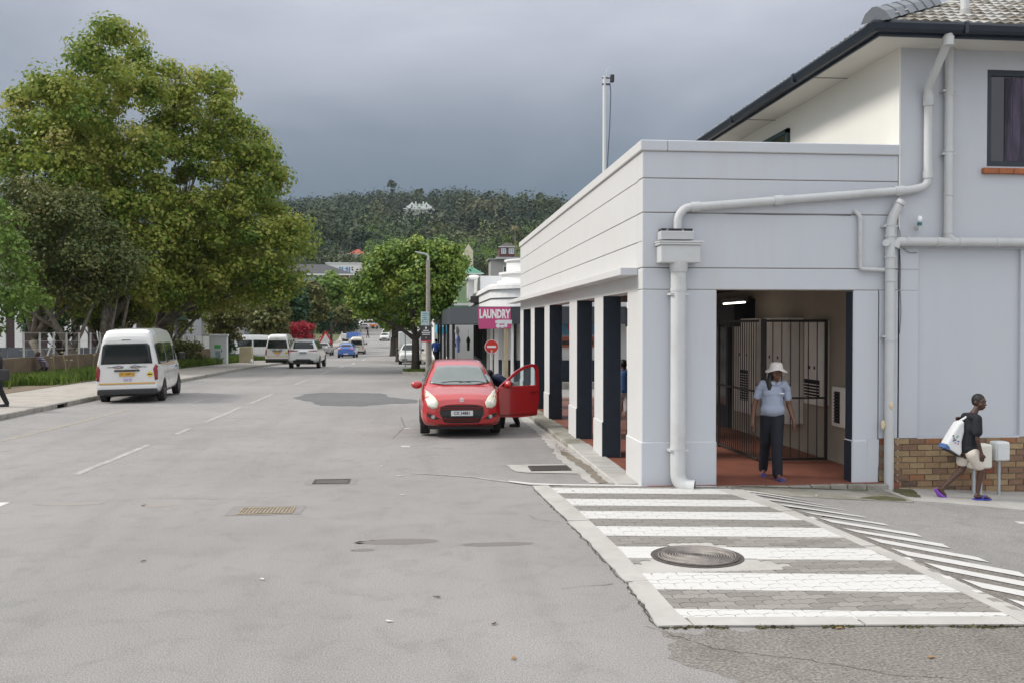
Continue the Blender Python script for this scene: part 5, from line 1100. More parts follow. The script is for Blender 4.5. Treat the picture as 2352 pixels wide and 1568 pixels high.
house('hillside_house', 'tiny white building in a clearing half way up the wooded hill', -65, -60, 700, 5, 80, 82.6, M_PWHITE, M_GRYR, 'hip', rh=1., ov=.3)
# mansion
man = empty('mansion', (-1.2, 800, 95.8), 0, 'white gabled mansion with green roof and veranda high on the wooded hill', 'house')
gabp = lambda c: [(c-4.8, 5), (c-4.8, 9.6), (c-3.2, 10.2), (c-1.6, 11.6), (c-.5, 13.2), (c, 13.9), (c+.5, 13.2), (c+1.6, 11.6), (c+3.2, 10.2), (c+4.8, 9.4), (c+4.8, 5)]
MB().box(-11.5, 12.5, 4, 16, -6, 8.0).build('wall', M_PWHITE, man)
for c in (-5.6, 6.6):
    g = MB().prism(gabp(c), 1.8, 2.4, 'y').build('gable', M_PWHITE, man); MB().box(c-.55, c+.55, 1.7, 1.79, 8.6, 11.0).build('window', M_DARKW, g)
MB().add([(-10.5, 2.5, 8.1), (11.5, 2.5, 8.1), (11.5, 16, 8.1), (-10.5, 16, 8.1), (-7, 9, 13.2), (8, 9, 13.2)], [(0, 1, 5, 4), (1, 2, 5), (2, 3, 4, 5), (3, 0, 4)]).build('roof', mat('mansion_roof', (.10, .15, .10), .8), man)
d_ = MB().prism([(-.2, 8.6), (-.2, 11.0), (.1, 11.9), (.6, 12.2), (1.2, 11.9), (1.5, 11.0), (1.5, 8.6)], 2.2, 4, 'y').build('dormer', M_PWHITE, man)
for x in (-2.8, 3.4): MB().box(x, x+1.0, 7, 8.4, 11, 15.0).build('chimney', M_PWHITE, man)
MB().add([(-13, -.5, 6.9), (14, -.5, 6.9), (14, 3.9, 8.3), (-13, 3.9, 8.3)], [(0, 1, 2, 3)]).build('veranda_roof', _mc['mansion_roof'], man)
MB().box(-13, 14, -.6, -.2, 6.2, 6.9).build('veranda_beam', M_PWHITE, man)
for x in np.linspace(-12.5, 13, 9): MB().box(x, x+.6, -.5, 0, 0, 6.2).build('column', M_PWHITE, man)
man.scale = (1, 1, .88)
# tall palm
pm = empty('palm_tree', (33.4, 330, gz(33, 330)), 0, 'tall thin palm standing above the dark red house', 'palm'); hp = 37.0-gz(33, 330)
MB().tube([(0, 0, -1), (.3, 0, hp*.5), (0, 0, hp)], [.35, .28, .22], 8).build('trunk', M_BARK, pm)
q = MB()
for i in range(22):
    a = i*2.4; dr = random.uniform(.2, 1.5); pts = [(0, 0, hp), (math.cos(a)*1.0, math.sin(a)*1.0, hp+.9-dr*.3), (math.cos(a)*1.9, math.sin(a)*1.9, hp+.3-dr*1.2)]
    for j in range(2):
        p, n_ = Vector(pts[j]), Vector(pts[j+1]); s = Vector((-math.sin(a), math.cos(a), 0))*.28; q.quad(p-s, p+s, n_+s*.6, n_-s*.6)
q.build('frond', mat('palm_olive', (.13, .12, .05), .8), pm)

# ================= walls, fences, street furniture =================
lw = empty('low_wall', (-16.1, 30, 0), 0, 'low brown plastered garden wall along the verge at left', 'wall')
M_BWALL = mat('brown_plaster', (.155, .11, .07), .92, var=.2, scale=1.2, bump=.3, bscale=12, stain=(.09, .075, .04), st_scale=1, st_amt=.7)
y = 28.
while y < 77: MB().box(-.12, .12, y-30, y-30+2.98, prof(y)-.3, prof(y)+1.12).build('wall_section', M_BWALL, lw); y += 3.
fn = empty('wire_fence', (-16.3, 30, 0), 0, 'pale posts of a wire fence standing behind the low wall', 'fence')
M_POST = mat('pale_post', (.42, .42, .40), .8, var=.15)
for i, y in enumerate(np.arange(40.5, 64, 1.55)):
    z = prof(y); lean = random.uniform(-.12, .12); MB().tube([(0, y-30, z), (0, y-30+lean, z+2.15)], .045, 8).build('post', M_POST, fn)
    if i % 4 == 2: MB().tube([(0, y-30-.8, z+1.05), (0, y-30, z+1.9)], .035, 6).build('brace', M_POST, fn)
for h in (1.4, 1.75, 2.1): MB().tube([(0, 10, h-.15), (0, 34, h-.4)], .008, 4).build('wire', M_POST, fn)
pf = empty('palisade_fence', (-16.3, 65, 0), 0, 'white palisade fence behind the low wall left of the white cabinet', 'fence')
for i, y in enumerate(np.arange(65, 79, .48)):
    z = prof(y); MB().box(-.03, .03, y-65, y-65+.16, z+.5, z+2.1).build('pale', M_PWHITE if i % 5 else M_POST, pf)
MB().box(-.05, -.03, 0, 14, .4, .5).box(-.05, -.03, 0, 14, 1.3, 1.4).build('rail', M_POST, pf)
uc = empty('utility_cabinet', (-13.9, 66.5, prof(66.5)+.1), .10, 'tall white roadside utility cabinet with green stickers', 'cabinet')
M_CABW = mat('cabinet_paint', (.66, .68, .69), .5, var=.03)
MB().box(-.56, .56, 0, .8, 0, 1.95).build('body', M_CABW, uc, bevel=.02); MB().box(-.62, .62, -.06, .86, 1.95, 2.06).build('lid', M_CABW, uc, bevel=.01)
d_ = MB().box(-.50, .50, -.03, 0, .1, 1.88).build('door', M_CABW, uc); MB().box(.18, .22, -.06, -.03, .85, 1.05).build('handle', M_BAR, d_)
MB().box(-.28, .14, -.036, -.031, 1.10, 1.36).build('green_sticker', mat('sticker_green', (.08, .42, .10), .5), d_); MB().box(-.22, .12, -.036, -.031, .42, .95).build('notice', mat('notice_teal', (.27, .40, .40), .5, var=.5, scale=12), d_)
bl = empty('stone_block', (-12.95, 71, prof(71)+.1), 0, 'beige concrete block right of the white utility cabinet', 'block'); MB().prism([(-.42, 0), (.55, 0), (.48, 1.18), (.42, 1.24), (-.36, 1.2), (-.4, 1.1)], 0, .6, 'y').build('block', mat('beige_block', (.38, .33, .22), .9, var=.08), bl, bevel=.02)
cn = empty('marker_cone', (-12.1, 69, prof(69)+.12), 0, 'small white cone shaped marker on the grass edge', 'marker'); MB().cyl((0, 0, 0), (0, 0, .32), .14, .05, 10).build('cone', M_PWHITE, cn, smooth=True)
ss = empty('street_sign', (-15.6, 62, prof(62)), 0, 'green and white street name sign on a pole beside the fence', 'sign'); MB().cyl((0, 0, 0), (0, 0, 3.5), .05, n=8).build('pole', mat('pole_grey', (.28, .28, .27), .6), ss); MB().box(.02, .62, -.02, .02, 3.05, 3.35).build('plate', mat('sign_mint', (.30, .52, .46), .5), ss); MB().box(-.5, -.02, -.02, .02, 3.15, 3.4).build('plate', _mc['sign_mint'], ss)
# right side : lamp post with boards
M_CPOLE = mat('concrete_pole', (.27, .25, .22), .85, var=.12, scale=3)
lp = empty('lamp_post', (.37, 44, .0), 0, 'tall concrete lamp post with two boards tied to it', 'lamp post')
MB().cyl((0, 0, 0), (0, 0, 5.3), .125, .085, 14).build('pole', M_CPOLE, lp, smooth='auto'); MB().tube([(0, 0, 5.25), (0, 0, 5.5), (-.12, 0, 5.58), (-.3, -.05, 5.61)], [.07, .05, .045, .04], 8).build('arm', mat('lamp_grey', (.42, .44, .45), .5), lp)
MB().prism([(-.62, 5.66), (-.25, 5.56), (-.1, 5.58), (-.2, 5.64), (-.6, 5.70)], -.1, .1, 'y').build('lamp_head', _mc['lamp_grey'], lp, bevel=.01)
nb = empty('poster_board', (.22, 43.85, 2.57), 0, 'pale blue-green notice board on the lamp post above the black board', 'sign')
MB().box(-.19, .19, 0, .02, -.32, .32).build('panel', mat('poster_pale', (.50, .58, .60), .6, stain=(.16, .38, .30), st_scale=7, st_amt=.9, st_lo=.45, st_hi=.6), nb)
for i in range(5): MB().box(-.14, .13-.04*(i % 2), -.006, 0, .22-i*.1, .25-i*.1).build('text_line', mat('text_teal', (.12, .22, .26), .6), nb)
bb_ = empty('poster_board', (.27, 43.85, 1.86), 0, 'black poster board with white text and red foot on the lamp post', 'sign')
MB().box(-.24, .24, 0, .02, -.37, .37).build('panel', mat('poster_black', (.045, .045, .05), .6), bb_); MB().box(-.24, .24, -.005, 0, -.37, -.30).build('red_band', mat('band_red', (.50, .04, .06), .6), bb_)
for i, w in enumerate((.26, .40, .34)): MB().box(-w/2, w/2, -.006, 0, .13-i*.09, .17-i*.09).build('text_line', M_PWHITE, bb_)
MB().ell((0, -.01, .27), (.045, .01, .06), 10, 6).build('emblem', M_PWHITE, bb_); MB().ell((0, -.01, -.18), (.04, .01, .035), 8, 6).build('emblem', mat('emblem_tan', (.45, .33, .2), .6), bb_)
# laundry sign on a wooden post
M_WOOD = mat('wooden_post', (.40, .32, .19), .85, var=.2, scale=6, stretch=(4, 4, .4))
ls = empty('laundry_sign', (2.72, 34.5, 0), 0, 'pink LAUNDRY sign board on a wooden post', 'sign')
MB().box(.40, .52, .02, .14, -.2, 2.9).build('post', M_WOOD, ls)
pn = MB().prism([(-.60, 2.90), (.60, 2.93), (.63, 2.13), (-.57, 2.11)], -.02, .015, 'y').build('panel', mat('laundry_pink', (.50, .065, .20), .55, var=.03), ls)
text_mesh('lettering', 'LAUNDRY', .44, mat('letter_white', (.82, .80, .80), .5), pn, facing_south(.015, -.024, 2.645), ext=.003, bold=.020, sx=.56)
MB().box(.10, .66, -.03, -.021, 2.30, 2.44).box(.04, .20, -.031, -.022, 2.32, 2.42).ell((.14, -.026, 2.22), (.08, .008, .08), 12, 6).ell((.30, -.026, 2.20), (.09, .008, .06), 12, 6).ell((.43, -.026, 2.24), (.06, .008, .08), 12, 6).build('basket_picture', mat('basket_white', (.68, .70, .70), .6, stain=(.35, .45, .45), st_scale=14, st_amt=.6), pn)
ne = empty('no_entry_sign', (2.71, 35.6, 0), 0, 'round red no entry sign on a pale post', 'sign')
MB().cyl((0, .03, -.1), (0, .03, 1.32), .05, n=10).build('post', M_POST, ne)
MB().cyl((0, 0, 1.44), (0, .02, 1.44), .265, n=32).build('rim', M_PWHITE, ne); MB().cyl((0, -.006, 1.44), (0, 0, 1.44), .245, n=32).build('disc', mat('sign_red', (.55, .03, .02), .45), ne); MB().box(-.17, .17, -.012, -.006, 1.40, 1.48).build('bar', M_PWHITE, ne)
for x, y, h, lb in ((-.98, 62, 3.2, 'thin grey sign pole in front of the white truck, left one'), (-.42, 55, 2.6, 'grey pole just left of the dark tree trunk'), (.52, 45.6, 2.4, 'grey steel pole right behind the lamp post')):
    e = empty('sign_pole', (x, y, prof(y)), 0, lb, 'pole'); MB().cyl((0, 0, 0), (0, 0, h), .04, n=8).build('pole', _mc['pole_grey'], e)
    if y == 62: MB().box(-.6, .1, -.03, .03, h-.1, h+.05).build('bracket', _mc['pole_grey'], e); MB().ell((-.5, 0, h+.1), (.28, .12, .1), 10, 6).build('lamp', M_PWHITE, e)
# hanging clothes outside the shop front
for i, (y, z, c, lb) in enumerate(((41.5, 1.3, (.5, .2, .2), 'pink striped garment hanging from the shop canopy'), (39.5, 1.5, (.55, .55, .58), 'white shirt hanging from the canopy corner'), (38.6, 1.15, (.16, .20, .38), 'blue shirt hanging from the canopy corner'), (47, 1.0, (.05, .08, .03), 'dark green garment in the shop front under the canopy'))):
    x = 1.55 if i < 3 else 2.4; e = empty('hanging_garment', (x, y, z), 0, lb, 'garment'); MB().prism([(-.16, 0), (.16, 0), (.18, .6), (.26, .5), (.3, .62), (.08, .86), (-.08, .86), (-.3, .62), (-.24, .5), (-.18, .6)], -.04, .04, 'y').build('garment', mat('garment_%d' % i if False else ['pink_cloth', 'white_cloth', 'blue_cloth', 'green_cloth'][i], c, .9), e, bevel=.02); e.scale = (.62, .8, .8); e.rotation_euler = (0, 0, 1.05)
    MB().cyl((0, 0, .86), (0, 0, 2.3-z if i < 3 else 1.3), .008, n=5).build('hook', M_BAR, e)
# warning signs far down the street
for x, y, s, lb in ((-11.2, 113, .9, 'red and white triangular road sign right of the blossom'), (-12.1, 116, .55, 'smaller red triangular sign left of the larger triangular one')):
    e = empty('warning_sign', (x, y, prof(y)), 0, lb, 'sign'); MB().cyl((0, 0, 0), (0, 0, 2.2), .04, n=6).build('pole', _mc['pole_grey'], e)
    MB().prism([(-s, 1.4), (s, 1.4), (0, 1.4+1.73*s)], -.03, -.01, 'y').build('border', _mc['sign_red'], e); MB().prism([(-s*.62, 1.4+.22*s), (s*.62, 1.4+.22*s), (0, 1.4+1.3*s)], -.05, -.031, 'y').build('face', M_PWHITE, e)
# street haze
hz = MB().box(-900, 900, -60, 1280, -6, 260).build('haze', mat('haze', (1, 1, 1)), kind='stuff'); tag(hz, 'thin pale air in front of the hill', 'haze')

hm = hz.data.materials[0]; t = hm.node_tree; t.nodes.remove(t.nodes['Principled BSDF'])
pv = t.nodes.new('ShaderNodeVolumePrincipled'); pv.inputs['Color'].default_value = (.80, .88, 1, 1); pv.inputs['Density'].default_value = .00007; pv.inputs['Anisotropy'].default_value = .2
t.links.new(pv.outputs[0], t.nodes['Material Output'].inputs['Volume'])
for n_ in list(t.nodes):
    if n_.type == 'NEW_GEOMETRY': t.nodes.remove(n_)
# ================= vehicles =================
def bspl(P, n):
    """uniform cubic b-spline through control list P (clamped), n samples"""
    P = [np.array(p, float) for p in P]; Q = [2*P[0]-P[1]] + P + [2*P[-1]-P[-2]]; out = []
    m = len(Q)-3
    for i in range(n):
        t = i/(n-1)*m; k = min(int(t), m-1); t -= k
        out.append(((1-t)**3*Q[k] + (3*t**3-6*t*t+4)*Q[k+1] + (-3*t**3+3*t*t+3*t+1)*Q[k+2] + t**3*Q[k+3])/6)
    return out
def lerp_st(st, n):
    st = np.array(st, float); ys = st[:, 0]; out = []
    s = np.linspace(0, len(st)-1, n)
    for v in s:
        k = min(int(v), len(st)-2); t = v-k
        p0, p1, p2, p3 = st[max(k-1, 0)], st[k], st[k+1], st[min(k+2, len(st)-1)]
        out.append(p1*(1-t)+p2*t if False else .5*((2*p1)+(-p0+p2)*t*.7+(2*p0-5*p1+4*p2-p3)*t*t*.35+(-p0+3*p1-3*p2+p3)*t**3*.35) + (0 if True else 0)) if False else out.append(p1+(p2-p1)*(t*t*(3-2*t)*.35+t*.65))
    return out
def loft_body(st, nst=54, nr=17):
    """st rows: y, zbottom, zbelt, wbelt, ztop, wtop, wmax"""
    rows = []
    for (y, zb, zs, ws, zt, wt, wm) in lerp_st(st, nst):
        zm = zb+(zs-zb)*.5
        cp = [(0, zb), (wm*.80, zb), (wm*.95, zb+.03), (wm, zb+.16*(zs-zb)/.6), (wm, zm), (ws+(wm-ws)*.5, zs-(zs-zb)*.15), (ws, zs), ((ws+wt)/2, (zs+zt)/2), (wt, zt-.05*(zt-zs)-.02), (wt*.86, zt-.004), (wt*.5, zt+.006), (0, zt+.012)]
        rows.append((y, bspl(cp, nr)))
    V, F = [], []
    for y, ring in rows:
        full = [(x, y, z) for x, z in ring] + [(-x, y, z) for x, z in ring[-2:0:-1]]
        V += full
    m = 2*nr-2
    for i in range(len(rows)-1):
        for j in range(m): F.append((i*m+j, i*m+(j+1) % m, (i+1)*m+(j+1) % m, (i+1)*m+j))
    F.append(tuple(range(m))); F.append(tuple((len(rows)-1)*m+j for j in range(m-1, -1, -1)))
    # stations run front(+y) to rear(-y)
    return V, F
class Shell:
    def __init__(s, V, F): s.V, s.F = V, F; s.b = BVHTree.FromPolygons([Vector(v) for v in V], F)
    def hit(s, o, d):
        h = s.b.ray_cast(Vector(o), Vector(d)); return h[0]
def patch(sh, outline, ax, sign, off=.006, rings=6, dens=4, rim=.0):
    """project a star-shaped outline onto the shell. ax 'y': outline in (x,z) seen from sign*y ; ax 'x': outline in (y,z) seen from sign*x"""
    O = []
    n = len(outline)
    for i in range(n):
        a, b = outline[i], outline[(i+1) % n]
        for k in range(dens): O.append((a[0]+(b[0]-a[0])*k/dens, a[1]+(b[1]-a[1])*k/dens))
    c = (sum(p[0] for p in O)/len(O), sum(p[1] for p in O)/len(O)); V, F = [], []
    def put(u, w, extra=0):
        if ax == 'y': o, d = (u, 9*sign, w), (0, -sign, 0)
        else: o, d = (9*sign, u, w), (-sign, 0, 0)
        h = sh.hit(o, d)
        if h is None:
            q = V[-1] if V else None; h = Vector((u, 0, w)) if ax == 'y' else Vector((0, u, w))
            if q is not None:
                h = Vector((u, q[1], w)) if ax == 'y' else Vector((q[0], u, w)); return tuple(h)
        h = h - Vector(d)*(off+extra); return tuple(h)
    V.append(put(*c)); m = len(O)
    for r in range(1, rings+1):
        for p in O:
            t = r/rings; V.append(put(c[0]+(p[0]-c[0])*t, c[1]+(p[1]-c[1])*t))
    for p in O: V.append(put(*p, extra=-off-.012))
    for j in range(m):
        F.append((0, 1+j, 1+(j+1) % m))
        for r in range(rings): a = 1+r*m; F.append((a+j, a+m+j, a+m+(j+1) % m, a+(j+1) % m))
    return MB().add(V, F)
M_TYRE = mat('tyre', (.018, .018, .019), .85, bump=.2, bscale=60); M_RIM = mat('wheel_rim', (.32, .33, .34), .35, metal=.7); M_STEEL = mat('steel_rim', (.10, .10, .10), .5, metal=.4)
M_GLASSC = mat('car_glass', (.010, .014, .016), .04, spec=.5, coat=.0)
M_PLAST = mat('black_plastic', (.018, .018, .019), .55); M_CHROME = mat('chrome', (.6, .6, .62), .15, metal=1)
M_TAIL = mat('tail_lamp', (.20, .008, .010), .2, coat=.6); M_HEAD = mat('head_lamp', (.55, .55, .50), .2, coat=.6); M_PLATE = mat('number_plate', (.62, .63, .64), .5); M_PLTXT = mat('plate_text', (.03, .03, .04), .6)
def paint(name, c, r=.22): return mat(name, c, r, coat=.7, spec=.5, var=.02, scale=3)
def wheel(par, x, y, R, w, side, rim=M_RIM, detail=True):
    q = MB(); n = 28
    prof_ = [(0, R*.62), (0, R*.93), (.02, R), (w-.02, R), (w, R*.93), (w, R*.62)]
    V, F = [], []
    for (dx, r_) in prof_:
        for k in range(n): a = 2*PI*k/n; V.append((x-side*w+side*dx, y+r_*math.cos(a), R+r_*math.sin(a)))
    for i in range(len(prof_)-1):
        for k in range(n): F.append((i*n+k, i*n+(k+1) % n, (i+1)*n+(k+1) % n, (i+1)*n+k))
    q.add(V, F); wh = q.build('wheel', M_TYRE, par, smooth='auto')
    q = MB().cyl((x-side*.05, y, R), (x-side*.045, y, R), R*.63, n=n)
    q.build('wheel_well', M_PLAST, wh)
    q = MB()
    if detail:
        for k in range(5):
            a = 2*PI*k/5+.3; c, s_ = math.cos(a), math.sin(a); px, pz = -s_, c
            p = [(R*.10, -.03), (R*.60, -.045), (R*.60, .045), (R*.10, .03)]
            V = [(x-side*.012, y+c*u+px*v, R+s_*u+pz*v) for u, v in p]+[(x-side*.045, y+c*u+px*v, R+s_*u+pz*v) for u, v in p]; q.add(V, [(0, 1, 2, 3), (0, 1, 5, 4), (1, 2, 6, 5), (2, 3, 7, 6), (3, 0, 4, 7)])
    q.cyl((x-side*.045, y, R), (x-side*.008, y, R), R*.13, n=12)
    V = []; 
    for k in range(n):
        a = 2*PI*k/n
        V += [(x-side*.004, y+R*.66*math.cos(a), R+R*.66*math.sin(a)), (x-side*.006, y+R*.58*math.cos(a), R+R*.58*math.sin(a)), (x-side*.045, y+R*.56*math.cos(a), R+R*.56*math.sin(a))]
    q.add(V, [f for k in range(n) for f in ((3*k, 3*((k+1) % n), 3*((k+1) % n)+1, 3*k+1), (3*k+1, 3*((k+1) % n)+1, 3*((k+1) % n)+2, 3*k+2))])
    q.build('rim', rim, wh, smooth='auto'); return wh
def arch(sh, par, y, R, wm, side):
    o = [(y+R*1.16*math.cos(a), R*1.02+R*1.14*math.sin(a)) for a in np.linspace(-.12*PI, 1.12*PI, 16)]
    return patch(sh, o, 'x', side, off=.003, rings=3, dens=1).build('wheel_arch', M_PLAST, par)
def place(e, x, y, heading, roll=0): e.location = (x, y, gz(x, y)+.0); e.rotation_euler = (0, roll, heading)
# heading 0 : the vehicle points away (+y)
def plate(par, x, y, z, w, h, txt, sign, m=M_PLATE, mt=M_PLTXT, size=.09, label=None):
    p = MB().box(x-w/2, x+w/2, min(y, y+sign*.012), max(y, y+sign*.012), z-h/2, z+h/2).build('number_plate', m, par)
    if txt:
        Mx = Matrix.Translation((x, y+sign*.014, z)) @ Matrix.Rotation(PI/2, 4, 'X') if sign < 0 else Matrix.Translation((x, y+sign*.014, z)) @ Matrix.Rotation(PI, 4, 'Z') @ Matrix.Rotation(PI/2, 4, 'X')
        text_mesh('plate_text', txt, size, mt, p, Mx, ext=.001, bold=.002, sx=.9)
    return p
def mirror(par, sx, x, y, z, m, s=1.): return MB().ell((x+sx*.10*s, y, z), (.12*s, .07*s, .085*s), 14, 10).cyl((x, y, z-.03), (x+sx*.06, y, z-.02), .03).build('mirror', m, par, smooth=True)

# ---------- high-roof minibus ----------
def minibus(label, pm=None, group='white minibus taxis', plate_txt='', deco=True, detail=True):
    e = empty('minibus', (0, 0, 0), 0, label, 'minibus', group); pm = pm or paint('white_car_paint', (.62, .62, .60))
    L = 4.85; h = L/2
    st = [(h, .45, .75, .60, .80, .45, .62), (h-.05, .30, .92, .78, 1.00, .62, .80), (h-.25, .26, 1.02, .84, 1.16, .70, .88), (h-.62, .26, 1.08, .90, 1.55, .74, .92), (h-1.05, .26, 1.12, .915, 2.02, .76, .935), (h-1.45, .26, 1.14, .92, 2.22, .74, .94), (h-2.3, .26, 1.14, .92, 2.27, .72, .94), (-h+.9, .26, 1.14, .92, 2.27, .70, .94), (-h+.35, .28, 1.14, .91, 2.24, .68, .93), (-h+.12, .30, 1.12, .89, 2.14, .67, .92), (-h+.03, .34, 1.10, .87, 2.02, .66, .90), (-h, .40, 1.08, .85, 1.92, .64, .87)]
    V, F = loft_body(st, 60, 19); sh = Shell(V, F); bd = MB().add(V, F).build('body', pm, e, smooth='auto')
    # rear
    patch(sh, [(-.74, 1.21), (.74, 1.21), (.73, 1.30), (.67, 1.76), (.60, 1.82), (-.60, 1.82), (-.67, 1.76), (-.73, 1.30)], 'y', -1, .012, 8, 5).build('rear_window', M_GLASSC, e, smooth=True)
    for s in (1, -1): patch(sh, [(s*.80, .70), (s*.885, .72), (s*.885, 1.12), (s*.83, 1.20), (s*.76, 1.05)], 'y', -1, .02, 3, 3).build('tail_lamp', M_TAIL, e, smooth=True)
    MB().box(-.86, .86, -h-.06, -h+.25, .28, .44).build('rear_bumper', M_PLAST, e, bevel=.03, seg=2)
    MB().box(-.84, .84, -h-.035, -h+.1, .445, .56).build('bumper_step', pm, e, bevel=.02, seg=2)
    MB().box(-.36, .36, -h-.05, -h+.0, .985, 1.035).build('handle_bar', M_PLAST, e, bevel=.01)
    plate(e, 0, -h-.02, .90, .44, .12, plate_txt, -1, mat('yellow_plate', (.62, .33, .02), .5) if deco else M_PLATE)
    MB().box(-.13, .13, -h-.0, -h+.1, 1.91, 1.94).build('brake_lamp', mat('dark_red', (.08, .01, .01), .4), e)
    if deco:
        MB().box(-.80, .80, -h-.025, -h+.01, .60, .635).build('stripe', mat('ochre_stripe', (.55, .30, .03), .6), e)
        bdg = MB().cyl((.66, -h-.015, .88), (.66, -h+.02, .88), .085, n=20).build('badge', mat('badge_yellow', (.62, .48, .03), .5), e); MB().box(.60, .72, -h-.018, -h-.015, .86, .90).build('badge_text', M_PLTXT, bdg)
        MB().box(-.10, .13, -h-.022, -h-.0, .70, .77).build('sticker', mat('violet_sticker', (.42, .36, .55), .5, var=.4, scale=20), e)
        cols = [mat('swirl_red', (.45, .08, .07), .5), mat('swirl_green', (.05, .30, .16), .5), mat('swirl_blue', (.07, .10, .30), .5)]
        for k, (ph, cm) in enumerate(zip((0, .9, 1.9), cols)):
            for s in (1, -1):
                q = MB(); xs_ = np.linspace(.10, .58, 15); pts = [(s*x, -h-.012, 1.105+.035*math.sin(x*17+ph*2)*(1-(x-.1)/.6)+.012*k) for x in xs_]; q.tube(pts, [.010]*8+[.008, .007, .006, .005, .004, .003, .002], 5); q.build('swirl_decal', cm, e)
        MB().cyl((0, -h-.014, 1.10), (0, -h+.0, 1.10), .055, n=16).build('ring_decal', mat('decal_pale', (.55, .60, .60), .5), e)
    # sides
    for s in (1, -1):
        patch(sh, [(-h+.22, 1.18), (-h+1.55, 1.18), (-h+1.60, 1.78), (-h+1.5, 1.82), (-h+.34, 1.82), (-h+.24, 1.74)], 'x', s, .012, 6, 3).build('side_window', M_GLASSC, e, smooth=True)
        patch(sh, [(-h+1.70, 1.18), (h-1.75, 1.18), (h-1.75, 1.80), (-h+1.72, 1.82)], 'x', s, .012, 6, 3).build('side_window', M_GLASSC, e, smooth=True)
        patch(sh, [(h-1.62, 1.20), (h-.62, 1.16), (h-.85, 1.50), (h-1.05, 1.68), (h-1.60, 1.68)], 'x', s, .008, 4, 3).build('door_window', M_GLASSC, e, smooth=True)
        if deco: patch(sh, [(-h+.05, 1.14), (h-.55, 1.12), (h-.55, 1.145), (-h+.05, 1.165)], 'x', s, .006, 2, 8).build('stripe', _mc['ochre_stripe'], e)
        for y in (h-1.68, -h+1.64): patch(sh, [(y, .32), (y+.012, .32), (y+.012, 1.9), (y, 1.9)], 'x', s, .003, 2, 6).build('panel_gap', mat('gap_grey', (.16, .16, .16), .8), e)
        if detail: patch(sh, [(h-1.5, .98), (h-1.3, .98), (h-1.3, 1.02), (h-1.5, 1.02)], 'x', s, .03, 2, 2).build('door_handle', M_PLAST, e)
        if deco:
            for k, cm in enumerate(cols): patch(sh, [(h-1.25, .78+.05*k), (h-.8, .80+.07*k), (h-.75, .84+.07*k), (h-1.1, .81+.05*k)], 'x', s, .006, 2, 2).build('swirl_decal', cm, e)
        MB().box(s*.93 if s > 0 else s*1.14, s*1.14 if s > 0 else s*.93, h-.82, h-.68, 1.18, 1.44).build('mirror', M_PLAST, e, bevel=.04, seg=2)
        for y in (h-.62-.25, -h+.95):
            arch(sh, e, y, .34, .94, s); wheel(e, s*.945, y, .34, .22, s, M_STEEL if deco else M_RIM, detail)
        patch(sh, [(s*.42, .86), (s*.70, .88), (s*.66, 1.02), (s*.45, .96)], 'y', 1, .01, 3, 2).build('head_lamp', M_HEAD, e, smooth=True)
    patch(sh, [(-.70, 1.14), (.70, 1.14), (.62, 1.72), (-.62, 1.72)], 'y', 1, .008, 6, 5).build('windscreen', M_GLASSC, e, smooth=True)
    patch(sh, [(-.3, .74), (.3, .74), (.34, .88), (-.34, .88)], 'y', 1, .006, 3, 3).build('grille', M_PLAST, e)
    MB().box(-.7, .7, -h+.5, h-.5, .20, .32).build('underbody', M_PLAST, e)
    for s in (1, -1): pass
    return e
mb1 = minibus('white high-roof minibus taxi with swirl decals and yellow plate parked at the left kerb', plate_txt='CX 12007 A'); place(mb1, -9.12, 31.9, math.radians(6), math.radians(-1.2))
mb2 = minibus('white minibus taxi seen from behind, between the crossing minibus and the white four-by-four', plate_txt='', detail=False); place(mb2, -10.75, 74.0, math.radians(2))
mb3 = minibus('white minibus taxi side-on, turning into the side lane at left', deco=False, detail=True); place(mb3, -15.2, 90.0, math.radians(-62))
mb4 = minibus('cream high-roof minibus driving away behind the blue hatchback', paint('cream_car_paint', (.55, .51, .44)), deco=False, detail=False); place(mb4, -8.15, 124.0, 0)

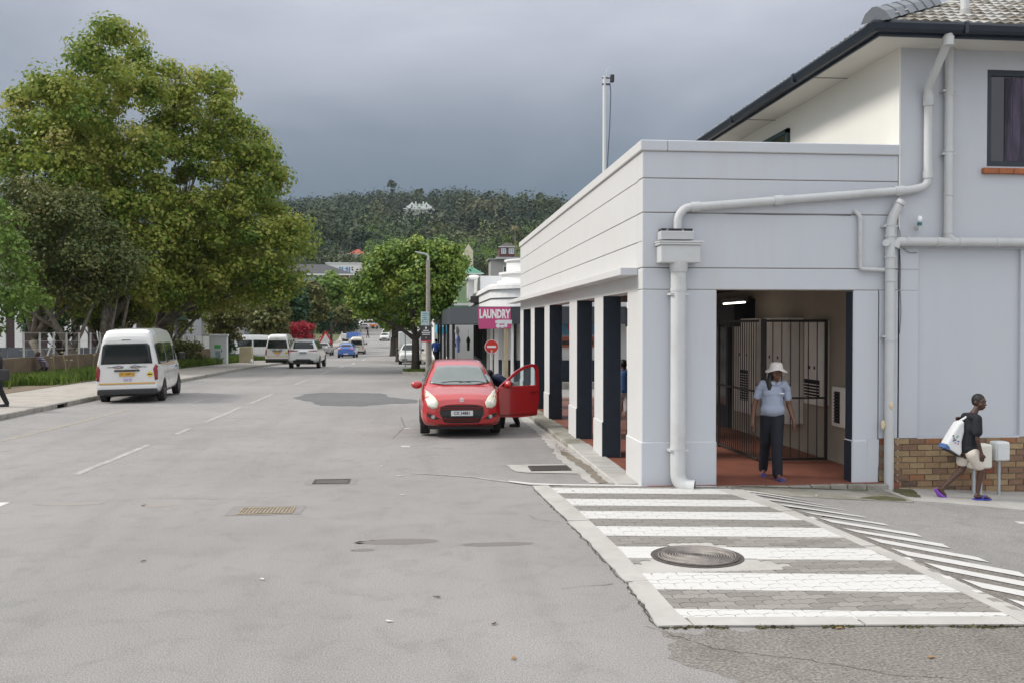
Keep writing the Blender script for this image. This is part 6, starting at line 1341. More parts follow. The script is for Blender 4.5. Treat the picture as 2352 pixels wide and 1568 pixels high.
# ---------- generic passenger car ----------
def car(kind, label, L, Wd, Hh_, pm, belt=.92, hood=.95, sill=.22, cowl=.28, cabin_top=(.42, .80), wt=.58, bumper=None, lamps=None, cat='car', R=.30, glass=None, detail=True, group=None, rear_glass=True, rails=False, rear_z=None):
    e = empty(kind, (0, 0, 0), 0, label, cat, group); h = L/2; w = Wd/2; f0, f1 = cabin_top
    yc = h-cowl*L; y0, y1 = h-f0*L, h-f1*L; rz = rear_z or belt
    st = [(h, sill+.18, hood-.32, w*.60, hood-.26, w*.44, w*.66), (h-.05, sill+.06, hood-.24, w*.80, hood-.17, w*.60, w*.86), (h-.20, sill, hood-.15, w*.90, hood-.07, w*.72, w*.96), (h-.55, sill, hood-.07, w*.94, hood-.0, w*.76, w), (yc, sill, belt-.01, w*.95, hood+.07, w*.74, w),
          (yc-.16, sill, belt, w*.95, hood+.20, w*.71, w), ((yc+y0)/2-.05, sill, belt+.01, w*.95, (hood+Hh_)/2+.16, wt/.8*w*.90, w), (y0, sill, belt+.02, w*.95, Hh_-.03, wt/.8*w*.86, w), (y0-.35, sill, belt+.03, w*.95, Hh_, wt/.8*w*.86, w), ((y0+y1)/2, sill, belt+.03, w*.95, Hh_, wt/.8*w*.86, w), (y1, sill, belt+.05, w*.94, Hh_-.05, wt/.8*w*.84, w*.99),
          (y1-(h+y1)*.45, sill+.02, rz+.05, w*.92, (Hh_+rz)/2+.06, wt/.8*w*.84, w*.98), (-h+.12, sill+.05, rz+.02, w*.88, rz+.14, wt/.8*w*.86, w*.95), (-h+.03, sill+.10, rz-.06, w*.82, rz+.02, w*.68, w*.90), (-h, sill+.16, rz-.14, w*.78, rz-.08, w*.60, w*.84)]
    V, F = loft_body(st, 70, 21); sh = Shell(V, F); body = MB().add(V, F).build('body', pm, e, smooth='auto')
    G = glass or M_GLASSC
    sl = lambda z, zz: 0
    zt = Hh_-.09
    for s in (1, -1):
        # side glass
        patch(sh, [(yc-.30, belt+.06), (yc-.62, belt+(zt-belt)*.55), (y0-.14, zt-.02), (y0-.48, zt), (y0-.52, belt+.05)], 'x', s, .006, 4, 3).build('side_window', G, e, smooth=True)
        patch(sh, [(y0-.58, belt+.05), (y0-.56, zt), (y1+.10, zt-.01), (y1-(h+y1)*.22, belt+.10), (y1-(h+y1)*.1, belt+.07)], 'x', s, .006, 4, 3).build('side_window', G, e, smooth=True)
        for y in (h-.78 if L < 4 else h-.88, -h+(.58 if L < 4 else .85)):
            arch(sh, e, y, R, w, s); wheel(e, s*(w+.002), y, R, .20, s, M_RIM, detail)
    # windscreens
    wx = wt/.8*w
    patch(sh, [(-w*.76, hood+.12), (-w*.40, hood+.085), (w*.40, hood+.085), (w*.76, hood+.12), (wx*.76, Hh_-.12), (wx*.4, Hh_-.095), (-wx*.4, Hh_-.095), (-wx*.76, Hh_-.12)], 'y', 1, .022, 12, 6).build('windscreen', G, e, smooth=True)
    if rear_glass: patch(sh, [(-w*.68, rz+.14), (w*.68, rz+.14), (wx*.76, Hh_-.14), (-wx*.76, Hh_-.14)], 'y', -1, .006, 6, 5).build('rear_window', G, e, smooth=True)
    MB().box(-w*.8, w*.8, -h+.3, h-.3, sill-.07, sill+.06).build('underbody', M_PLAST, e)
    return e, sh, h, w
# red hatchback (faces the camera) with open door
M_REDP = mat('red_car_paint', (.42, .014, .018), .26, coat=.9, spec=.5, var=.05, scale=4)
rc, sh, h, w = car('hatchback', 'small red hatchback facing the camera with its front passenger door open', 3.55, 1.66, 1.50, M_REDP, belt=.93, hood=.93, sill=.21, cowl=.24, cabin_top=(.46, .86), wt=.60, R=.285, glass=mat('hazy_glass', (.11, .135, .13), .06, spec=.9, coat=1., metal=.25, var=.12, scale=3))
F_ = 'y'
for s in (1, -1):
    hl = patch(sh, [(s*.50, .60), (s*.60, .585), (s*.69, .64), (s*.74, .80), (s*.745, .93), (s*.66, .90), (s*.54, .81), (s*.47, .70)], 'y', 1, .012, 4, 3).build('head_lamp', mat('cloudy_lamp', (.62, .60, .46), .22, coat=.8), rc, smooth=True)
    patch(sh, [(s*(.60+.07*math.cos(a)), .70+.07*math.sin(a)) for a in np.linspace(0, 2*PI, 12)[:-1]], 'y', 1, .018, 2, 1).build('reflector', mat('lamp_reflector', (.72, .72, .66), .15, metal=.3), hl)
    fl_ = patch(sh, [(s*.44, .375), (s*.56, .37), (s*.70, .43), (s*.72, .50), (s*.60, .47)], 'y', 1, .01, 3, 3).build('fog_lamp_recess', M_PLAST, rc)
    patch(sh, [(s*(.58+.04*math.cos(a)), .42+.04*math.sin(a)) for a in np.linspace(0, 2*PI, 10)[:-1]], 'y', 1, .016, 2, 1).build('fog_lamp', M_CHROME, fl_)
mo = patch(sh, [(-.43, .62), (-.30, .655), (.30, .655), (.43, .62), (.44, .50), (.36, .31), (.25, .285), (-.25, .285), (-.36, .31), (-.44, .50)], 'y', 1, .004, 5, 4).build('grille', mat('grille_black', (.012, .010, .010), .6), rc)
for z, a in ((.61, .40), (.575, .41), (.375, .35), (.335, .33)): patch(sh, [(-a, z-.010), (a, z-.010), (a, z+.010), (-a, z+.010)], 'y', 1, .014, 2, 8).build('grille_slat', mat('red_slat', (.14, .008, .01), .4), mo)
patch(sh, [(-.44, .445), (.44, .445), (.43, .55), (-.43, .55)], 'y', 1, .016, 2, 8).build('bumper_bar', M_PLAST, rc)
plate(rc, 0, h+.025, .492, .44, .105, 'CX 34881', 1, M_PLATE, M_PLTXT, .088)
hit = sh.hit((0, 9, .76), (0, -1, 0)); ey_ = hit.y+.012
q = MB().prism([(.0, .80), (.05, .775), (.02, .757), (.05, .742), (0, .715), (-.05, .742), (-.02, .757), (-.05, .775)], ey_-.006, ey_+.006, 'y')
q = MB().prism([(-.052, .775), (0, .807), (.052, .775), (.03, .762), (0, .781), (-.014, .772), (.052, .738), (0, .707), (-.052, .738), (-.03, .751), (0, .732), (.014, .741)], ey_-.006, ey_+.008, 'y'); q.build('emblem', mat('silver_emblem', (.75, .76, .80), .3), rc)
mirror(rc, 1, .80, .62, 1.0, M_REDP); 
mat('dark_gap', (.05, .005, .006), .8)
for s, a in ((1, .30), (-1, .0)):
    pts = []
    for t in np.linspace(0, 1, 7):
        x = .38+s*.0-(t*.62) if s > 0 else .02-(t*.55); z = 1.055 + .028*math.sin(t*PI)
        hh = sh.hit((x, 9, z), (0, -1, 0)); pts.append((x, (hh.y if hh else .9)+.02, z))
    MB().tube(pts, .010, 5).build('wiper', M_PLAST, rc)
MB().cyl((0, h-.46*3.55-.15, 1.50), (0, h-.46*3.55-.32, 1.66), .006, n=5).build('aerial', M_PLAST, rc)
patch(sh, [(-.66, 1.07), (-.50, 1.07), (-.50, 1.19), (-.58, 1.22), (-.66, 1.16)], 'y', 1, .010, 2, 2).build('licence_disc', mat('disc_pale', (.45, .58, .62), .5), rc)
# door opening on the left side (viewer's right), door hinged forward and swung open
patch(sh, [(.60, .30), (.62, .92), (.30, 1.20), (-.02, 1.38), (-.30, 1.41), (-.34, .95), (-.36, .30)], 'x', -1, .010, 5, 4).build('door_opening', mat('interior_dark', (.012, .012, .014), .9), rc)
MB().box(-.60, -.22, -.38, .10, .42, .95).build('seat', mat('seat_grey', (.04, .04, .045), .9), rc, bevel=.05, seg=2)
dr = empty('door', (-.80, .66, 0)); dr.parent = rc; dr.rotation_euler = (0, 0, math.radians(-71)); del_ = None
# door profile in (y back, z)
dp = [(0, .30), (.0, .62), (.02, .92), (-.0, .93), (.22, 1.10), (.42, 1.27), (.62, 1.38), (.84, 1.42), (.93, 1.41), (.965, 1.32), (1.0, .95), (1.0, .62), (.93, .30), (.5, .27)]
hole = [(.14, .97), (.30, 1.10), (.50, 1.255), (.68, 1.34), (.84, 1.365), (.89, 1.34), (.905, 1.2), (.915, .975)]
def ring_prism(outer_seg, q):
    pass
q = MB(); low = [(0, .30), (.0, .62), (.02, .93), (.10, .955), (.93, .965), (1.0, .95), (1.0, .62), (.94, .30), (.5, .27)]
q.prism([(-a, b) for a, b in low], -.07, .0, 'x'); dbody = q.build('door_panel', M_REDP, dr, bevel=.02, seg=3)
q = MB(); ocurve = [(.02, .93), (.24, 1.11), (.44, 1.28), (.64, 1.385), (.84, 1.425), (.95, 1.40), (.985, 1.30), (1.0, .95)]; ic = [(.12, .955), (.31, 1.10), (.50, 1.245), (.67, 1.33), (.83, 1.36), (.885, 1.345), (.91, 1.27), (.925, .965)]
V = [(-.05, -a, b) for a, b in ocurve]+[(-.05, -a, b) for a, b in ic]+[(-.01, -a, b) for a, b in ocurve]+[(-.01, -a, b) for a, b in ic]; n = 8
F = []
for i in range(n-1): F += [(i, i+1, n+i+1, n+i), (2*n+i, 2*n+i+1, 3*n+i+1, 3*n+i), (i, i+1, 2*n+i+1, 2*n+i), (n+i, n+i+1, 3*n+i+1, 3*n+i)]
q.add(V, F).build('window_frame', M_REDP, dr)
def thin_glass():
    m = bpy.data.materials.new('clear_glass'); m.use_nodes = True; t = m.node_tree; b = t.nodes['Principled BSDF']; b.inputs['Base Color'].default_value = (.55, .65, .68, 1); b.inputs['Roughness'].default_value = .02
    tr = t.nodes.new('ShaderNodeBsdfTransparent'); tr.inputs[0].default_value = (.62, .72, .76, 1); mx = t.nodes.new('ShaderNodeMixShader'); mx.inputs[0].default_value = .18; t.links.new(tr.outputs[0], mx.inputs[1]); t.links.new(b.outputs[0], mx.inputs[2]); t.links.new(mx.outputs[0], t.nodes['Material Output'].inputs[0]); return m
V = [(-.03, -a, b) for a, b in ic]; MB().add(V, [tuple(range(8))]).build('door_glass', thin_glass(), dr)
MB().prism([(-.12, .955), (-.12, 1.0), (-.22, 1.04), (-.27, .965)], -.055, -.005, 'x').build('mirror_mount', M_PLAST, dr)
MB().ell((-.15, -.21, 1.0), (.115, .085, .085), 16, 10).build('mirror', M_REDP, dr, smooth=True)
MB().box(-.095, -.07, -.93, -.76, .80, .835).build('door_handle', mat('dark_red_handle', (.22, .008, .01), .3), dr, bevel=.008)
MB().prism([(-.05, .33), (-.95, .34), (-.95, .355), (-.05, .345)], -.078, -.07, 'x').build('door_trim', _mc['dark_gap'], dr)
rc.location = (.82, 20.65, -.03); rc.rotation_euler = (0, 0, math.radians(180.5)); rc.scale = (1.0, 1.0, 1.0)

# white four-by-four from behind
WHP = paint('white_car_paint', (.62, .62, .60))
sv_, sh, h, w = car('four_by_four', 'white four-by-four driving away with slim joined tail lamps, left lane', 4.75, 1.86, 1.80, WHP, belt=1.12, hood=1.12, sill=.36, cowl=.27, cabin_top=(.42, .93), wt=.62, R=.39, cat='car', rear_z=1.10)
for s in (1, -1): patch(sh, [(s*.30, 1.10), (s*.84, 1.08), (s*.86, 1.17), (s*.6, 1.16), (s*.30, 1.14)], 'y', -1, .02, 3, 4).build('tail_lamp', M_TAIL, sv_)
patch(sh, [(-.32, 1.10), (.32, 1.10), (.32, 1.145), (-.32, 1.145)], 'y', -1, .02, 2, 4).build('chrome_strip', M_CHROME, sv_)
patch(sh, [(-.86, .52), (-.5, .56), (-.4, .63), (.4, .63), (.5, .56), (.86, .52), (.80, .36), (-.80, .36)], 'y', -1, .02, 3, 4).build('rear_bumper', M_PLAST, sv_)
plate(sv_, 0, -h-.03, 1.0, .44, .10, '', -1, mat('plate_grey', (.2, .25, .26), .5)); MB().box(-.56, .56, -h+.30, -h+.5, 1.735, 1.79).build('spoiler', WHP, sv_, bevel=.015)
for s in (1, -1): MB().box(s*.70-.02, s*.70+.02, -h+.6, h-1.9, 1.80, 1.85).build('roof_rail', M_CHROME, sv_); mirror(sv_, s, s*.90, h-1.45, 1.2, WHP, 1.2)
place(sv_, -7.1, 60.5, math.radians(-.5))
# blue hatchback
BLP = paint('blue_car_paint', (.075, .16, .46))
bc, sh, h, w = car('hatchback', 'blue hatchback driving away in the middle of the street', 3.9, 1.70, 1.48, BLP, belt=.95, hood=.95, sill=.24, cowl=.26, cabin_top=(.44, .86), R=.30, rear_z=.98)
for s in (1, -1): patch(sh, [(s*.40, .88), (s*.76, .84), (s*.78, 1.0), (s*.5, .99)], 'y', -1, .02, 3, 3).build('tail_lamp', mat('pink_lamp', (.55, .16, .16), .2, coat=.6), bc)
plate(bc, 0, -h-.02, .42, .46, .11, '', -1); MB().box(-.6, .6, -h-.01, -h+.1, .26, .33).build('rear_bumper', M_PLAST, bc, bevel=.01)
place(bc, -7.35, 97, math.radians(-2.5))
# silver crossover left
SLP = paint('silver_car_paint', (.42, .41, .40))
s1, sh, h, w = car('crossover', 'silver crossover parked at the left kerb beyond the red blossom', 4.4, 1.82, 1.60, SLP, belt=1.03, hood=1.03, sill=.30, cowl=.27, cabin_top=(.42, .88), R=.34, rear_z=1.03)
for s in (1, -1): patch(sh, [(s*.42, 1.0), (s*.82, .98), (s*.84, 1.08), (s*.5, 1.06)], 'y', -1, .02, 3, 3).build('tail_lamp', M_TAIL, s1)
patch(sh, [(-.8, .34), (.8, .34), (.8, .50), (-.8, .50)], 'y', -1, .015, 2, 4).build('rear_bumper', M_PLAST, s1); plate(s1, 0, -h-.02, .72, .44, .11, '', -1, mat('plate_grey', (0, 0, 0)))
place(s1, -11.2, 112, 0)
def simple_car(lb, x, y, hd, pm, **k):
    a = dict(L=4.2, Wd=1.75, Hh_=1.46, belt=.93, hood=.93, sill=.24, cowl=.27, cabin_top=(.42, .84), R=.3, detail=False); a.update(k)
    e, sh, h, w = car('parked_car', lb, pm=pm, cat='car', **a)
    for s in (1, -1):
        patch(sh, [(s*.42, a['hood']-.28), (s*.72, a['hood']-.26), (s*.70, a['hood']-.12), (s*.5, a['hood']-.16)], 'y', 1, .012, 2, 2).build('head_lamp', M_HEAD, e)
        patch(sh, [(s*.45, a['belt']-.08), (s*.74, a['belt']-.1), (s*.74, a['belt']+.02), (s*.5, a['belt'])], 'y', -1, .02, 2, 2).build('tail_lamp', M_TAIL, e)
    patch(sh, [(-.4, .34), (.4, .34), (.38, .5), (-.38, .5)], 'y', 1, .01, 2, 3).build('grille', M_PLAST, e)
    place(e, x, y, hd); return e
simple_car('white sedan seen from behind between the silver crossover and the cream minibus', -10.3, 132, 0, WHP, L=4.5)
simple_car('silver car partly hidden behind the blue hatchback', -9.3, 128, 0, SLP)
simple_car('white car facing the camera on the right side far up the street', -6.6, 176, PI, WHP)
simple_car('white car parked behind another one far up the right side', -6.9, 190, PI, WHP, Hh_=1.6)
simple_car('white car beside the thick dark trunk on the right', -1.9, 112, PI, WHP)
simple_car('silver car crossing at the top of the street below the ambulance', -14.5, 236, PI/2, SLP)
simple_car('white car at the right end of the cross street on top', -10.9, 243, PI/2, WHP)
simple_car('white car half hidden at left behind the red blossom', -13.6, 108, .1, WHP)
# white pickup with canopy facing the camera
tk = empty('delivery_truck', (0, 0, 0), 0, 'small white box truck facing the camera behind the dark tree trunk', 'truck')
bs, sh, h, w = car('cab', '', 3.0, 1.66, 1.55, WHP, belt=1.0, hood=.98, sill=.28, cowl=.30, cabin_top=(.52, .9), R=.31, detail=True)
for c in list(bs.children): c.parent = tk
bpy.data.objects.remove(bs)
for c in tk.children: c.location.y += .9
for s in (1, -1):
    o = patch(sh, [(s*.40, .66), (s*.72, .70), (s*.72, .84), (s*.5, .80)], 'y', 1, .012, 2, 2).build('head_lamp', M_HEAD, tk); o.location.y = .9
o = patch(sh, [(-.55, .36), (-.2, .36), (-.2, .46), (-.55, .46)], 'y', 1, .012, 2, 2).build('air_intake', M_PLAST, tk); o.location.y = .9
o = patch(sh, [(.55, .36), (.2, .36), (.2, .46), (.55, .46)], 'y', 1, .012, 2, 2).build('air_intake', M_PLAST, tk); o.location.y = .9
MB().box(-.88, .88, -2.4, .55, .75, 2.42).build('box_body', WHP, tk, bevel=.08, seg=3)
for s in (1, -1): wheel(tk, s*.84, -1.6, .31, .22, s, M_STEEL, False); mirror(tk, s, s*.83, 1.35, 1.08, M_PLAST, 1.)
place(tk, -.75, 71, PI)
# blue pickup far left
bp = empty('small_truck', (0, 0, 0), 0, 'small blue and white truck beyond the cream minibus', 'truck')
MB().box(-.9, .9, .6, 2.0, .5, 1.9).build('cab', WHP, bp, bevel=.1); MB().box(-.95, .95, -2.3, .5, .8, 2.2).build('load_box', BLP, bp, bevel=.03); MB().box(-.7, .7, 1.99, 2.03, 1.2, 1.75).build('windscreen', M_GLASSC, bp)
for s in (1, -1):
    for y in (1.3, -1.5): wheel(bp, s*.92, y, .36, .22, s, M_STEEL, False)
bp.scale = (.8, .8, .75); place(bp, -12.6, 172, math.radians(70))
# ambulance at the top
am = empty('ambulance', (0, 0, 0), 0, 'white ambulance van with orange side stripe crossing at the top of the street', 'ambulance')
st = [(2.7, .5, .9, .7, .95, .5, .75), (2.5, .4, 1.1, .85, 1.25, .7, .9), (1.9, .4, 1.2, .92, 1.45, .75, .95), (1.2, .4, 1.25, .93, 2.2, .78, .97), (.4, .4, 1.3, .94, 2.45, .80, .98), (-2.3, .4, 1.3, .94, 2.45, .80, .98), (-2.65, .45, 1.3, .92, 2.35, .78, .96), (-2.7, .5, 1.25, .9, 2.2, .75, .9)]
V, F = loft_body(st, 40, 15); sh = Shell(V, F); MB().add(V, F).build('body', WHP, am, smooth='auto')
for s in (1, -1):
    patch(sh, [(-2.6, .62), (2.4, .62), (2.2, 1.1), (-2.6, 1.12)], 'x', s, .01, 3, 5).build('stripe', mat('orange_stripe', (.60, .14, .03), .5), am)
    patch(sh, [(-1.9, 1.5), (.7, 1.5), (.7, 2.0), (-1.9, 2.0)], 'x', s, .01, 3, 4).build('side_window', M_GLASSC, am); patch(sh, [(1.0, 1.4), (1.8, 1.35), (1.3, 1.9), (1.0, 1.9)], 'x', s, .01, 3, 3).build('side_window', M_GLASSC, am)
    for y in (1.7, -1.6): arch(sh, am, y, .36, .98, s); wheel(am, s*.98, y, .36, .22, s, M_STEEL, False)
MB().box(-.5, .5, .6, .8, 2.45, 2.6).build('light_bar', BLP, am)
place(am, -13.6, 242, PI/2)
# ================= people =================
def blob(name, prims, voxel, m, parent, smooth=4):
    q = MB()
    for p in prims:
        if p[0] == 'c':
            _, a, b, ra, rb = p; a, b = Vector(a), Vector(b)
            q.tube([a, a.lerp(b, .5), b], [ra, (ra+rb)/2, rb], 14); q.ell(a, ra, 14, 10); q.ell(b, rb, 14, 10)
        elif p[0] == 'e':
            _, c, r = p[:3]; s0 = len(q.v); q.ell((0, 0, 0), r, 20, 14)
            Mx = Matrix.Translation(c) @ (p[3].to_matrix().to_4x4() if len(p) > 3 else Matrix.Identity(4))
            for i in range(s0, len(q.v)): q.v[i] = tuple(Mx @ Vector(q.v[i]))
    o = q.build(name, m)
    r = o.modifiers.new('r', 'REMESH'); r.mode = 'VOXEL'; r.voxel_size = voxel; r.use_smooth_shade = True
    s = o.modifiers.new('s', 'SMOOTH'); s.iterations = smooth; s.factor = .5
    dg = bpy.context.evaluated_depsgraph_get(); dg.update(); me = bpy.data.meshes.new_from_object(o.evaluated_get(dg)); bpy.data.objects.remove(o)
    me.materials.clear(); me.materials.append(m); me.polygons.foreach_set('use_smooth', [True]*len(me.polygons))
    n = bpy.data.objects.new(name, me); COL.objects.link(n); n.parent = parent; return n
from mathutils import Euler
def hand(w, d, fwd, side, s=1., curl=.35):
    """hand prims: w wrist, d pointing down the forearm, fwd thumb direction, side palm normal"""
    w, d, fwd, side = Vector(w), Vector(d).normalized(), Vector(fwd).normalized(), Vector(side).normalized()
    P = [('c', w, w+d*.05*s, .026*s, .030*s)]; kn = w+d*.085*s
    P += [('c', w+d*.04*s+fwd*k*.02*s, kn+fwd*k*.026*s, .014*s, .0125*s) for k in (-1, -.33, .33, 1)]
    for k, L in ((-1.0, .055), (-.33, .072), (.33, .078), (1.0, .068)):
        a = kn+fwd*k*.026*s; b = a+(d*math.cos(curl*.5)+side*math.sin(curl*.5)+fwd*k*.06).normalized()*L*.5*s; c = b+(d*math.cos(curl*1.6)+side*math.sin(curl*1.6)).normalized()*L*.5*s
        P += [('c', a, b, .0095*s, .0088*s), ('c', b, c, .0088*s, .0075*s)]
    t0 = w+d*.03*s+fwd*.025*s; t1 = t0+(d*.7+fwd*.75+side*.2).normalized()*.035*s; t2 = t1+(d+fwd*.25+side*.3).normalized()*.032*s
    P += [('c', t0, t1, .013*s, .0105*s), ('c', t1, t2, .0105*s, .0085*s)]; return P
def head(c, yaw=0, pitch=0, s=1., fem=False):
    R = Euler((pitch, 0, yaw)).to_quaternion(); c = Vector(c)
    def L(x, y, z): return c+R@Vector((x*s, y*s, z*s))
    P = [('e', L(0, .005, .018), (.074*s, .094*s, .096*s), R), ('e', L(0, -.028, -.045), (.055*s, .060*s, .070*s), R), ('e', L(0, -.052, -.088), (.028*s, .024*s, .022*s), R),
         ('c', L(0, -.080, .012), L(0, -.106, -.028), .009*s, .016*s), ('e', L(-.012, -.098, -.032), (.010*s, .010*s, .008*s)), ('e', L(.012, -.098, -.032), (.010*s, .010*s, .008*s)),
         ('c', L(-.036, -.078, .024), L(.036, -.078, .024), .012*s, .012*s), ('e', L(0, -.087, -.062), (.026*s, .012*s, .008*s), R), ('e', L(0, -.084, -.074), (.022*s, .012*s, .009*s), R),
         ('e', L(-.046, -.062, -.030), (.022*s, .02*s, .02*s)), ('e', L(.046, -.062, -.030), (.022*s, .02*s, .02*s)),
         ('e', L(-.075, .008, -.005), (.010*s, .020*s, .030*s), R), ('e', L(.075, .008, -.005), (.010*s, .020*s, .030*s), R)]
    return P, L, R
def face_bits(par, L, s):
    we = mat('eye_white', (.22, .20, .18), .6); ir = mat('iris', (.012, .008, .006), .2)
    for k in (-1, 1):
        e = MB().ell(L(k*.031, -.078, .004), (.012*s, .0075*s, .006*s), 10, 8).build('eye', we, par, smooth=True); MB().ell(L(k*.031, -.084, .004), (.006*s, .004*s, .006*s), 8, 6).build('iris', ir, e, smooth=True)
        MB().tube([L(k*.016, -.0885, .024), L(k*.032, -.088, .030), L(k*.048, -.078, .024)], .004*s, 6).build('eyebrow', mat('hair_black', (.010, .009, .009), .6), par)
SK1 = mat('skin_brown', (.14, .066, .040), .5, var=.06, scale=14); SK2 = mat('skin_dark_brown', (.070, .033, .022), .45, var=.06, scale=14)
LIPS = mat('lips', (.16, .055, .045), .4)
# ---- the woman in the doorway ----
wm = empty('person', (5.115, 13.12, .02), math.radians(-14), 'woman in white sun hat, light blue polo shirt and black trousers in the doorway', 'person')
hp, L, R = head((.012, -.02, 1.525), math.radians(8), 0)
B_ = hp + [('c', (.0, .0, 1.36), (.01, -.005, 1.46), .055, .046), ('e', (-.02, .02, 1.30), (.15, .09, .09)), ('c', (-.03, .0, 1.0), (-.03, .02, 1.28), .11, .12), ('e', (-.035, .0, .92), (.15, .11, .12)),
  ('c', (-.17, .01, 1.355), (-.20, .02, 1.335), .05, .05), ('c', (.13, .01, 1.355), (.165, .02, 1.33), .05, .05),
  ('c', (-.215, .02, 1.32), (-.285, .03, 1.035), .050, .040), ('c', (-.285, .03, 1.035), (-.315, -.03, .80), .040, .025), ('c', (.17, .02, 1.315), (.205, .04, 1.04), .050, .040), ('c', (.205, .04, 1.04), (.262, -.05, .825), .040, .025),
  ('c', (-.10, .0, .90), (-.125, .03, .52), .095, .062), ('c', (-.125, .03, .52), (-.140, .20, .12), .060, .034), ('c', (.035, -.02, .90), (.01, -.16, .50), .095, .062), ('c', (.01, -.16, .50), (.015, -.22, .10), .060, .036),
  ('c', (-.14, .20, .08), (-.145, .08, .035), .036, .030), ('c', (.015, -.22, .07), (.05, -.36, .03), .038, .026)]
B_ += [('c', (.02+.02*k, -.35, .028), (.035+.028*k, -.385, .022), .014, .010) for k in range(3)]
B_ += hand((-.315, -.03, .80), (-.02, -.15, -1), (.1, -1, 0), (1, 0, 0)) + hand((.262, -.05, .825), (.12, -.15, -1), (-.2, -1, 0), (-1, 0, 0))
blob('body', B_, .0072, SK1, wm, 3); face_bits(wm, L, 1.)
MB().ell(L(0, -.094, -.068), (.024, .007, .010), 12, 8).build('mouth', LIPS, wm, smooth=True)
SHIRT = mat('light_blue_cloth', (.30, .34, .43), .85, var=.06, scale=8, bump=.35, bscale=22)
blob('shirt', [('e', (-.02, .015, 1.325), (.195, .100, .065)), ('c', (-.035, .015, 1.22), (-.035, .0, 1.00), .150, .158), ('e', (-.035, -.055, 1.215), (.145, .085, .07)), ('e', (-.035, -.045, .985), (.175, .130, .115)), ('c', (-.03, .0, 1.22), (-.03, .02, 1.33), .13, .10),
  ('c', (-.165, .012, 1.34), (-.215, .02, 1.29), .070, .060), ('c', (-.215, .02, 1.29), (-.248, .026, 1.165), .054, .056), ('c', (.125, .012, 1.34), (.172, .02, 1.285), .070, .060), ('c', (.172, .02, 1.285), (.188, .03, 1.15), .054, .055), ('e', (-.035, .0, .92), (.178, .125, .06))], .009, SHIRT, wm, 3)
for s_ in (-1, 1): MB().prism([(.0, 0), (s_*.065, .035), (s_*.075, .075), (s_*.02, .06)], -.012, .0, 'y').build('collar', SHIRT, wm, loc=(.005, -.085, 1.325), bevel=.003)
MB().box(.055, .115, -.148, -.143, 1.222, 1.236).build('chest_logo', M_PWHITE, wm)
TROU = mat('black_cloth', (.008, .010, .017), .85, var=.15, scale=10, bump=.3, bscale=20)
blob('trousers', [('e', (-.035, .0, .90), (.165, .125, .12)), ('c', (-.10, .0, .88), (-.125, .03, .52), .108, .082), ('c', (-.125, .03, .52), (-.140, .19, .10), .080, .066), ('c', (.03, -.02, .88), (.01, -.155, .50), .108, .084), ('c', (.01, -.155, .50), (.015, -.215, .085), .080, .074)], .009, TROU, wm, 3)
HAIR = mat('hair_black', (.01, .009, .009), .6)
blob('hair', [('e', L(0, .02, .03), (.085, .095, .085)), ('c', L(-.072, .01, .0), L(-.10, -.02, -.14), .035, .045), ('c', L(-.10, -.02, -.14), (-.085, -.09, 1.29), .045, .030), ('c', L(.0, .07, .0), (.0, .08, 1.35), .06, .05)], .008, HAIR, wm, 3)
HAT = mat('white_straw', (.68, .64, .60), .85, bump=.5, bscale=90)
q = MB(); n = 40; V = []
for k in range(n):
    a = 2*PI*k/n; wv = .012*math.sin(3*a+.6)-.02*abs(math.cos(a)); c_, s_ = math.cos(a), math.sin(a)
    V += [tuple(L(.155*c_, -.01+.155*s_, .030+wv)), tuple(L(.095*c_, -.01+.110*s_, .058)), tuple(L(.090*c_, -.01+.100*s_, .110)), tuple(L(.070*c_, -.01+.080*s_, .138)), tuple(L(.155*c_, -.01+.155*s_, .024+wv)), tuple(L(.09*c_, -.01+.10*s_, .045))]
V.append(tuple(L(0, -.01, .148))); F = []
for k in range(n):
    k2 = (k+1) % n
    for i in range(3): F.append((6*k+i, 6*k2+i, 6*k2+i+1, 6*k+i+1))
    F += [(6*k+3, 6*k2+3, 6*n), (6*k, 6*k+4, 6*k2+4, 6*k2), (6*k+4, 6*k+5, 6*k2+5, 6*k2+4)]
q.add(V, F).build('sun_hat', HAT, wm, smooth=True)
SAN = mat('purple_blue_sandal', (.05, .05, .17), .6)
for (a, b_) in (((-.14, .22), (-.15, .0)), ((.01, -.19), (.065, -.42))):
    MB().tube([(a[0], a[1], .008), ((a[0]+b_[0])/2, (a[1]+b_[1])/2, .010), (b_[0], b_[1], .014)], [.035, .045, .038], 12).build('sandal', SAN, wm); wm.children[-1]
    MB().tube([(b_[0]-.045, b_[1]+.08, .02), (b_[0]-.005, b_[1]+.07, .055), (b_[0]+.04, b_[1]+.08, .02)], .012, 6).build('strap', mat('pink_strap', (.35, .08, .14), .5), wm)
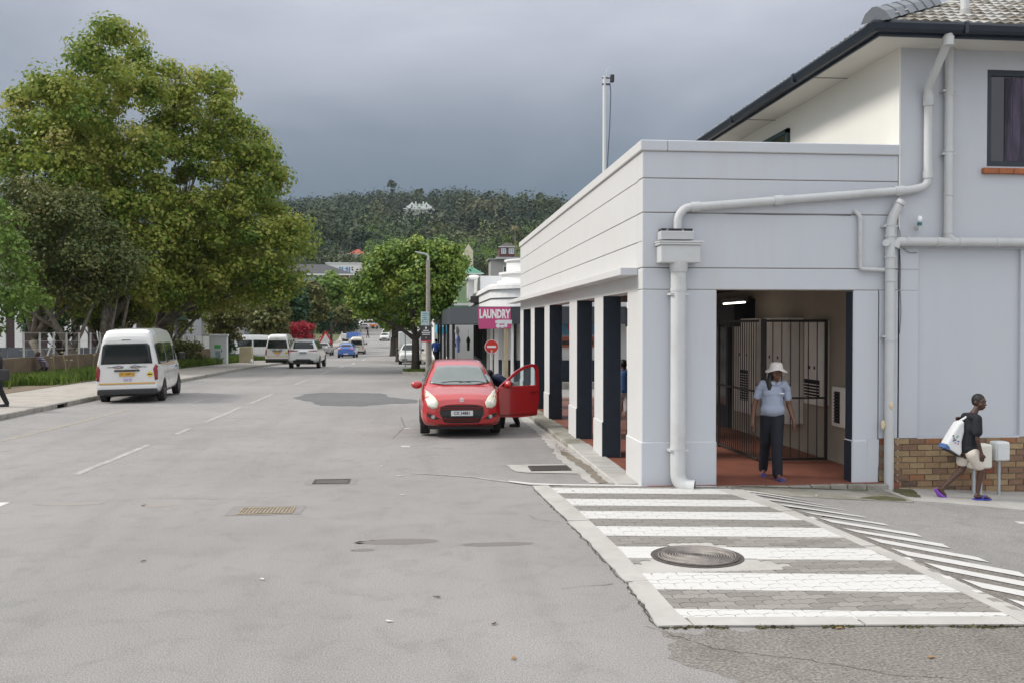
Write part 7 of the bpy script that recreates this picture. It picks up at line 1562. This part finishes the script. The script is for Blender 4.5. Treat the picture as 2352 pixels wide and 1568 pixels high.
# ---- the boy ----
by = empty('person', (7.37, 11.86, gz(7.37, 11.86)+.040), 0, 'boy in black t-shirt and white shorts walking right along the brick plinth', 'person')
by.scale = (1.0, 1.0, 1.0)
hp, L, R = head((.075, -.01, 1.283), math.radians(24), math.radians(4), .93)
yb, yf = .07, -.07   # far side, near side
B_ = hp + [('c', (.0, .0, 1.12), (.045, -.005, 1.20), .048, .038), ('c', (-.10, .0, .72), (-.03, .0, 1.05), .09, .10), ('e', (-.08, .0, .62), (.10, .10, .10)), ('e', (-.03, 0, 1.08), (.075, .13, .05)),
  ('c', (-.035, -.14, 1.06), (-.045, -.175, .80), .036, .028), ('c', (-.045, -.175, .80), (.015, -.17, .62), .028, .019), ('c', (-.02, .14, 1.06), (-.08, .17, .85), .036, .028), ('c', (-.08, .17, .85), (-.12, .13, .98), .028, .020),
  ('c', (-.06, yf, .60), (.075, yf, .385), .075, .050), ('c', (.075, yf, .385), (.030, yf, .09), .046, .026), ('c', (-.08, yb, .60), (-.11, yb, .37), .075, .048), ('c', (-.11, yb, .37), (-.375, yb, .135), .044, .025),
  ('c', (.028, yf, .06), (.0, yf, .03), .028, .026), ('c', (.01, yf, .03), (.15, yf-.01, .022), .026, .022), ('c', (-.375, yb, .115), (-.425, yb, .115), .026, .024), ('c', (-.42, yb, .105), (-.35, yb, .03), .026, .024)]
B_ += [('c', (.14, yf-.03+.014*k, .02), (.185-.006*k, yf-.038+.016*k, .014), .010, .008) for k in range(5)]
B_ += hand((.015, -.17, .62), (.15, 0, -1), (1, -.2, .1), (0, 1, 0), .85, .6) + hand((-.12, .13, .98), (-.3, 0, 1), (1, 0, 0), (0, -1, 0), .85, 1.1)
blob('body', B_, .0066, SK2, by, 3); face_bits(by, L, .93)
MB().ell(L(0, -.088, -.068), (.022, .007, .009), 12, 8).build('mouth', LIPS, by, smooth=True)
blob('hair', [('e', L(0, .014, .030), (.0735, .090, .087), R), ('e', L(0, .045, .0), (.064, .052, .06), R)], .006, HAIR, by, 2)
TSH = mat('black_jersey', (.010, .011, .016), .85, var=.15, scale=9, bump=.3, bscale=18)
blob('tshirt', [('e', (-.03, 0, 1.09), (.095, .165, .055)), ('c', (-.030, 0, 1.03), (-.070, 0, .70), .110, .118), ('e', (-.05, 0, .93), (.112, .135, .12)), ('e', (-.065, 0, .66), (.126, .130, .10)), ('c', (-.03, -.145, 1.075), (-.045, -.175, .90), .058, .062), ('c', (-.02, .145, 1.075), (-.07, .17, .93), .058, .062)], .009, TSH, by, 3)
SHO = mat('cream_shorts', (.62, .56, .49), .85, var=.04, scale=9, bump=.35, bscale=18)
blob('shorts', [('e', (-.065, 0, .62), (.105, .120, .10)), ('c', (-.05, yf, .60), (.045, yf, .455), .092, .082), ('c', (-.08, yb, .60), (-.105, yb, .475), .086, .076)], .009, SHO, by, 2)
SAN2 = mat('blue_flipflop', (.05, .06, .42), .6); 
MB().prism([(-.03, yf-.045), (.10, yf-.05), (.20, yf-.05), (.21, yf+.02), (.12, yf+.04), (-.03, yf+.035)], -.012, .0, 'z').build('flip_flop', SAN2, by); MB().tube([(.06, yf-.045, 0), (.12, yf-.02, .045), (.08, yf+.035, 0)], .009, 6).build('strap', SAN2, by)
MB().tube([(-.49, yb, .115), (-.44, yb, .05), (-.36, yb, -.01), (-.33, yb, -.012)], [.02, .032, .034, .03], 8).build('flip_flop', mat('purple_flipflop', (.20, .06, .40), .6), by)
# bag: hangs from his shoulder, so its own thing
bg_ = empty('shoulder_bag', (7.37-.09, 11.86+.10, gz(7.37, 11.86)+.96), 0, 'white tote bag with blue corner and small coloured print slung on the boy\'s back', 'bag')
bp_ = [(-.135, .10), (-.06, .12), (-.06, -.03), (-.095, -.16), (-.09, -.30), (-.12, -.36), (-.27, -.265), (-.33, -.235), (-.31, -.175), (-.22, -.03)]
MB().prism(bp_, -.16, .0, 'y').build('bag', mat('bag_white', (.72, .72, .72), .8, bump=.3, bscale=10), bg_, bevel=.03, seg=3)
MB().prism([(-.345, -.235), (-.315, -.185), (-.27, -.235), (-.28, -.268)], -.165, .005, 'y').build('corner', mat('denim_blue', (.07, .14, .32), .8), bg_)
MB().tube([(-.10, -.08, .10), (-.02, -.13, .17), (.03, -.12, .15)], .016, 6).build('strap', mat('bag_white', (0, 0, 0)), bg_); MB().prism([(-.28, -.25), (-.10, -.355), (-.09, -.375), (-.285, -.275)], -.15, .0, 'y').build('base_trim', M_BAR, bg_)
for i in range(14):
    a, b_ = random.uniform(-.235, -.13), random.uniform(-.20, -.08); c = random.choice([(.45, .06, .08), (.06, .16, .42), (.08, .3, .2), (.05, .05, .06)])
    MB().box(a, a+.018, -.166, -.161, b_, b_+.014).build('print_mark', mat('print_%d' % (hash(c) % 9) if False else 'print_' + {.45: 'red', .06: 'blue', .08: 'green', .05: 'black'}[c[0]], c, .6), bg_)
# ---- secondary figures ----
def figure(label, x, y, z, rz, h, top, bottom, skin, shorts=False, bend=0, hatc=None, seg=.013, stride=.18, sit=False, hair=HAIR):
    e = empty('person', (x, y, z), rz, label, 'person'); s = h/1.70
    T = lambda p: (p[0], p[1]*math.cos(bend)-(p[2]-.95)*math.sin(bend) if p[2] > .95 else p[1], .95+(p[2]-.95)*math.cos(bend)+p[1]*math.sin(bend)*.3 if p[2] > .95 else p[2])
    def C(a, b, r0, r1): return ('c', T(a), T(b), r0, r1)
    if sit: K1, K2, A1, A2 = (-.10, -.40, .55), (.10, -.42, .55), (-.12, -.30, .12), (.12, -.32, .12)
    else: K1, K2, A1, A2 = (-.09, stride*.6-.05, .50), (.09, -stride*.6-.05, .50), (-.09, stride*1.3, .09), (.09, -stride*1.1, .08)
    hc = T((0, -.02, 1.56)); hp, L, R = head(hc, 0, -bend*.5)
    hip = (0, 0, .92)
    B_ = hp + [C((0, 0, 1.38), (0, -.01, 1.49), .055, .046), C((0, 0, .95), (0, 0, 1.32), .11, .13), ('e', (0, 0, .92), (.145, .11, .12)), C((-.17, 0, 1.40), (.17, 0, 1.40), .05, .05)]
    for k, (K, A) in zip((-1, 1), ((K1, A1), (K2, A2))):
        el = (k*.25, .02, 1.10); wr = (k*.25, -.08, .86)
        B_ += [C((k*.20, 0, 1.38), el, .048, .038), C(el, wr, .038, .025), ('c', (k*.085, 0, .90), K, .09, .06), ('c', K, A, .058, .034), ('c', (A[0], A[1], .05), (A[0], A[1]-.15, .035), .036, .03)]
        B_ += hand(T(wr), (0, -.1, -1), (0, -1, 0), (-k, 0, 0))
    blob('body', B_, seg*.75, skin, e, 2)
    blob('shirt', [C((-.17, 0, 1.38), (.17, 0, 1.38), .075, .075), C((0, 0, 1.30), (0, 0, .98), .145, .150), C((-.08, 0, 1.28), (.08, 0, 1.28), .12, .12), ('e', (0, 0, .94), (.165, .13, .09))] + [C((k*.20, 0, 1.37), (k*.245, .015, 1.17), .068, .066) for k in (-1, 1)], seg, top, e, 2)
    pr = [('e', (0, 0, .90), (.165, .125, .12))]
    for k, (K, A) in zip((-1, 1), ((K1, A1), (K2, A2))):
        pr.append(('c', (k*.085, 0, .88), K, .105, .085))
        if not shorts: pr.append(('c', K, A, .080, .062))
    blob('shorts' if shorts else 'trousers', pr, seg, bottom, e, 2)
    blob('hair', [('e', tuple(L(0, .018, .030)), (.082, .098, .092), R)], seg*.8, hair, e, 1)
    for A in (A1, A2): MB().tube([(A[0], A[1]+.05, .03), (A[0], A[1]-.08, .035), (A[0], A[1]-.20, .03)], [.04, .045, .035], 8).build('shoe', M_PLAST, e)
    e.scale = (s, s, s); return e
NAV = mat('navy_cloth', (.014, .022, .055), .85); BLU = mat('blue_shirt', (.05, .12, .30), .85, bump=.3, bscale=20); GRS = mat('pale_shorts', (.40, .37, .38), .85, var=.3, scale=16, stretch=(3, 3, .3)); BLK = mat('black_outfit', (.012, .012, .014), .85)
figure('person in navy clothes leaning into the red hatchback behind its open door', 2.0, 21.05, gz(2, 21), math.radians(-80), 1.62, NAV, BLK, SK2, bend=1.0)
figure('man in blue shirt and pale shorts seen between the arcade columns', 4.22, 19.2, .02, math.radians(170), 1.52, BLU, GRS, SK2, shorts=True, bend=.1)
lf = figure('person in dark clothes with black shoulder bag at the left edge of the pavement', -11.42, 26.6, .13+gz(-11, 26), math.radians(-70), 1.66, BLK, BLK, SK2)
hb_ = empty('shoulder_bag', (-11.17, 26.35, .95), .3, 'black bag carried by the person at the left edge', 'bag'); MB().box(-.16, .16, -.08, .08, -.20, .12).build('bag', M_PLAST, hb_, bevel=.05, seg=3); MB().tube([(-.12, 0, .1), (-.05, .05, .5), (.1, .0, .1)], .012, 6).build('strap', M_PLAST, hb_)
MB().ell((.11, -.10, 1.30), (.04, .03, .04), 10, 8).build('shirt_print', mat('orange_print', (.6, .12, .03), .6), lf)
STR = mat('striped_knit', (.10, .07, .10), .9)
t = STR.node_tree; wv = t.nodes.new('ShaderNodeTexWave'); wv.bands_direction = 'Z'; wv.inputs['Scale'].default_value = 4.2; g_ = t.nodes.new('ShaderNodeNewGeometry'); t.links.new(g_.outputs['Position'], wv.inputs['Vector']); cr_ = t.nodes.new('ShaderNodeValToRGB'); cr_.color_ramp.interpolation = 'CONSTANT'; cr_.color_ramp.elements[0].color = (.03, .02, .045, 1); cr_.color_ramp.elements[1].color = (.30, .25, .30, 1); cr_.color_ramp.elements[1].position = .55; t.links.new(wv.outputs['Fac'], cr_.inputs[0]); t.links.new(cr_.outputs[0], t.nodes['Principled BSDF'].inputs['Base Color'])
figure('person in striped jumper sitting against the low brown wall', -15.55, 40.7, -.33, math.radians(-60), 1.6, STR, BLK, SK2, sit=True, bend=.5)
figure('dark-clothed person crossing the far road below the ambulance', -10.4, 188, gz(-10, 188), 1.2, 1.75, BLK, BLK, SK2, seg=.02)
figure('person in blue top standing beside the white pillar under the cyan sign', .95, 56.5, gz(1, 56)+.12, 2.6, 1.7, mat('bright_blue_top', (.04, .12, .38), .8), BLK, SK2, seg=.018)
# litter, leaves and pebbles
lm = [mat('dry_leaf', (.30, .17, .06), .8), mat('paper_scrap', (.6, .6, .58), .8), mat('twig_brown', (.10, .07, .05), .9)]
spots = [(gx_, gy_) for gx_, gy_ in ((3.0, 6.5), (.62, 6.1), (-.2, 7.0), (.55, 6.9), (-1.4, 8.3), (2.0, 12.3), (-.6, 14.9), (-.2, 12.3), (5.2, 11.9), (6.1, 12.0), (4.3, 12.1), (2.5, 15.6), (2.4, 16.6), (2.55, 17.5), (.1, 7.6), (-2.6, 9.0), (1.0, 5.4), (3.4, 5.9))]
for i, (x, y) in enumerate(spots):
    k = [0, 0, 1, 2, 1, 2, 1, 1, 1, 0, 0, 0, 0, 0, 2, 2, 2, 0][i]
    q = MB().prism([(0, 0), (.02, .012), (.045, .008), (.06, .02), (.04, .03), (.012, .025)], .0, .005, 'z').build('fallen_leaf' if k != 1 else 'paper_scrap', lm[k], None, loc=(x, y, gz(x, y)+.010+(.03 if y > 12.4 and x > 2.7 else 0)), rz=i*1.3)
    tag(q, ['dry brown leaf lying on the ground', 'pale paper scrap lying on the asphalt', 'dark twig fragment lying on the ground'][k], 'litter', ['fallen leaves on the ground', 'paper scraps on the road', 'twig fragments on the ground'][k])
# drifted brown leaves in the runnel by the arcade
dl = MB()
for i in range(420):
    x, y = random.gauss(2.50, .06), random.choice([random.gauss(16.9, .35), random.gauss(18.3, .5), random.gauss(16.2, .2)]); s_ = random.uniform(.008, .022); a = random.uniform(0, 6.28)
    z = .012+random.uniform(0, .02); dl.quad((x, y, z), (x+s_*math.cos(a), y+s_*math.sin(a), z+.004), (x+s_*1.3*math.cos(a+.5), y+s_*1.3*math.sin(a+.5), z), (x+s_*math.cos(a+1.2), y+s_*math.sin(a+1.2), z+.003))
o = dl.build('leaf_litter', mat('leaf_litter', (.17, .085, .045), .9, var=.5, scale=40), kind='stuff'); tag(o, 'brown leaf litter gathered in the gutter beside the arcade', 'leaf litter')
